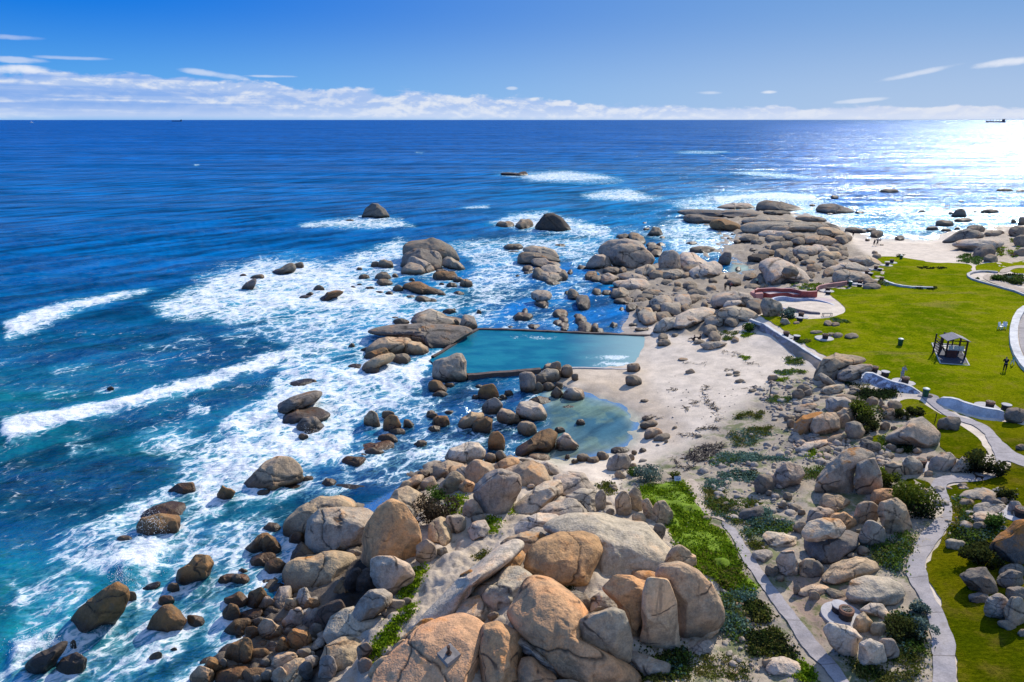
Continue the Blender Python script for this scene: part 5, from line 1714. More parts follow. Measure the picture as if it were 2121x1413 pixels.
# ------------------------------------------------------------------ leaf clouds
def mat_leaf(name, two=True):
    t = NT(name); c = t.attr("lc", "Color"); n = t.noise(t.pos(), 7., 3, .6)
    k = t.ramp(n, .3, .7, .6, 1.4); c = t.n("HueSaturation", {"Value": k, "Color": c}).outputs[0]
    d = t.n("BsdfDiffuse", {"Color": c}).outputs[0]; tr = t.n("BsdfTranslucent", {"Color": c}).outputs[0]
    return t.done(t.n("MixShader", {0: .3, 1: d, 2: tr}).outputs[0])
MAT['leaf'] = mat_leaf("foliage")
def leaves(C, size, up=.5, rng=RNG, asp=1.7):
    n = len(C); d = rng.normal(size=(n, 3)); d[:,2] = np.abs(d[:,2])*.6+up; d /= np.linalg.norm(d, axis=1)[:,None]
    r = rng.normal(size=(n, 3)); s = np.cross(d, r); s /= np.linalg.norm(s, axis=1)[:,None]
    s *= (size*.5)[:,None]; u = np.cross(s, d)*0+d*(size*asp*.6)[:,None]
    V = np.stack([C-s*.4, C+s*.4, C+s+u*.6, C+u], 1); V[:,3] += s*0; V[:,2] = C+s*.8+u*.55
    V = np.stack([C, C+s+u*.5, C+u, C-s+u*.5], 1)
    return V.reshape(-1, 3), np.arange(4*n).reshape(-1, 4)
def cover(name, label, patches):
    """low plants: patch = polygon, colours, plants per polygon, leaf size, height"""
    Vs, Fs, Cs, n = [], [], [], 0; rng = np.random.default_rng(21)
    for poly, cols, cnt, ls, ht in patches:
        ht = ht*.72
        P = np.array(poly, float); lo, hi = P.min(0), P.max(0); pts = []
        while len(pts) < cnt:
            q = rng.uniform(lo, hi, (cnt*2, 2)); m = poly_mask(poly, q[:,0], q[:,1], 3.) > rng.uniform(.25, .75, len(q)); pts += list(q[m])
        pts = np.array(pts[:cnt]); okp = (poly_sd(PATH_A[0], pts[:,0], pts[:,1]) > np.where(pts[:,1] > 1180, 24, 12)) & (poly_sd(PATH_B[0], pts[:,0], pts[:,1]) > np.where(pts[:,1] > 1180, 24, 12)); pts = pts[okp]
        if len(pts) < 7: continue
        W = np.array([gpix(a, b) for a, b in pts[::6]])       # clump centres
        idx = np.repeat(np.arange(len(W)), 6*7); rad = .9*ht+.25
        C = W[idx]+rng.normal(size=(len(idx), 3))*np.array([rad, rad, 0])*.55
        C[:,2] = surf(C[:,0], C[:,1])+ht*(rng.random(len(C))**.7)*(.35+.65*rng.random(len(W)))[idx]
        pal = np.array(cols)[rng.integers(0, len(cols), len(W))][idx]*rng.uniform(.6, 1.35, (len(idx), 1))
        V, F = leaves(C, rng.uniform(.6, 1.3, len(C))*ls, .45, rng); Vs.append(V); Fs.append(F+n); n += len(V); Cs.append(np.repeat(pal, 4, 0))
    o = mk(name, np.vstack(Vs), np.vstack(Fs), MAT['leaf'], smooth=False, attrs={"lc": ('FLOAT_COLOR', np.clip(np.vstack(Cs), 0, 1))})
    return tag(o, label, "plants", kind="stuff")
GRN = [(.18,.28,.012),(.25,.34,.02),(.12,.20,.012)]; OLV = [(.15,.16,.03),(.21,.19,.05),(.09,.115,.02)]; TEA = [(.15,.25,.19),(.22,.32,.25),(.09,.16,.12)]; DRK = [(.035,.055,.018),(.05,.075,.02),(.03,.04,.02)]; MIX = [(.09,.14,.02),(.13,.20,.03),(.12,.20,.14),(.16,.17,.05)]
MATP = cv('L', [(200,190),(330,140),(440,118),(515,130),(560,220),(640,300),(660,330),(690,420),(760,440),(830,520),(890,640),(865,690),(985,790),(1000,830),(900,850),(800,800),(700,720),(620,720),(560,620),(470,520),(430,440),(410,400),(330,300),(250,240)])
MAT['mat'] = simple("mat of low green plants", (.15, .23, .010), .95, .45, 1.2, .15)
o = drape("green_mat", [MATP], MAT['mat'], .05, 6, .45, rag=.15, lump=.32, lsc=1.1); tag(o, "bright green mat of low plants beside the straight path", "plants", kind="stuff")
cover("ground_cover", "low coastal plants growing between rocks, sand and paths", [
 (MATP, GRN, 2600, .15, .38),
 (cv('L', [(600,570),(880,640),(990,800),(850,830),(640,700)]), OLV+GRN, 700, .16, .4),
 (cv('M', [(1150,1270),(1230,1150),(1330,1020),(1420,905),(1410,980),(1300,1090),(1230,1230),(1180,1290)]), GRN, 320, .14, .25),
 (cv('M', [(1340,865),(1420,700),(1510,645),(1450,790),(1400,865)]), GRN, 240, .14, .25),
 (cv('H', [(0,1340),(60,1290),(160,1180),(60,1310),(0,1360)]), GRN, 70, .12, .2), (cv('H', [(0,1150),(60,1130),(20,1210),(0,1230)]), GRN, 60, .12, .2),
 (cv('H', [(350,380),(465,365),(440,455),(360,465)]), GRN, 160, .14, .35), (cv('H', [(575,478),(645,470),(625,545),(590,572)]), GRN, 100, .14, .25), (cv('H', [(690,410),(740,390),(720,450),(690,450)]), GRN, 50, .12, .2),
 (cv('H', [(490,690),(560,660),(600,640),(560,690)]), OLV, 40, .12, .15), (cv('H', [(1190,280),(1280,280),(1300,330),(1260,400),(1240,330)]), OLV, 110, .13, .25),
 (cv('H', [(590,1170),(650,1150),(660,1200),(610,1215)]), GRN, 80, .12, .3), (cv('H', [(600,1210),(740,1180),(750,1230),(640,1280),(600,1260)]), [(.02,.022,.018),(.03,.03,.02)], 220, .12, .3), (cv('H', [(1480,1240),(1600,1290),(1652,1270),(1652,1400),(1440,1400)]), DRK+OLV, 150, .14, .3),
 (cv('H', [(960,845),(1060,850),(1050,885),(960,870)]), DRK, 60, .12, .2), (cv('H', [(1480,815),(1570,800),(1560,855),(1500,850)]), DRK, 60, .12, .25),
 (cv('K', [(560,620),(740,570),(765,640),(700,720),(680,800),(560,760),(500,650)]), MIX, 620, .14, .4), (cv('K', [(680,790),(760,900),(830,1000),(800,1020),(690,900),(640,830)]), MIX, 300, .14, .35),
 (cv('K', [(620,1060),(840,1020),(860,1200),(700,1260),(600,1160)]), MIX+DRK, 560, .14, .35), (cv('K', [(500,1290),(640,1260),(840,1230),(840,1380),(640,1413),(430,1380)]), OLV, 330, .11, .18), (cv('K', [(280,1220),(420,1300),(560,1360),(400,1380),(300,1300)]), OLV+DRK, 200, .12, .22),
 (cv('K', [(960,330),(1010,330),(1100,450),(1180,560),(1100,600),(980,560),(950,480)]), MIX+OLV, 420, .14, .35), (cv('K', [(1000,560),(1200,560),(1190,680),(1060,680),(960,620)]), DRK+MIX, 320, .15, .4),
 (cv('L', [(640,175),(770,180),(760,240),(1010,240),(1000,285),(800,300),(905,395),(780,390),(700,310)]), MIX+OLV, 620, .14, .3), (cv('L', [(760,80),(860,50),(990,80),(960,120),(800,115)]), TEA, 200, .14, .3),
 (cv('L', [(660,115),(770,115),(780,160),(670,165)]), TEA, 130, .14, .3), (cv('L', [(880,430),(1000,390),(1200,380),(1245,440),(1030,460),(900,480)]), MIX+TEA, 420, .14, .35), (cv('L', [(880,330),(1060,290),(1070,340),(950,390)]), TEA, 200, .14, .3),
 (cv('L', [(930,480),(1040,540),(960,580),(920,520)]), OLV, 120, .12, .2), (cv('L', [(860,820),(990,830),(980,880),(880,880)]), TEA, 170, .15, .35), (cv('L', [(780,830),(860,860),(860,900),(780,890)]), MIX, 120, .14, .3),
 (cv('L', [(750,920),(880,960),(905,1080),(860,1140),(760,1060)]), MIX+TEA, 360, .15, .35), (cv('L', [(950,890),(1085,970),(1060,1035),(950,1000)]), DRK+OLV, 260, .14, .3),
 (cv('L', [(950,1110),(1100,1090),(1240,1170),(1250,1260),(1100,1255),(960,1245)]), OLV+DRK, 620, .13, .28), (cv('L', [(1200,1290),(1290,1290),(1360,1413),(1290,1413)]), GRN, 180, .12, .2), (cv('L', [(480,1250),(700,1200),(900,1290),(1000,1400),(500,1400)]), OLV, 320, .10, .14),
 (cv('L', [(380,1300),(500,1210),(540,1320),(420,1390)]), DRK+MIX, 200, .14, .35), (cv('L', [(1080,860),(1240,960),(1300,1060),(1200,960)]), OLV, 120, .10, .14), (cv('L', [(1310,1080),(1420,1170),(1591,1330),(1591,1370),(1450,1220)]), OLV, 160, .10, .14),
 (cv('C', [(1150,900),(1380,885),(1405,920),(1330,952),(1220,932)]), GRN+MIX, 200, .22, .4), (cv('C', [(820,1000),(880,1010),(860,1050),(810,1030)]), OLV, 50, .2, .3), (cv('C', [(530,1300),(640,1290),(700,1330),(640,1380),(520,1380)]), MIX, 130, .16, .25), (cv('C', [(710,1310),(830,1320),(760,1350),(710,1350)]), GRN, 90, .16, .25),
 (cv('G', [(1300,460),(1550,448),(1562,478),(1420,500),(1320,498)]), GRN+MIX, 190, .15, .22), (cv('G', [(1390,330),(1530,370),(1520,408),(1410,392)]), MIX, 140, .15, .3), (cv('G', [(1310,530),(1400,520),(1400,550),(1320,560)]), GRN, 60, .14, .2),
 (cv('G', [(990,320),(1060,340),(1040,365),(995,355)]), GRN, 40, .14, .2), (cv('G', [(940,840),(1180,830),(1160,880),(960,880)]), OLV, 150, .12, .22), (cv('G', [(900,1000),(1130,960),(1260,1010),(1220,1090),(1000,1130),(910,1130)]), OLV+TEA, 420, .12, .22), (cv('G', [(1200,690),(1450,690),(1440,750),(1220,750)]), MIX, 150, .12, .2),
 (cv('G', [(1110,960),(1260,950),(1260,1030),(1130,1020)]), OLV, 130, .12, .25), (cv('G', [(940,1190),(1180,1200),(1180,1265),(1000,1262)]), TEA, 190, .14, .25), (cv('G', [(1220,1220),(1400,1230),(1390,1262),(1230,1256)]), TEA, 100, .14, .2), (cv('G', [(830,1190),(900,1180),(960,1240),(820,1300),(710,1310),(720,1260)]), TEA+MIX, 220, .14, .3), (cv('G', [(840,1370),(1100,1350),(1140,1413),(840,1413)]), TEA+DRK, 260, .14, .3),
 (cv('J', [(245,1170),(325,1190),(300,1240),(245,1230)]), GRN, 90, .14, .4), (cv('J', [(800,1050),(900,1020),(930,1175),(860,1180)]), GRN+MIX, 160, .12, .25), (cv('J', [(960,1090),(1140,1130),(1120,1180),(980,1140)]), DRK, 110, .14, .3), (cv('J', [(620,660),(980,640),(1000,700),(760,720),(640,700)]), DRK, 330, .17, .5),
 (cv('J', [(560,570),(760,600),(770,660),(660,640)]), DRK+OLV, 110, .14, .3), (cv('J', [(190,1330),(400,1300),(330,1413),(190,1413)]), MIX, 180, .13, .25), (cv('J', [(840,1310),(990,1370),(1000,1413),(850,1413)]), GRN+DRK, 160, .14, .35),
 (cv('D', [(1500,655),(1640,630),(1760,680),(1700,715),(1560,690)]), [(.08,.15,.03),(.11,.18,.05)], 170, .3, .6), (cv('D', [(1880,580),(1950,560),(1960,650),(1880,660)]), GRN+OLV, 90, .25, .4), (cv('D', [(1990,560),(2060,540),(2110,610),(2060,660),(1995,640)]), GRN+OLV, 120, .25, .4), (cv('D', [(2010,490),(2060,485),(2040,530),(2010,530)]), GRN+OLV, 50, .25, .3),
 (cv('D', [(1840,830),(1960,810),(2121,810),(2121,900),(1960,880)]), DRK+MIX, 210, .3, .7), (cv('D', [(1180,738),(1260,735),(1420,745),(1400,765),(1230,760)]), DRK, 80, .2, .3), (cv('D', [(840,865),(930,880),(920,910),(850,900)]), MIX, 80, .22, .5), (cv('D', [(1160,910),(1330,920),(1330,945),(1200,940)]), DRK, 90, .2, .4), (cv('D', [(480,1190),(580,1220),(500,1240),(430,1200)]), MIX, 70, .2, .3), (cv('D', [(110,1385),(240,1390),(200,1405),(130,1400)]), MIX, 60, .18, .25), (cv('D', [(980,640),(1060,630),(1050,660),(980,650)]), DRK, 40, .2, .4),
])
# ------------------------------------------------------------------ bushes
MAT['bark'] = simple("bark", (.07, .05, .035), .95, .3, 8, .02)
def bush(cx, cy, w, h, cols, label, group="bushes in the coastal scrub", n=2600, ls=.16, seed=0):
    rng = np.random.default_rng(seed+int(cx)); B = gpix(cx, cy+h*.42); t = float((B-CAM)@FWD); W, H = w*t/FPX, h*t/FPX
    ht = min(H*.85, W*.8); c = np.array([B[0], B[1]+W*.22, hz(B[0], B[1]+W*.2)])
    root = empty("shrub", c); tag(root, label, "bush", group)
    st = MB()
    for k in range(5):
        a = rng.uniform(0, 6.28); st.bar((.05*math.cos(a), .05*math.sin(a), -.15), (W*.22*math.cos(a), W*.2*math.sin(a), ht*.55), .05)
    st.build("trunk", MAT['bark'], root)
    # lobed crown: several leaf clumps of different size
    nl = 9; L = rng.normal(size=(nl, 3))*np.array([W*.24, W*.20, ht*.15])+np.array([0, 0, ht*.48]); R = rng.uniform(.20, .34, nl)*min(W, ht*1.5)
    k = rng.integers(0, nl, n); d = rng.normal(size=(n, 3)); d /= np.linalg.norm(d, axis=1)[:,None]
    P = L[k]+d*(R[k]*rng.random(n)**.25)[:,None]; P[:,2] = np.abs(P[:,2])
    topness = np.clip(P[:,2]/max(ht, .1), 0, 1)
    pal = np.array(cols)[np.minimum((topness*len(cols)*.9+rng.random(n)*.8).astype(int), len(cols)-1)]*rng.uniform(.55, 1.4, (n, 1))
    V, F = leaves(P, rng.uniform(.6, 1.3, n)*ls, .1, rng)
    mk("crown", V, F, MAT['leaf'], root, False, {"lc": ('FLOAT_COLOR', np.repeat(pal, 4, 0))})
    return root
D1 = [(.018,.02,.012),(.04,.045,.02),(.07,.08,.02)]; D2 = [(.02,.025,.014),(.045,.06,.02),(.13,.16,.02)]; BR = [(.04,.028,.02),(.065,.05,.035),(.09,.07,.045)]; TL = [(.06,.10,.08),(.10,.16,.13),(.16,.22,.18)]; GR = [(.03,.06,.012),(.06,.12,.02),(.10,.17,.03)]
bush(898, 1060, 74, 66, BR, "dark brown woody bush in a hollow of the near outcrop", n=3200, ls=.14)
bush(906, 1030, 44, 34, GR, "small green bush above the dark brown woody bush", n=900, ls=.13)
bush(1896, 1046, 92, 74, D2, "largest dark bush with a bright green top, beside the winding path", n=4200, ls=.15)
bush(1798, 852, 60, 50, D2, "dense dark bush right of the scrub dome boulder", n=2600, ls=.17)
bush(1806, 882, 52, 28, D1, "low dark bush right of the spherical boulder", n=1300, ls=.17)
bush(2028, 962, 68, 50, D1, "nearly black bush beside the twin boulder at the path bend", n=2800, ls=.17)
bush(1866, 858, 26, 24, D1, "small dark bush between stones behind the inner lawn wedge", n=700, ls=.17)
bush(1896, 857, 44, 18, D1, "low spreading dark bush touching the inner lawn", n=800, ls=.17)
bush(1838, 994, 46, 44, D2, "green-black bush right of the tall split boulder", n=1500, ls=.15)
bush(2042, 1160, 78, 44, D1, "dark bush above the tilted dark slab", n=1800, ls=.14)
bush(2062, 1084, 36, 32, GR, "green bush among rocks left of the orange-capped boulder", n=900, ls=.14)
bush(2092, 1030, 40, 26, D1, "dark bush among pale rocks right of the winding path", n=900, ls=.14)
bush(1552, 680, 28, 18, GR, "rounded bright green bush under the start of the beach wall", n=900, ls=.2)
bush(1636, 650, 32, 22, TL, "grey-green bush between barbecue and paddling pool", n=900, ls=.22)
bush(1346, 986, 62, 34, TL, "blue-green bush at the top of the bright green mat", n=1700, ls=.13)
bush(1315, 979, 30, 18, GR, "small dark green bush beside the blue-green bush", n=600, ls=.12)
bush(1395, 984, 20, 20, D2, "small olive bush behind the white sign", n=500, ls=.11)
bush(1908, 1258, 30, 30, TL, "round blue-green bush beside the winding path", n=800, ls=.11)
bush(1912, 1306, 44, 34, TL, "cluster of blue-green bush nearest the bottom of the winding path", n=1100, ls=.11)
bush(1868, 1304, 66, 44, D1, "low dark green bush below the barbecue pad boulder", n=1500, ls=.12)
bush(2024, 578, 5, 5, GR, "tiny green bush inside the curved kerb", n=100, ls=.25)
bush(2068, 577, 26, 10, GR, "low green bush inside the bend of the far path", n=500, ls=.28)
# ------------------------------------------------------------------ kelp on the sand
def kelp():
    rng = np.random.default_rng(8); Vs, Fs, n = [], [], 0
    def strip(P, a, ln, w):
        nonlocal n
        k = 5; pts = []
        for i in range(k):
            pts.append((P[0], P[1], float(surf(P[0], P[1])[0])+.03+rng.uniform(0, .10), a)); a += rng.normal()*.5; P = P+np.array([math.cos(a), math.sin(a)])*ln/k
        for i, (x, y, z, b) in enumerate(pts):
            ww = w*(1-.6*i/k); Vs.append((x-math.sin(b)*ww, y+math.cos(b)*ww, z)); Vs.append((x+math.sin(b)*ww, y-math.cos(b)*ww, z+rng.uniform(0, .06)))
        for i in range(k-1): Fs.append((n+2*i, n+2*i+1, n+2*i+3, n+2*i+2))
        n += 2*k
    for line, cnt in [([(720,600),(650,640),(680,700),(700,760)],44), ([(750,750),(790,850)],34), ([(560,715),(610,740),(530,800),(500,780)],26), ([(600,975),(700,960),(800,968)],36), ([(430,1015),(560,1035),(640,1030)],20), ([(490,390),(690,405)],10), ([(850,465),(920,440)],14),
                      ([(820,290),(890,300),(970,310),(960,340)],22), ([(400,1280),(520,1330),(560,1300)],26), ([(140,870),(270,880)],18), ([(350,620),(440,640)],12), ([(1010,625),(1180,600)],8), ([(60,85),(150,125),(180,80)],14), ([(1030,400),(1160,405)],12), ([(780,880),(800,910)],8), ([(400,1210),(440,1290)],10)]:
        L = cv('G', line)
        for _ in range(cnt):
            i = rng.integers(0, len(L)-1); f = rng.random(); x = L[i][0]*(1-f)+L[i+1][0]*f+rng.normal()*2.2; y = L[i][1]*(1-f)+L[i+1][1]*f+rng.normal()*1.2
            strip(gpix(x, y)[:2], rng.uniform(0, 6.28), rng.uniform(.4, 1.2), rng.uniform(.03, .07))
    poly = cv('G', [(500,1205),(640,1130),(830,1095),(820,1150),(700,1230),(580,1275)]); P = np.array(poly); lo, hi = P.min(0), P.max(0); c = 0
    while c < 330:
        q = rng.uniform(lo, hi)
        if poly_mask(poly, np.array([q[0]]), np.array([q[1]]), 2.)[0] > .5: strip(gpix(*q)[:2], rng.uniform(0, 6.28), rng.uniform(.5, 1.3), rng.uniform(.03, .08)); c += 1
    o = mk("kelp", np.array(Vs), np.array(Fs), simple("kelp", (.035, .022, .018), .6, .4, 3))
    tag(o, "dark strands of washed-up kelp lying across the pale sand", "seaweed", kind="stuff")
kelp()
make_rocks(); scatter_stones()
# ------------------------------------------------------------------ built things
MAT['white'] = simple("weathered whitewash", (.60, .59, .58), .85, .32, .8, .03)
MAT['whitewall'] = None
def mat_whitewall():
    t = NT("stained whitewash"); p = t.pos(); n = t.noise(t.vmul(p, (1.6, 1.6, .5)), 1.2, 7, .7); m = t.noise(p, .5, 5, .6)
    c = t.mix(t.math('MULTIPLY', t.ramp(n, .42, .56), t.ramp(m, .25, .5)), (.62, .62, .68), (.17, .15, .18)); return t.done(t.pbsdf(c, .9, t.bump(n, .5, .05)))
MAT['whitewall'] = mat_whitewall()
def mat_beachwall():
    t = NT("stained retaining wall"); p = t.pos(); n = t.noise(t.vmul(p, (.7, .7, 1.6)), 1.1, 7, .7); x = t.n("SeparateXYZ", {0: p}).outputs[1]
    c = t.mix(t.ramp(n, .35, .62), (.42, .37, .42), (.26, .19, .15)); c = t.mix(t.math('MULTIPLY', t.ramp(x, 92., 84.), .7), c, t.mix(n, (.40, .30, .17), (.17, .13, .11))); return t.done(t.pbsdf(c, .9, t.bump(n, .4, .05)))
MAT['beachwall'] = mat_beachwall()
MAT['conc'] = simple("pale concrete", (.50, .47, .46), .9, .2, 1.5, .02); MAT['dconc'] = simple("wet dark concrete", (.11, .075, .06), .6, .4, 1.5, .05)
MAT['red'] = simple("faded red paint", (.38, .085, .07), .8, .3, .9, .02); MAT['pink'] = simple("faded pink paint", (.50, .24, .22), .85, .22, .8, .02); MAT['pinkc'] = simple("pinkish paving", (.55, .43, .42), .9, .18, .7, .02)
MAT['black'] = simple("blackened brick", (.035, .03, .03), .85, .4, 6, .02); MAT['brick'] = simple("brown brick", (.22, .12, .08), .9, .35, 6, .02); MAT['steel'] = simple("sooty grid", (.10, .09, .085), .5, .3, 6)
MAT['bin'] = simple("green plastic", (.008, .085, .045), .4, .2, 2); MAT['binlid'] = simple("pale bin lid", (.45, .52, .50), .5, .2, 2)
MAT['wood'] = simple("dark stained timber", (.05, .028, .024), .8, .4, 5, .01); MAT['wood2'] = simple("red-brown boards", (.10, .035, .028), .8, .3, 4); MAT['shing'] = simple("grey roof boards", (.24, .225, .25), .8, .25, 4, .01); MAT['panel'] = simple("pale platform boards", (.5, .49, .47), .7, .12, 3)
MAT['mat2'] = simple("dark rubber play mat", (.045, .05, .075), .8, .25, 2)
MAT['poolwater'] = None
def wpts(line, z=None):
    return [np.array(gs(*p)) if z is None else at(p[0], p[1], z) for p in line]
def resamp(L, n):
    L = np.array(L, float); d = np.r_[0, np.cumsum(np.linalg.norm(np.diff(L, axis=0), axis=1))]; s = np.linspace(0, d[-1], n)
    return np.stack([np.interp(s, d, L[:,k]) for k in range(L.shape[1])], -1)
def strip_mesh(name, rows, mat, parent=None, smooth=True):
    rows = [np.array(r) for r in rows]; n = len(rows[0]); V = np.vstack(rows); F = []
    for j in range(len(rows)-1):
        for i in range(n-1): F.append((j*n+i, j*n+i+1, (j+1)*n+i+1, (j+1)*n+i))
    o = mk(name, V, np.array(F), mat, parent, smooth)
    bm = bmesh.new(); bm.from_mesh(o.data); bmesh.ops.recalc_face_normals(bm, faces=bm.faces)
    up = sum((f.normal.z*f.calc_area() for f in bm.faces)); 
    if up < 0: bmesh.ops.reverse_faces(bm, faces=bm.faces)
    bm.to_mesh(o.data); bm.free(); return o
def revet(name, label, top, bot, ztop, face, cap, capw=.45, n=40):
    """retaining wall facing the viewer: sloping face under a coping"""
    T = resamp([at(x, y, ztop if np.isscalar(ztop) else ztop[i]) for i, (x, y) in enumerate(top)], n); B = resamp([gpix(x, y) for x, y in bot], n)
    B[:,2] = np.minimum(B[:,2], T[:,2]-.1)
    c = T.mean(0); root = empty(name, c); T = T-c; B = B-c
    T[:,2] += .04*fbm(np.stack([T[:,0]*.6, T[:,1]*.6, T[:,0]*0], -1), 3)
    out = (B-T)*np.array([1, 1, 0]); out = out/np.maximum(np.linalg.norm(out, axis=1), .05)[:,None]
    mid = T*.5+B*.5+np.array([0, 0, .08])*0; B2 = B+out*.12-np.array([0, 0, .5])
    back = T-out*capw
    strip_mesh("wall_face", [T-np.array([0, 0, .02]), mid, B2], face, root)
    strip_mesh("coping", [T+out*.05-np.array([0, 0, .14]), T+out*.06, T+out*.05+np.array([0, 0, .03]), back+np.array([0, 0, .03]), back-np.array([0, 0, .4])], cap, root, False)
    return tag(root, label, "wall")
revet("retaining_wall", "stained retaining wall with white coping between sand and big lawn", [(1556,660),(1583,672),(1607,688),(1640,708),(1672,729),(1704,748)], [(1560,668),(1590,692),(1612,713),(1640,737),(1668,754),(1690,768)], 3.75, MAT['beachwall'], MAT['white'])
revet("whitewashed_wall", "stained whitewashed wall ending at the green bin, right of cracked boulder", cv('J', [(690,520),(730,478),(790,482),(860,510),(960,550),(1060,575),(1130,600),(1180,630),(1222,658)]), cv('J', [(670,540),(740,572),(800,600),(880,628),(960,650),(1060,662),(1130,670),(1190,672),(1226,668)]), [4.1,4.35,4.35,4.35,4.3,4.3,4.25,4.1,3.8], MAT['whitewall'], MAT['white'], .35)
revet("whitewashed_wall", "cleaner white wall curving along the grass to a dark boulder", cv('J', [(1360,712),(1400,696),(1480,700),(1540,712),(1600,735),(1750,780),(1830,795),(1900,805),(1945,820)]), cv('J', [(1340,730),(1400,765),(1460,792),(1530,815),(1600,838),(1750,866),(1830,876),(1900,886),(1965,893)]), [4.0,4.4,4.6,4.7,4.8,4.85,4.85,4.85,4.8], MAT['white'], MAT['white'], .35)
def lowwall(name, label, line, h, w, mat, n=50, cat="wall", capm=None, base=None):
    L = resamp([gs(*p)[:2] for p in line], n); d = np.gradient(L, axis=0); d /= np.linalg.norm(d, axis=1)[:,None]; N = np.stack([-d[:,1], d[:,0]], -1)*w/2
    z = surf(L[:,0], L[:,1]) if base is None else np.full(n, base); c = np.array([L[:,0].mean(), L[:,1].mean(), z.mean()])
    A, B = L-N, L+N; f = lambda Q, zz: np.column_stack([Q, zz])-c
    hh = h*np.ones(n); rows = [f(A, z-.3), f(A, z+hh), f(B, z+hh), f(B, z-.3)]
    o = strip_mesh(name, rows, mat, None, False); o.location = c
    return tag(o, label, cat) if label else o
lowwall("kerb_wall", "thin pale kerb looping around the far end of the big lawn", [(2066,566),(2045,563.5),(2028,564),(2014,566),(2005,570),(2006,575),(2014,580),(2030,585.5),(2060,593.5),(2085,600.5),(2105,606),(2121,613),(2150,622)], .35, .5, MAT['conc'])
lowwall("white_wall", "broad white wall curving at the right edge of the big lawn", [(2150,790),(2121,762),(2108,742),(2100,720),(2098,700),(2099,682),(2104,664),(2113,648),(2125,640)], .45, .9, MAT['white'])
lowwall("low_kerb", "low straight white kerb standing in the middle of the far lawn", [(1834,586),(1850,591),(1868,595),(1890,597.5),(1912,598),(1932,599)], .38, .5, MAT['white'])
# tidal pool
def mat_pool():
    t = NT("pool water"); p = t.pos(); s = t.n("SeparateXYZ", {0: p}); n = t.noise(t.vmul(p, (.5, 1., 1)), .35, 5, .6); r = t.noise(t.vmul(p, (.7, 1.3, 1)), 1.3, 4, .6); l = t.n("TexVoronoi", {"Vector": t.vadd(t.vmul(p, (.35, 1.1, 1)), t.vmul(t.n("TexNoise", {"Vector": p, "Scale": .6, "Detail": 3.}).outputs["Color"], (1.5, 1.5, 0))), "Scale": 1.1}, feature='DISTANCE_TO_EDGE').outputs["Distance"]
    sh = t.attr("shal"); c = t.mix(t.ramp(n, .35, .65), lin(10, 100, 128), lin(30, 124, 142)); c = t.mix(sh, c, lin(150, 180, 178))
    fo = t.math('MULTIPLY', t.ramp(t.math('ADD', t.math('ADD', n, t.math('MULTIPLY', t.noise(p, 2.4, 6, .75), .8)), t.math('MULTIPLY', t.attr("fm"), .42)), 1.20, 1.34), .85); c = t.mix(fo, c, (.75, .82, .84))
    nm = t.bump(r, .4, .14); return t.done(t.pbsdf(c, t.math('ADD', .12, t.math('MULTIPLY', fo, .5)), nm, IOR=1.33, **{"Specular IOR Level": .25}))
def pool():
    poly = [(990,681),(1060,682),(1160,686),(1250,690),(1345,693),(1341,715),(1339,740),(1330,764),(1240,762),(1190,760),(1110,764),(975,773),(940,772),(905,760),(890,745),(916,726),(950,704)]
    W = [at(x, y, .22) for x, y in densify(poly, 14)]; nb = len(W); P = np.array(W)[:,:2]; lo, hi = P.min(0), P.max(0)
    gx, gy = [a.ravel() for a in np.meshgrid(np.arange(lo[0], hi[0], .8), np.arange(lo[1], hi[1], .8))]; k = poly_sd([tuple(p) for p in P], gx, gy) < -.3
    pts = [Vector(p) for p in P]+[Vector(p) for p in np.stack([gx[k], gy[k]], -1)]
    ov, oe, of, *_ = geometry.delaunay_2d_cdt(pts, [(i, (i+1) % nb) for i in range(nb)], [list(range(nb))], 1, 1e-5)
    V = np.array([(*v, .22) for v in ov]); px, py = project(V); F = np.array([f for f in of if len(f) == 3])
    nr = np.cross(V[F[:,1]]-V[F[:,0]], V[F[:,2]]-V[F[:,0]])[:,2]; F[nr < 0] = F[nr < 0][:, ::-1]
    sh = np.clip(sstep(1150, 1345, px)*.95, 0, 1); fm = sstep(1080, 1300, px)*sstep(700, 750, py)*.75*sstep(1350, 1290, px)+poly_mask([(1040,690),(1160,694),(1150,704),(1060,702)], px, py, 5)*.8
    V[:,2] += .02*fbm(V*np.array([.8, .8, 0]), 3)
    o = mk("tidal_pool_water", V, F, mat_pool(), attrs={"shal": ('FLOAT', sh), "fm": ('FLOAT', fm)}); tag(o, kind="structure")
pool()
def seawall(label, line, z1, w, mat, z0=-1.5):
    L = resamp([at(x, y, z1)[:2] for x, y in line], 30); d = np.gradient(L, axis=0); d /= np.linalg.norm(d, axis=1)[:,None]; N = np.stack([-d[:,1], d[:,0]], -1)*w/2
    c = np.array([*L.mean(0), 0]); zz = z1+.05*fbm(np.column_stack([L*.7, L[:,:1]*0]), 3); f = lambda Q, z: np.column_stack([Q, z+np.zeros(30)])-c
    o = strip_mesh("pool_wall", [f(L-N, z0), f(L-N, zz), f(L+N, zz), f(L+N, z0)], mat, None, False); o.location = c; return tag(o, label, "wall")
seawall("thin dark wall along the far side of the tidal pool", [(988,680),(1040,681),(1120,684),(1200,688),(1280,691),(1352,694)], .42, .5, MAT['dconc'])
seawall("slanting dark wall between tidal pool and open surf", [(896,738),(915,727),(940,711),(965,694),(990,680)], .45, .5, MAT['dconc'])
seawall("brown stained near wall of the tidal pool beside the barrel boulder", [(968,776),(1010,772),(1060,768),(1120,764)], .62, .7, MAT['dconc'])
seawall("low pale edge wall between tidal pool and sand", [(1150,763),(1200,761),(1260,763),(1330,765)], .40, .35, MAT['conc'], 0)
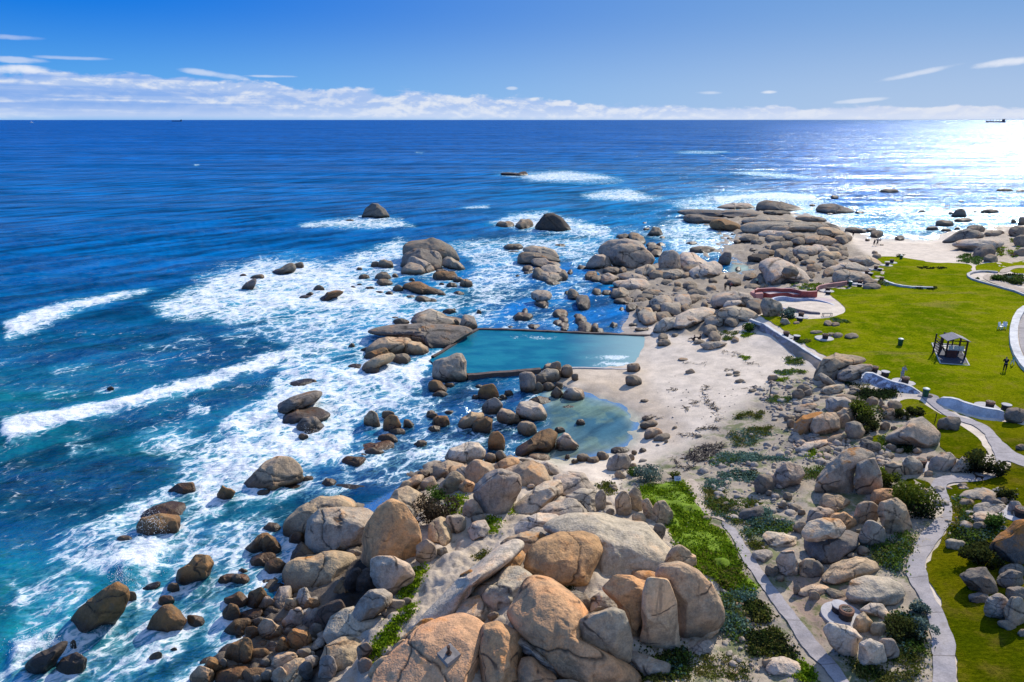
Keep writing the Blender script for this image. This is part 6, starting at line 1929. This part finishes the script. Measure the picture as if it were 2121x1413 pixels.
# red terraces and paddling pool
def WZ(pts, z): return [at(*p, z) for p in cv('W', pts)]
def terrace():
    t1 = resamp(WZ([(360,470),(470,497),(600,480),(800,474),(900,500),(1060,503),(1200,492),(1345,488)], 3.35), 50)
    t2 = resamp(WZ([(215,420),(260,398),(400,388),(560,380),(700,394),(850,390),(950,408),(1060,440),(1200,447),(1345,440)], 4.0), 50)
    c = t1.mean(0); root = empty("seating_wall", c); tag(root, "curving two-tier red painted wall behind the paddling pool", "wall"); u = np.array([0, 0, 1.])
    strip_mesh("lower_tier", [t1-c-u*.5, t1-c+u*.60], MAT['red'], root); 
    a = t1+u*.60; b = t2.copy(); b[:,2] = a[:,2].mean()
    back = np.array([0, .38, 0]); strip_mesh("terrace", [a-c, a-c+back*.6, b-c+back*.2], MAT['pinkc'], root, False)
    strip_mesh("upper_tier", [t2-c-u*.5, t2-c+u*.52], MAT['red'], root)
    strip_mesh("coping", [t2-c+u*.50-back*.1, t2-c+u*.55-back*.1, t2-c+u*.55+back, t2-c-u*.6+back], MAT['pink'], root, False)
    e = WZ([(120,440),(200,400),(260,360),(360,470),(230,480)], 3.6); cc = np.mean(e, 0)-c
    MB().prism([tuple((p-c)[:2]) for p in e], cc[2]-.6, cc[2]+.45).build("end_ramp", MAT['pink'], root)
    t3 = resamp(WZ([(1345,400),(1330,360),(1380,322),(1480,300),(1600,280),(1750,262),(1885,240)], 3.4), 40); c3 = t3.mean(0)
    o = strip_mesh("garden_wall", [t3-c3-u*.3-back*.6, t3-c3+u*.45-back*.6, t3-c3+u*.45+back*.4, t3-c3-u*.3+back*.4], MAT['pink'], None, False); o.location = c3; tag(o, "low faded pink wall curving from paddling pool to the lawn edge boulder", "wall")
terrace()
def paddling():
    z = 3.52; c = np.array(WZ([(1150, 640)], z)[0]); root = empty("paddling_pool", c); tag(root, "empty oval paddling pool with pink paving and a pale blue rim", "pool")
    out = smooth_poly([tuple((p-c)[:2]) for p in WZ([(470,512),(620,490),(780,478),(900,505),(1060,508),(1200,500),(1350,492),(1560,515),(1760,562),(1900,650),(1880,750),(1760,800),(1640,832),(1410,850),(1395,790),(1240,800),(1000,760),(720,720),(640,640),(520,560)], z)], 2)
    inn = smooth_poly([tuple((p-c)[:2]) for p in WZ([(530,530),(640,500),(760,490),(860,512),(1000,530),(1130,520),(1290,540),(1500,585),(1640,645),(1678,700),(1620,735),(1500,755),(1395,770),(1240,775),(1000,740),(720,700),(650,620)], z)], 2)
    # ring between paving edge and pool edge
    po, pi = resamp(out+out[:1], 121), resamp(inn+inn[:1], 121)
    def al(A):
        a = np.arctan2(A[:-1,1]*2.2, A[:-1,0]); k = int(np.argmin(np.abs(a))); B = np.roll(A[:-1], -k, 0); return np.vstack([B, B[:1]])
    po, pi = al(po), al(pi); zc = lambda Q, h: np.column_stack([Q, np.full(len(Q), h)])
    strip_mesh("paving", [zc(po*1.0, -.5), zc(po, .0), zc(pi*1.06, .0)], MAT['pinkc'], root, False)
    strip_mesh("rim", [zc(pi*1.06, -.1), zc(pi*1.06, .12), zc(pi, .12), zc(pi, -.62)], simple("pale blue rim paint", (.42, .46, .58), .7, .2, 2), root, False)
    MB().prism([tuple(p) for p in pi[:-1]], -.9, -.52).build("floor", simple("sandy pool floor", (.58, .53, .46), .85, .25, 1., .02), root)
    wat = smooth_poly([tuple((p-c)[:2]) for p in WZ([(700,640),(780,615),(900,620),(980,640),(1100,655),(1200,650),(1330,680),(1392,720),(1380,765),(1240,770),(1000,738),(740,708),(680,670)], z-.5)], 2)
    MB().prism(wat, -.515, -.49).build("puddle", simple("still shallow water", (.55, .66, .74), .04, .05, 1., spec=.8), root)
    fw = resamp(WZ([(830,745),(1000,790),(1240,838),(1300,840),(1395,848)], 3.4), 30)-c; u = np.array([0, 0, 1.])
    strip_mesh("front_wall", [fw-u*.2, fw+u*.62, fw+u*.62+np.array([0, .5, 0]), fw-u*.6+np.array([0, .5, 0])], simple("grey stone wall", (.17, .15, .17), .9, .3, 2, .03), root, False)
paddling()
# furniture of the lawn -------------------------------------------------------
def copy_tree(o, parent=None):
    c = o.copy(); COL.objects.link(c); c.parent = parent
    for ch in list(o.children): copy_tree(ch, c)
    return c
def make_bbq():
    r = empty("barbecue", (0, 0, 0))
    MB().cyl((.0, .25, -.25), 1.2, .33, n=40).build("concrete_pad", MAT['conc'], r, .02)
    MB().lathe([(.36, .05), (.37, .42), (.40, .44), (.40, .66), (.27, .66), (.27, .40), (0, .40)]).build("drum", MAT['black'], r, smooth=True)
    MB().lathe([(.405, .52), (.415, .54), (.415, .70), (.40, .72), (.29, .72), (.28, .66)]).build("brick_collar", MAT['brick'], r, smooth=True)
    g = MB()
    for k in range(-3, 4): g.bar((k*.08, -math.sqrt(.0784-(k*.08)**2), .735), (k*.08, math.sqrt(.0784-(k*.08)**2), .735), .015)
    g.bar((-.28, 0, .735), (.28, 0, .735), .02).build("grill_grid", MAT['steel'], r)
    return r
def make_seat():
    r = empty("round_table", (0, 0, 0))
    MB().lathe([(.40, -.1), (.40, .40), (.43, .42), (.43, .47)]).build("base", MAT['black'], r, smooth=True)
    MB().cyl((0, 0, .47), .46, .07, n=32).build("tabletop", MAT['conc'], r, .012)
    return r
def make_bin():
    r = empty("litter_bin", (0, 0, 0)); b = MB().lathe([(0, -.05), (.27, -.05), (.29, .1), (.31, .75), (.33, .77), (.33, .86)]).build("body", MAT['bin'], r, smooth=True)
    MB().lathe([(.34, .86), (.34, .92), (.18, 1.0), (0, 1.0)]).build("lid", MAT['binlid'], r, smooth=True); return r
def place(lst, maker, cat, group):
    proto = None
    for px, py, lb, *rot in lst:
        o = maker() if proto is None else copy_tree(proto); proto = proto or o
        P = gs(px, py); o.location = P+np.array([0, 0, .04]); o.rotation_euler = (0, 0, rot[0] if rot else 0); tag(o, lb, cat, group)
place([(1627.7,698,"drum barbecue on a round pad just inside the beach wall"), (1708.7,703,"drum barbecue on a round pad with flat rocks lying behind it"), (1658.6,658,"drum barbecue between grey-green bush and paddling pool"), (1713.8,604.5,"drum barbecue beside the low pink wall"),
       (1846.6,545,"farthest drum barbecue on the big lawn, near the far beach"), (1837.3,551,"second farthest drum barbecue, at the tip of the pale lawn slab"), (1814,559,"drum barbecue with a dark round table touching it, beside pale slab"), (1795,569,"drum barbecue behind the lawn edge boulder, second above the white kerb"), (1825.5,582.5,"drum barbecue at the near end of the low white kerb"), (1780.6,590,"drum barbecue tucked against the front of the lawn edge boulder"),
       (1873.9,794,"drum barbecue with brown brick collar behind the stained whitewashed wall"), (1809.9,772,"drum barbecue half hidden behind the whitewashed wall boulder"), (2048.9,846,"drum barbecue on a round pad behind the cleaner white wall"), (1906,968,"drum barbecue on a pad left of the twin boulder"), (2112,1072,"drum barbecue among rocks at the right edge, above orange-capped boulder"), (1750,1284,"drum barbecue on a sunken pad beside the straight path")], make_bbq, "barbecue", "barbecues on round concrete pads")
place([(1649.8,703,"dark round table right of the barbecue inside the beach wall"), (1656.6,665,"dark round table in front of the paddling pool barbecue"), (1714.9,610,"dark round table in front of the barbecue by the pink wall"), (1822,561,"dark round table touching a barbecue beside the pale lawn slab"), (1802.4,572.5,"dark round table right of the barbecue behind the lawn edge boulder"), (1780,594.5,"pale-topped dark table against the front of the lawn edge boulder"),
       (1832.8,779,"large dark drum table on grass right of the cracked boulder"), (2083,848,"dark round table between barbecue and the white wall boulder"), (1737,1271,"small round table behind the sunken barbecue")], make_seat, "table", "round tables beside the barbecues")
place([(1916,822,"green litter bin on the paving where the whitewashed wall ends"), (1864,716,"green litter bin alone in the middle of the big lawn"), (1865.9,537.5,"green litter bin at the far lawn edge below the far beach"), (1760.3,594,"dark green litter bin at the end of the low pink wall")], make_bin, "litter bin", "green litter bins")
# playground frame
def playground():
    c = gs(1971, 738); k = 1.0; root = empty("climbing_frame", c+np.array([0, 0, .12]), -.16); root.scale = (1.05, 1.05, .88); tag(root, "dark timber climbing frame with a small grey gabled roof", "playground frame")
    P = [(-1.05, -.8), (1.05, -.8), (1.05, .9), (-1.05, .9)]
    for x, y in P: MB().box((x, y, 1.25), (.16, .16, 2.5)).build("post", MAT['wood'], root, .015)
    for x, y in ((-1.75, -.7), (-1.75, .8)): MB().box((x, y, 1.35), (.14, .14, 2.9)).build("post", MAT['wood'], root, .015)
    for x in (-.4, .7): MB().box((x, 1.9, 1.35), (.12, .12, 2.7)).build("post", MAT['wood'], root, .015)
    MB().box((.15, 1.9, 2.55), (1.3, .1, .12)).build("crossbar", MAT['wood'], root)
    MB().box((0, .05, 1.05), (2.2, 1.8, .1)).build("platform", MAT['panel'], root)
    for sgn in (-1, 1):
        MB().box((sgn*.62, .05, 2.72), (1.42, 2.2, .07), Matrix.Rotation(sgn*.42, 3, 'Y')).build("roof_slope", MAT['shing'], root)
    MB().prism([(-.9, 0), (.9, 0), (0, .42)], -.04, .04)
    gb = MB(); gb.box((0, -.86, 2.42), (2.2, .06, .14)).build("eaves_beam", MAT['wood'], root)
    for i, x in enumerate((-.66, -.1, .5)): MB().box((x, -.88, 1.42), (.5, .05, .62)).build("panel", MAT['panel'], root)
    MB().box((-.45, -.9, .52), (1.1, .06, 1.04)).build("front_boards", MAT['wood2'], root)
    n = MB()
    for i in range(5): n.box((.62, -.9, .16+i*.2), (.9, .05, .06))
    n.build("ladder", MAT['wood'], root)
    MB().box((0, -.87, 1.9), (2.1, .05, .1)).build("rail", MAT['wood'], root)
    for i in range(4): MB().bar((-1.75, -.7+.5*i, 2.2-.1*i), (-1.05, -.7+.5*i, .5+.2*i), .07).build("brace", MAT['wood'], root)
    ls = MB()
    for i in range(6): ls.box((-1.75, .05, .4+.38*i), (.07, 1.5, .08))
    ls.build("climbing_rungs", MAT['wood'], root)
    a, b, d, e = [gs(*p) for p in cv('J', [(1312,222),(1385,398),(1640,415),(1570,300)])]; cc = (a+b+d+e)/4
    e = a+d-b; cc = (a+b+d+e)/4
    r2 = empty("play_mat", cc); tag(r2, "dark square rubber play mat edged in pale concrete under the climbing frame", "play mat")
    sq = [(p-cc)[:2] for p in (a, b, d, e)]; MB().prism([tuple(p*1.0) for p in sq], -.2, .085).build("surface", MAT['mat2'], r2)
    ed = MB()
    for p, q in zip(sq, sq[1:]+sq[:1]): ed.bar((*p, .07), (*q, .07), .14, .14)
    ed.build("edging", MAT['conc'], r2)
playground()
# posts, sign, plinth
def small_things():
    P = gs(1594, 822); r = empty("wooden_post", P); tag(r, "weathered wooden post standing upright in the upper beach sand", "post"); MB().bar((0, 0, -.3), (.08, .1, 1.55), .11).build("shaft", simple("driftwood", (.20, .165, .14), .9, .3, 8, .02), r)
    P = gs(1402, 1005); r = empty("notice_sign", P, .05); tag(r, "small white and pale blue notice sign on the edge of the green mat", "sign")
    MB().box((-.12, 0, .2), (.05, .05, .6)).build("post", MAT['steel'], r); MB().box((.12, 0, .2), (.05, .05, .6)).build("post", MAT['steel'], r)
    b = MB().box((0, -.05, .62), (.56, .03, .38), Matrix.Rotation(-.5, 3, 'X')).build("board", simple("sign white", (.66, .70, .78), .5, .06, 3), r)
    R3 = Matrix.Rotation(-.5, 3, 'X'); m = MB()
    for dx, dz, w, h in ((-.02,.13,.42,.03),(-.15,.02,.06,.05),(-.02,.03,.16,.03),(.17,.0,.07,.06),(0,-.06,.34,.05),(0,-.13,.30,.02)): m.box(Vector((0, -.05, .62))+R3 @ Vector((dx, -.018, dz)), (w, .006, h), R3)
    m.build("lettering", simple("sign print", (.12, .16, .30), .6, .1, 3), b)
    P = at(932, 1352, 5.6); return
small_things()
def bar_post(px, py, h, label):
    P = gs(px, py); r = empty("stake", P); tag(r, label, "stake"); MB().bar((0, 0, -.2), (.02, 0, h), .06).build("shaft", MAT['bark'], r)
bar_post(1936, 876, 1.0, "thin brown stake on the inner lawn between two boulders")
# ------------------------------------------------------------------ people
def skinned(name, nodes, edges, mat, parent, sub=2):
    me = bpy.data.meshes.new(name); me.from_pydata([n[:3] for n in nodes], edges, []); o = bpy.data.objects.new(name, me); COL.objects.link(o); o.parent = parent
    bm = bmesh.new(); bm.from_mesh(me); ly = bm.verts.layers.skin.verify(); bm.verts.ensure_lookup_table()
    for i, n in enumerate(nodes): bm.verts[i][ly].radius = (n[3], n[4] if len(n) > 4 else n[3]); bm.verts[i][ly].use_root = i == 0
    bm.to_mesh(me); bm.free(); md = o.modifiers.new("skin", 'SKIN'); md.use_smooth_shade = True; s = o.modifiers.new("sub", 'SUBSURF'); s.levels = s.render_levels = sub
    me.materials.append(mat); return o
SKINM = simple("skin", (.42, .25, .17), .6, .06, 4)
def cloth(name, rgb): return simple(name, rgb, .9, .15, 6)
def person(px, py, pose, rz, top, low, hair, label, group=None, s=1., P=None):
    P = gs(px, py) if P is None else P; root = empty("person", P, rz); root.scale = (s, s, s); tag(root, label, "person", group)
    sit = pose == 'sit'; bend = pose == 'bend'; st = pose == 'walk'
    if sit:
        pel = (0, 0, .14); kn = [(-.12, .42, .36), (.12, .45, .32)]; an = [(-.12, .78, .07), (.12, .82, .07)]; toe = [(-.12, .90, .10), (.12, .94, .10)]; ch = (0, -.10, .52); nk = (0, -.09, .66); hd = (0, -.05, .80)
        el = [(-.26, -.02, .40), (.26, -.02, .40)]; wr = [(-.20, .22, .33), (.20, .24, .32)]; sh = [(-.17, -.10, .58), (.17, -.10, .58)]
    else:
        f = .16 if st else .04
        pel = (0, 0, .93); kn = [(-.10, f, .50), (.10, -f*.6, .50)]; an = [(-.10, f*1.2-.04, .09), (.10, -f*1.6, .10)]; toe = [(-.11, an[0][1]+.16, .04), (.11, an[1][1]+.16, .04)]
        if bend: ch = (0, .22, 1.26); nk = (0, .32, 1.40); hd = (0, .42, 1.50); sh = [(-.18, .26, 1.34), (.18, .26, 1.34)]; el = [(-.22, .42, 1.12), (.22, .42, 1.12)]; wr = [(-.16, .60, .98), (.16, .60, .98)]
        else: ch = (0, .01, 1.28); nk = (0, .01, 1.47); hd = (0, .04, 1.62); sh = [(-.18, 0, 1.39), (.18, 0, 1.39)]; el = [(-.24, -.05 if not st else -.12, 1.11), (.24, .0, 1.11)]; wr = [(-.24, .06, .86), (.24, .14, .88)]
    mid = tuple((a+b)/2 for a, b in zip(pel, ch))
    nodes = [(*pel, .13, .10), (*mid, .125, .09), (*ch, .15, .10), (*nk, .055, .055), (*hd, .085, .10)]; E = [(0, 1), (1, 2), (2, 3), (3, 4)]
    hv = Vector(hd)-Vector(nk); tp = Vector(hd)+hv.normalized()*.10; nodes.append((*tp, .065, .08)); E.append((4, 5))
    for i in (0, 1):
        sg = -1 if i == 0 else 1; a = len(nodes); hp = (pel[0]+sg*.09, pel[1], pel[2]-.04)
        nodes += [(*hp, .085), (*kn[i], .058), (*an[i], .038), (*toe[i], .035, .028)]; E += [(0, a), (a, a+1), (a+1, a+2), (a+2, a+3)]
        b = len(nodes); w = Vector(wr[i]); d = (w-Vector(el[i])).normalized(); hnd = w+d*.07; nodes += [(*sh[i], .062), (*el[i], .042), (*w, .028), (*hnd, .034, .018)]; E += [(2, b), (b, b+1), (b+1, b+2), (b+2, b+3)]
        sd_ = d.orthogonal().normalized()
        for q, L in enumerate((.075, .085, .08, .065)):
            t = hnd+d*.035+sd_*(q-1.5)*.018; nodes += [(*t, .009), (*(t+d*L+Vector((0, 0, -.012))), .007)]; E += [(b+3, len(nodes)-2), (len(nodes)-2, len(nodes)-1)]
        t = hnd-d*.01+sd_*.035*sg; nodes += [(*t, .010), (*(t+d*.04+sd_*.03*sg), .008)]; E += [(b+3, len(nodes)-2), (len(nodes)-2, len(nodes)-1)]
    skinned("body", nodes, E, SKINM, root)
    tn = [(*pel, .15, .12), (*mid, .145, .115), (*ch, .175, .125), (*(Vector(nk)*.6+Vector(ch)*.4), .08, .075)]; TE = [(0, 1), (1, 2), (2, 3)]
    for i in (0, 1): b = len(tn); tn += [(*sh[i], .085), (*el[i], .058), (*(Vector(el[i])*.15+Vector(wr[i])*.85), .045)]; TE += [(2, b), (b, b+1), (b+1, b+2)]
    skinned("shirt", tn, TE, top, root)
    ln = [(*pel, .15, .12)]; LE = []
    for i in (0, 1): sg = -1 if i == 0 else 1; a = len(ln); ln += [(pel[0]+sg*.09, pel[1], pel[2]-.05, .105), (*kn[i], .075), (*(Vector(an[i])*.9+Vector(kn[i])*.1), .055)]; LE += [(0, a), (a, a+1), (a+1, a+2)]
    skinned("trousers", ln, LE, low, root)
    hn = [(*(Vector(hd)+Vector((0, -.03, .03))), .09, .10), (*(tp+Vector((0, -.02, .02))), .075, .085)]; skinned("hair", hn, [(0, 1)], hair, root)
    return root
BLK = cloth("black cloth", (.012, .012, .016)); NAV = cloth("dark blue cloth", (.02, .025, .05)); GRY = cloth("grey cloth", (.34, .34, .36)); WHT = cloth("white cloth", (.75, .75, .74)); RED = cloth("red brown cloth", (.28, .08, .06)); LGR = cloth("pale green cloth", (.45, .62, .40)); TUR = cloth("turquoise cloth", (.10, .36, .33)); HAIR = cloth("dark hair", (.03, .02, .015))
person(2080, 770, 'bend', -.5, BLK, BLK, HAIR, "person all in black leaning forward on the lawn near the curved white wall", s=1.05)
person(2096, 757, 'walk', .6, TUR, WHT, HAIR, "person in white and turquoise beside the one in black on the lawn", s=.72)
person(1867, 787, 'bend', -.9, GRY, GRY, HAIR, "person in grey bending over the barbecue with brown brick collar")
person(1810, 509.5, 'walk', .2, BLK, BLK, HAIR, "person in black standing on the far beach, left of two")
person(1816.5, 509.5, 'walk', .4, NAV, BLK, HAIR, "person in dark blue standing on the far beach, right of two")
person(1766.5, 491, 'walk', .0, BLK, NAV, HAIR, "lone dark figure on pale rocks at the tip of the headland")
person(1501.8, 602, 'walk', -.3, BLK, BLK, HAIR, "person in black on the rocks by the blue channel")
person(1511.5, 603, 'bend', -.6, RED, BLK, HAIR, "person in a reddish top bending on the rocks by the channel")
person(1567.7, 593, 'bend', .3, LGR, BLK, HAIR, "person in a pale green top on rocks above the red wall")
person(1437, 706, 'sit', .9, BLK, BLK, HAIR, "person in black sitting on the sand, left of two above the half-buried boulder", s=1.0)
person(1449, 704, 'sit', .9, BLK, BLK, HAIR, "person in black sitting upright on a pale rock, right of two", s=1.0)
person(1818, 499, 'sit', .2, WHT, BLK, HAIR, "person in a white top sitting at the far waterline, left one")
person(1823, 499, 'sit', -.2, WHT, BLK, HAIR, "person in a white top sitting at the far waterline, right one")
# white garden chairs
def chair(px, py, rz, lb):
    r = empty("garden_chair", gs(px, py)+np.array([0, 0, .05]), rz); tag(r, lb, "chair", "white chairs on the big lawn")
    m = simple("white plastic", (.78, .78, .78), .4, .05, 3); MB().box((0, 0, .42), (.5, .48, .05)).build("seat", m, r, .01); MB().box((0, .26, .70), (.48, .05, .55), Matrix.Rotation(-.2, 3, 'X')).build("backrest", m, r, .01)
    for x in (-.22, .22):
        for y in (-.2, .22): MB().box((x, y, .2), (.05, .05, .42)).build("leg", m, r)
        MB().box((x*1.15, 0, .64), (.05, .46, .05)).build("armrest", m, r)
chair(2071.5, 683, .4, "white plastic chair on the right side of the lawn, left of two"); chair(2079, 682, -.7, "white plastic chair on the right side of the lawn, right of two")
# bench frame beside the paddling pool, dog on the winding path
def bench():
    r = empty("slatted_bench", gs(1713, 655), .05); tag(r, "low dark metal bench frame on the paving of the paddling pool", "bench"); m = simple("dark metal", (.06, .06, .07), .5, .2, 3)
    n = MB()
    for k in range(5): n.box((0, -.2+.1*k, .45), (1.5, .06, .04))
    n.build("seat", m, r)
    for x in (-.65, .65):
        for y in (-.2, .2): MB().box((x, y, .22), (.06, .06, .44)).build("leg", m, r)
bench()
def dog(px, py, rz, mat, lb, s=1.):
    r = empty("dog", gs(px, py)+np.array([0, 0, .05]), rz); r.scale = (s, s, s); tag(r, lb, "dog")
    nd = [(0, 0, .42, .10, .12), (0, .28, .44, .12, .15), (0, -.28, .45, .09, .10), (0, .42, .58, .075), (0, .52, .68, .075), (0, .66, .65, .035), (0, -.46, .55, .02), (0, -.58, .66, .012)]; E = [(0, 1), (0, 2), (1, 3), (3, 4), (4, 5), (2, 6), (6, 7)]
    for sx in (-1, 1):
        a = len(nd); nd += [(sx*.09, .30, .30, .05), (sx*.09, .28, .17, .03), (sx*.09, .31, .03, .025), (sx*.09, .36, .02, .022)]; E += [(1, a), (a, a+1), (a+1, a+2), (a+2, a+3)]
        a = len(nd); nd += [(sx*.09, -.26, .34, .065), (sx*.09, -.20, .24, .045), (sx*.09, -.36, .15, .025), (sx*.09, -.33, .03, .022), (sx*.09, -.28, .02, .02)]; E += [(2, a), (a, a+1), (a+1, a+2), (a+2, a+3), (a+3, a+4)]
        a = len(nd); nd += [(sx*.06, .48, .75, .025), (sx*.08, .47, .80, .012)]; E += [(4, a), (a, a+1)]
    skinned("body", nd, E, mat, r)
dog(2027, 996, 1.2, cloth("black brown fur", (.02, .015, .012)), "small dark dog on the winding path at its bend", .75)
# ------------------------------------------------------------------ ships
def ship(px, D, L, rz, lb, crane=True, name="cargo_ship"):
    d = ray(px, 250); d = d*np.array([1, 1, 0]); d /= d[1]; P = d*D; r = empty(name, P, rz); tag(r, lb, "ship"); k = L/230
    hm = simple("dark hull "+str(px), (.03, .03, .07) if crane else (.05, .10, .16), .6, .1, .05); b = MB()
    b.prism([(-115*k, -14*k), (95*k, -15*k), (112*k, -6*k), (116*k, 0), (112*k, 6*k), (95*k, 15*k), (-115*k, 14*k)], -4*k, 15*k).build("hull", hm, r)
    MB().box((-96*k, 0, 26*k), (20*k, 24*k, 24*k)).build("bridge_house", hm, r, 1*k); MB().cyl((-110*k, 0, 15*k), 4*k, 28*k, n=12).build("funnel", hm, r)
    MB().box((104*k, 0, 17*k), (18*k, 18*k, 5*k)).build("forecastle", hm, r)
    for x in (-52, -15, 25, 62): MB().cyl((x*k, 0, 15*k), 2.2*k, 17*k, n=8).bar((x*k, 0, 30*k), ((x+20)*k, 0, 24*k), 1.6*k).build("crane", hm, r)
ship(2062, 9200, 245, math.pi, "dark cargo ship with deck cranes on the bright horizon glitter"); ship(366, 15000, 215, math.pi, "hazy blue tanker far off on the left horizon", False, "tanker_ship")
def yacht():
    d = ray(65, 250)*np.array([1, 1, 0]); d /= d[1]; P = d*7800; r = empty("motor_yacht", P, .3); tag(r, "tiny white yacht near the left end of the horizon", "boat"); m = simple("white hull", (.8, .8, .8), .5, .05, .1)
    MB().prism([(-18, -4), (10, -4.5), (20, 0), (10, 4.5), (-18, 4)], -1, 5).build("hull", m, r); MB().box((-3, 0, 7.5), (20, 7, 5)).box((-5, 0, 11.5), (11, 6, 3)).build("cabin", m, r); MB().cyl((-4, 0, 13), .5, 12, n=8).build("mast", m, r)
yacht()
# ------------------------------------------------------------------ plinth, spray: need the rocks
bpy.context.view_layer.update()
DG = bpy.context.evaluated_depsgraph_get()
def hit(px, py):
    d = Vector(ray(px, py)).normalized(); ok, loc, nor, *_ = S.ray_cast(DG, Vector(CAM), d); return (np.array(loc), np.array(nor)) if ok else (gpix(px, py), np.array([0, 0, 1.]))
def plinth():
    P, N = hit(930, 1358); q = Vector((0, 0, 1)).rotation_difference(Vector(N*.5+np.array([0, 0, .6]))); r = empty("survey_plinth", P); r.rotation_euler = (q.to_matrix() @ Matrix.Rotation(.75, 3, 'Z')).to_euler(); tag(r, "square concrete plinth with a rusty bolt on a flat orange boulder", "plinth")
    MB().box((0, 0, .02), (.86, .86, .30)).build("slab", simple("weathered plinth concrete", (.27, .24, .22), .9, .3, 4, .03), r, .02); rust = simple("rusty iron", (.09, .045, .03), .8, .4, 9)
    MB().cyl((0, 0, .17), .16, .05, n=6).cyl((0, 0, .2), .075, .42, .06, 14).build("bolt", rust, r, .008); MB().cyl((0, 0, .6), .09, .10, n=12).build("cap", rust, r, .01)
plinth()
def spray():
    rng = np.random.default_rng(4); Vs, Fs, n = [], [], 0; N, F = ico(1)
    for px, py, rx, ry, hgt, cnt in [(322,1110,34,10,1.5,900),(300,1165,60,24,1.1,1100),(255,1210,30,14,.9,500),(90,1345,70,14,.8,600),(408,848,14,8,1.0,200),(560,800,30,8,.6,160),(640,905,44,8,.5,240),(545,960,60,10,.6,260),(1262,400,30,3,1.2,160),(1620,408,70,3,.8,140),(190,1292,30,18,.8,260)]:
        for _ in range(cnt):
            a, b = rng.normal(0, .5, 2); P = at(px+a*rx, py+b*ry, 0); z = abs(rng.normal())*hgt*math.exp(-(a*a+b*b)*1.2)+.1; s = rng.uniform(.008, .028)*(1 if py > 600 else 3)
            Vs.append(N*s+P+np.array([0, 0, z])); Fs.append(F+n); n += len(N)
    o = mk("spray", np.vstack(Vs), np.vstack(Fs), simple("spray droplets", (.86, .9, .92), .6, .03, 2)); tag(o, "white droplets thrown up where waves break on rocks", "spray", kind="stuff")
spray()
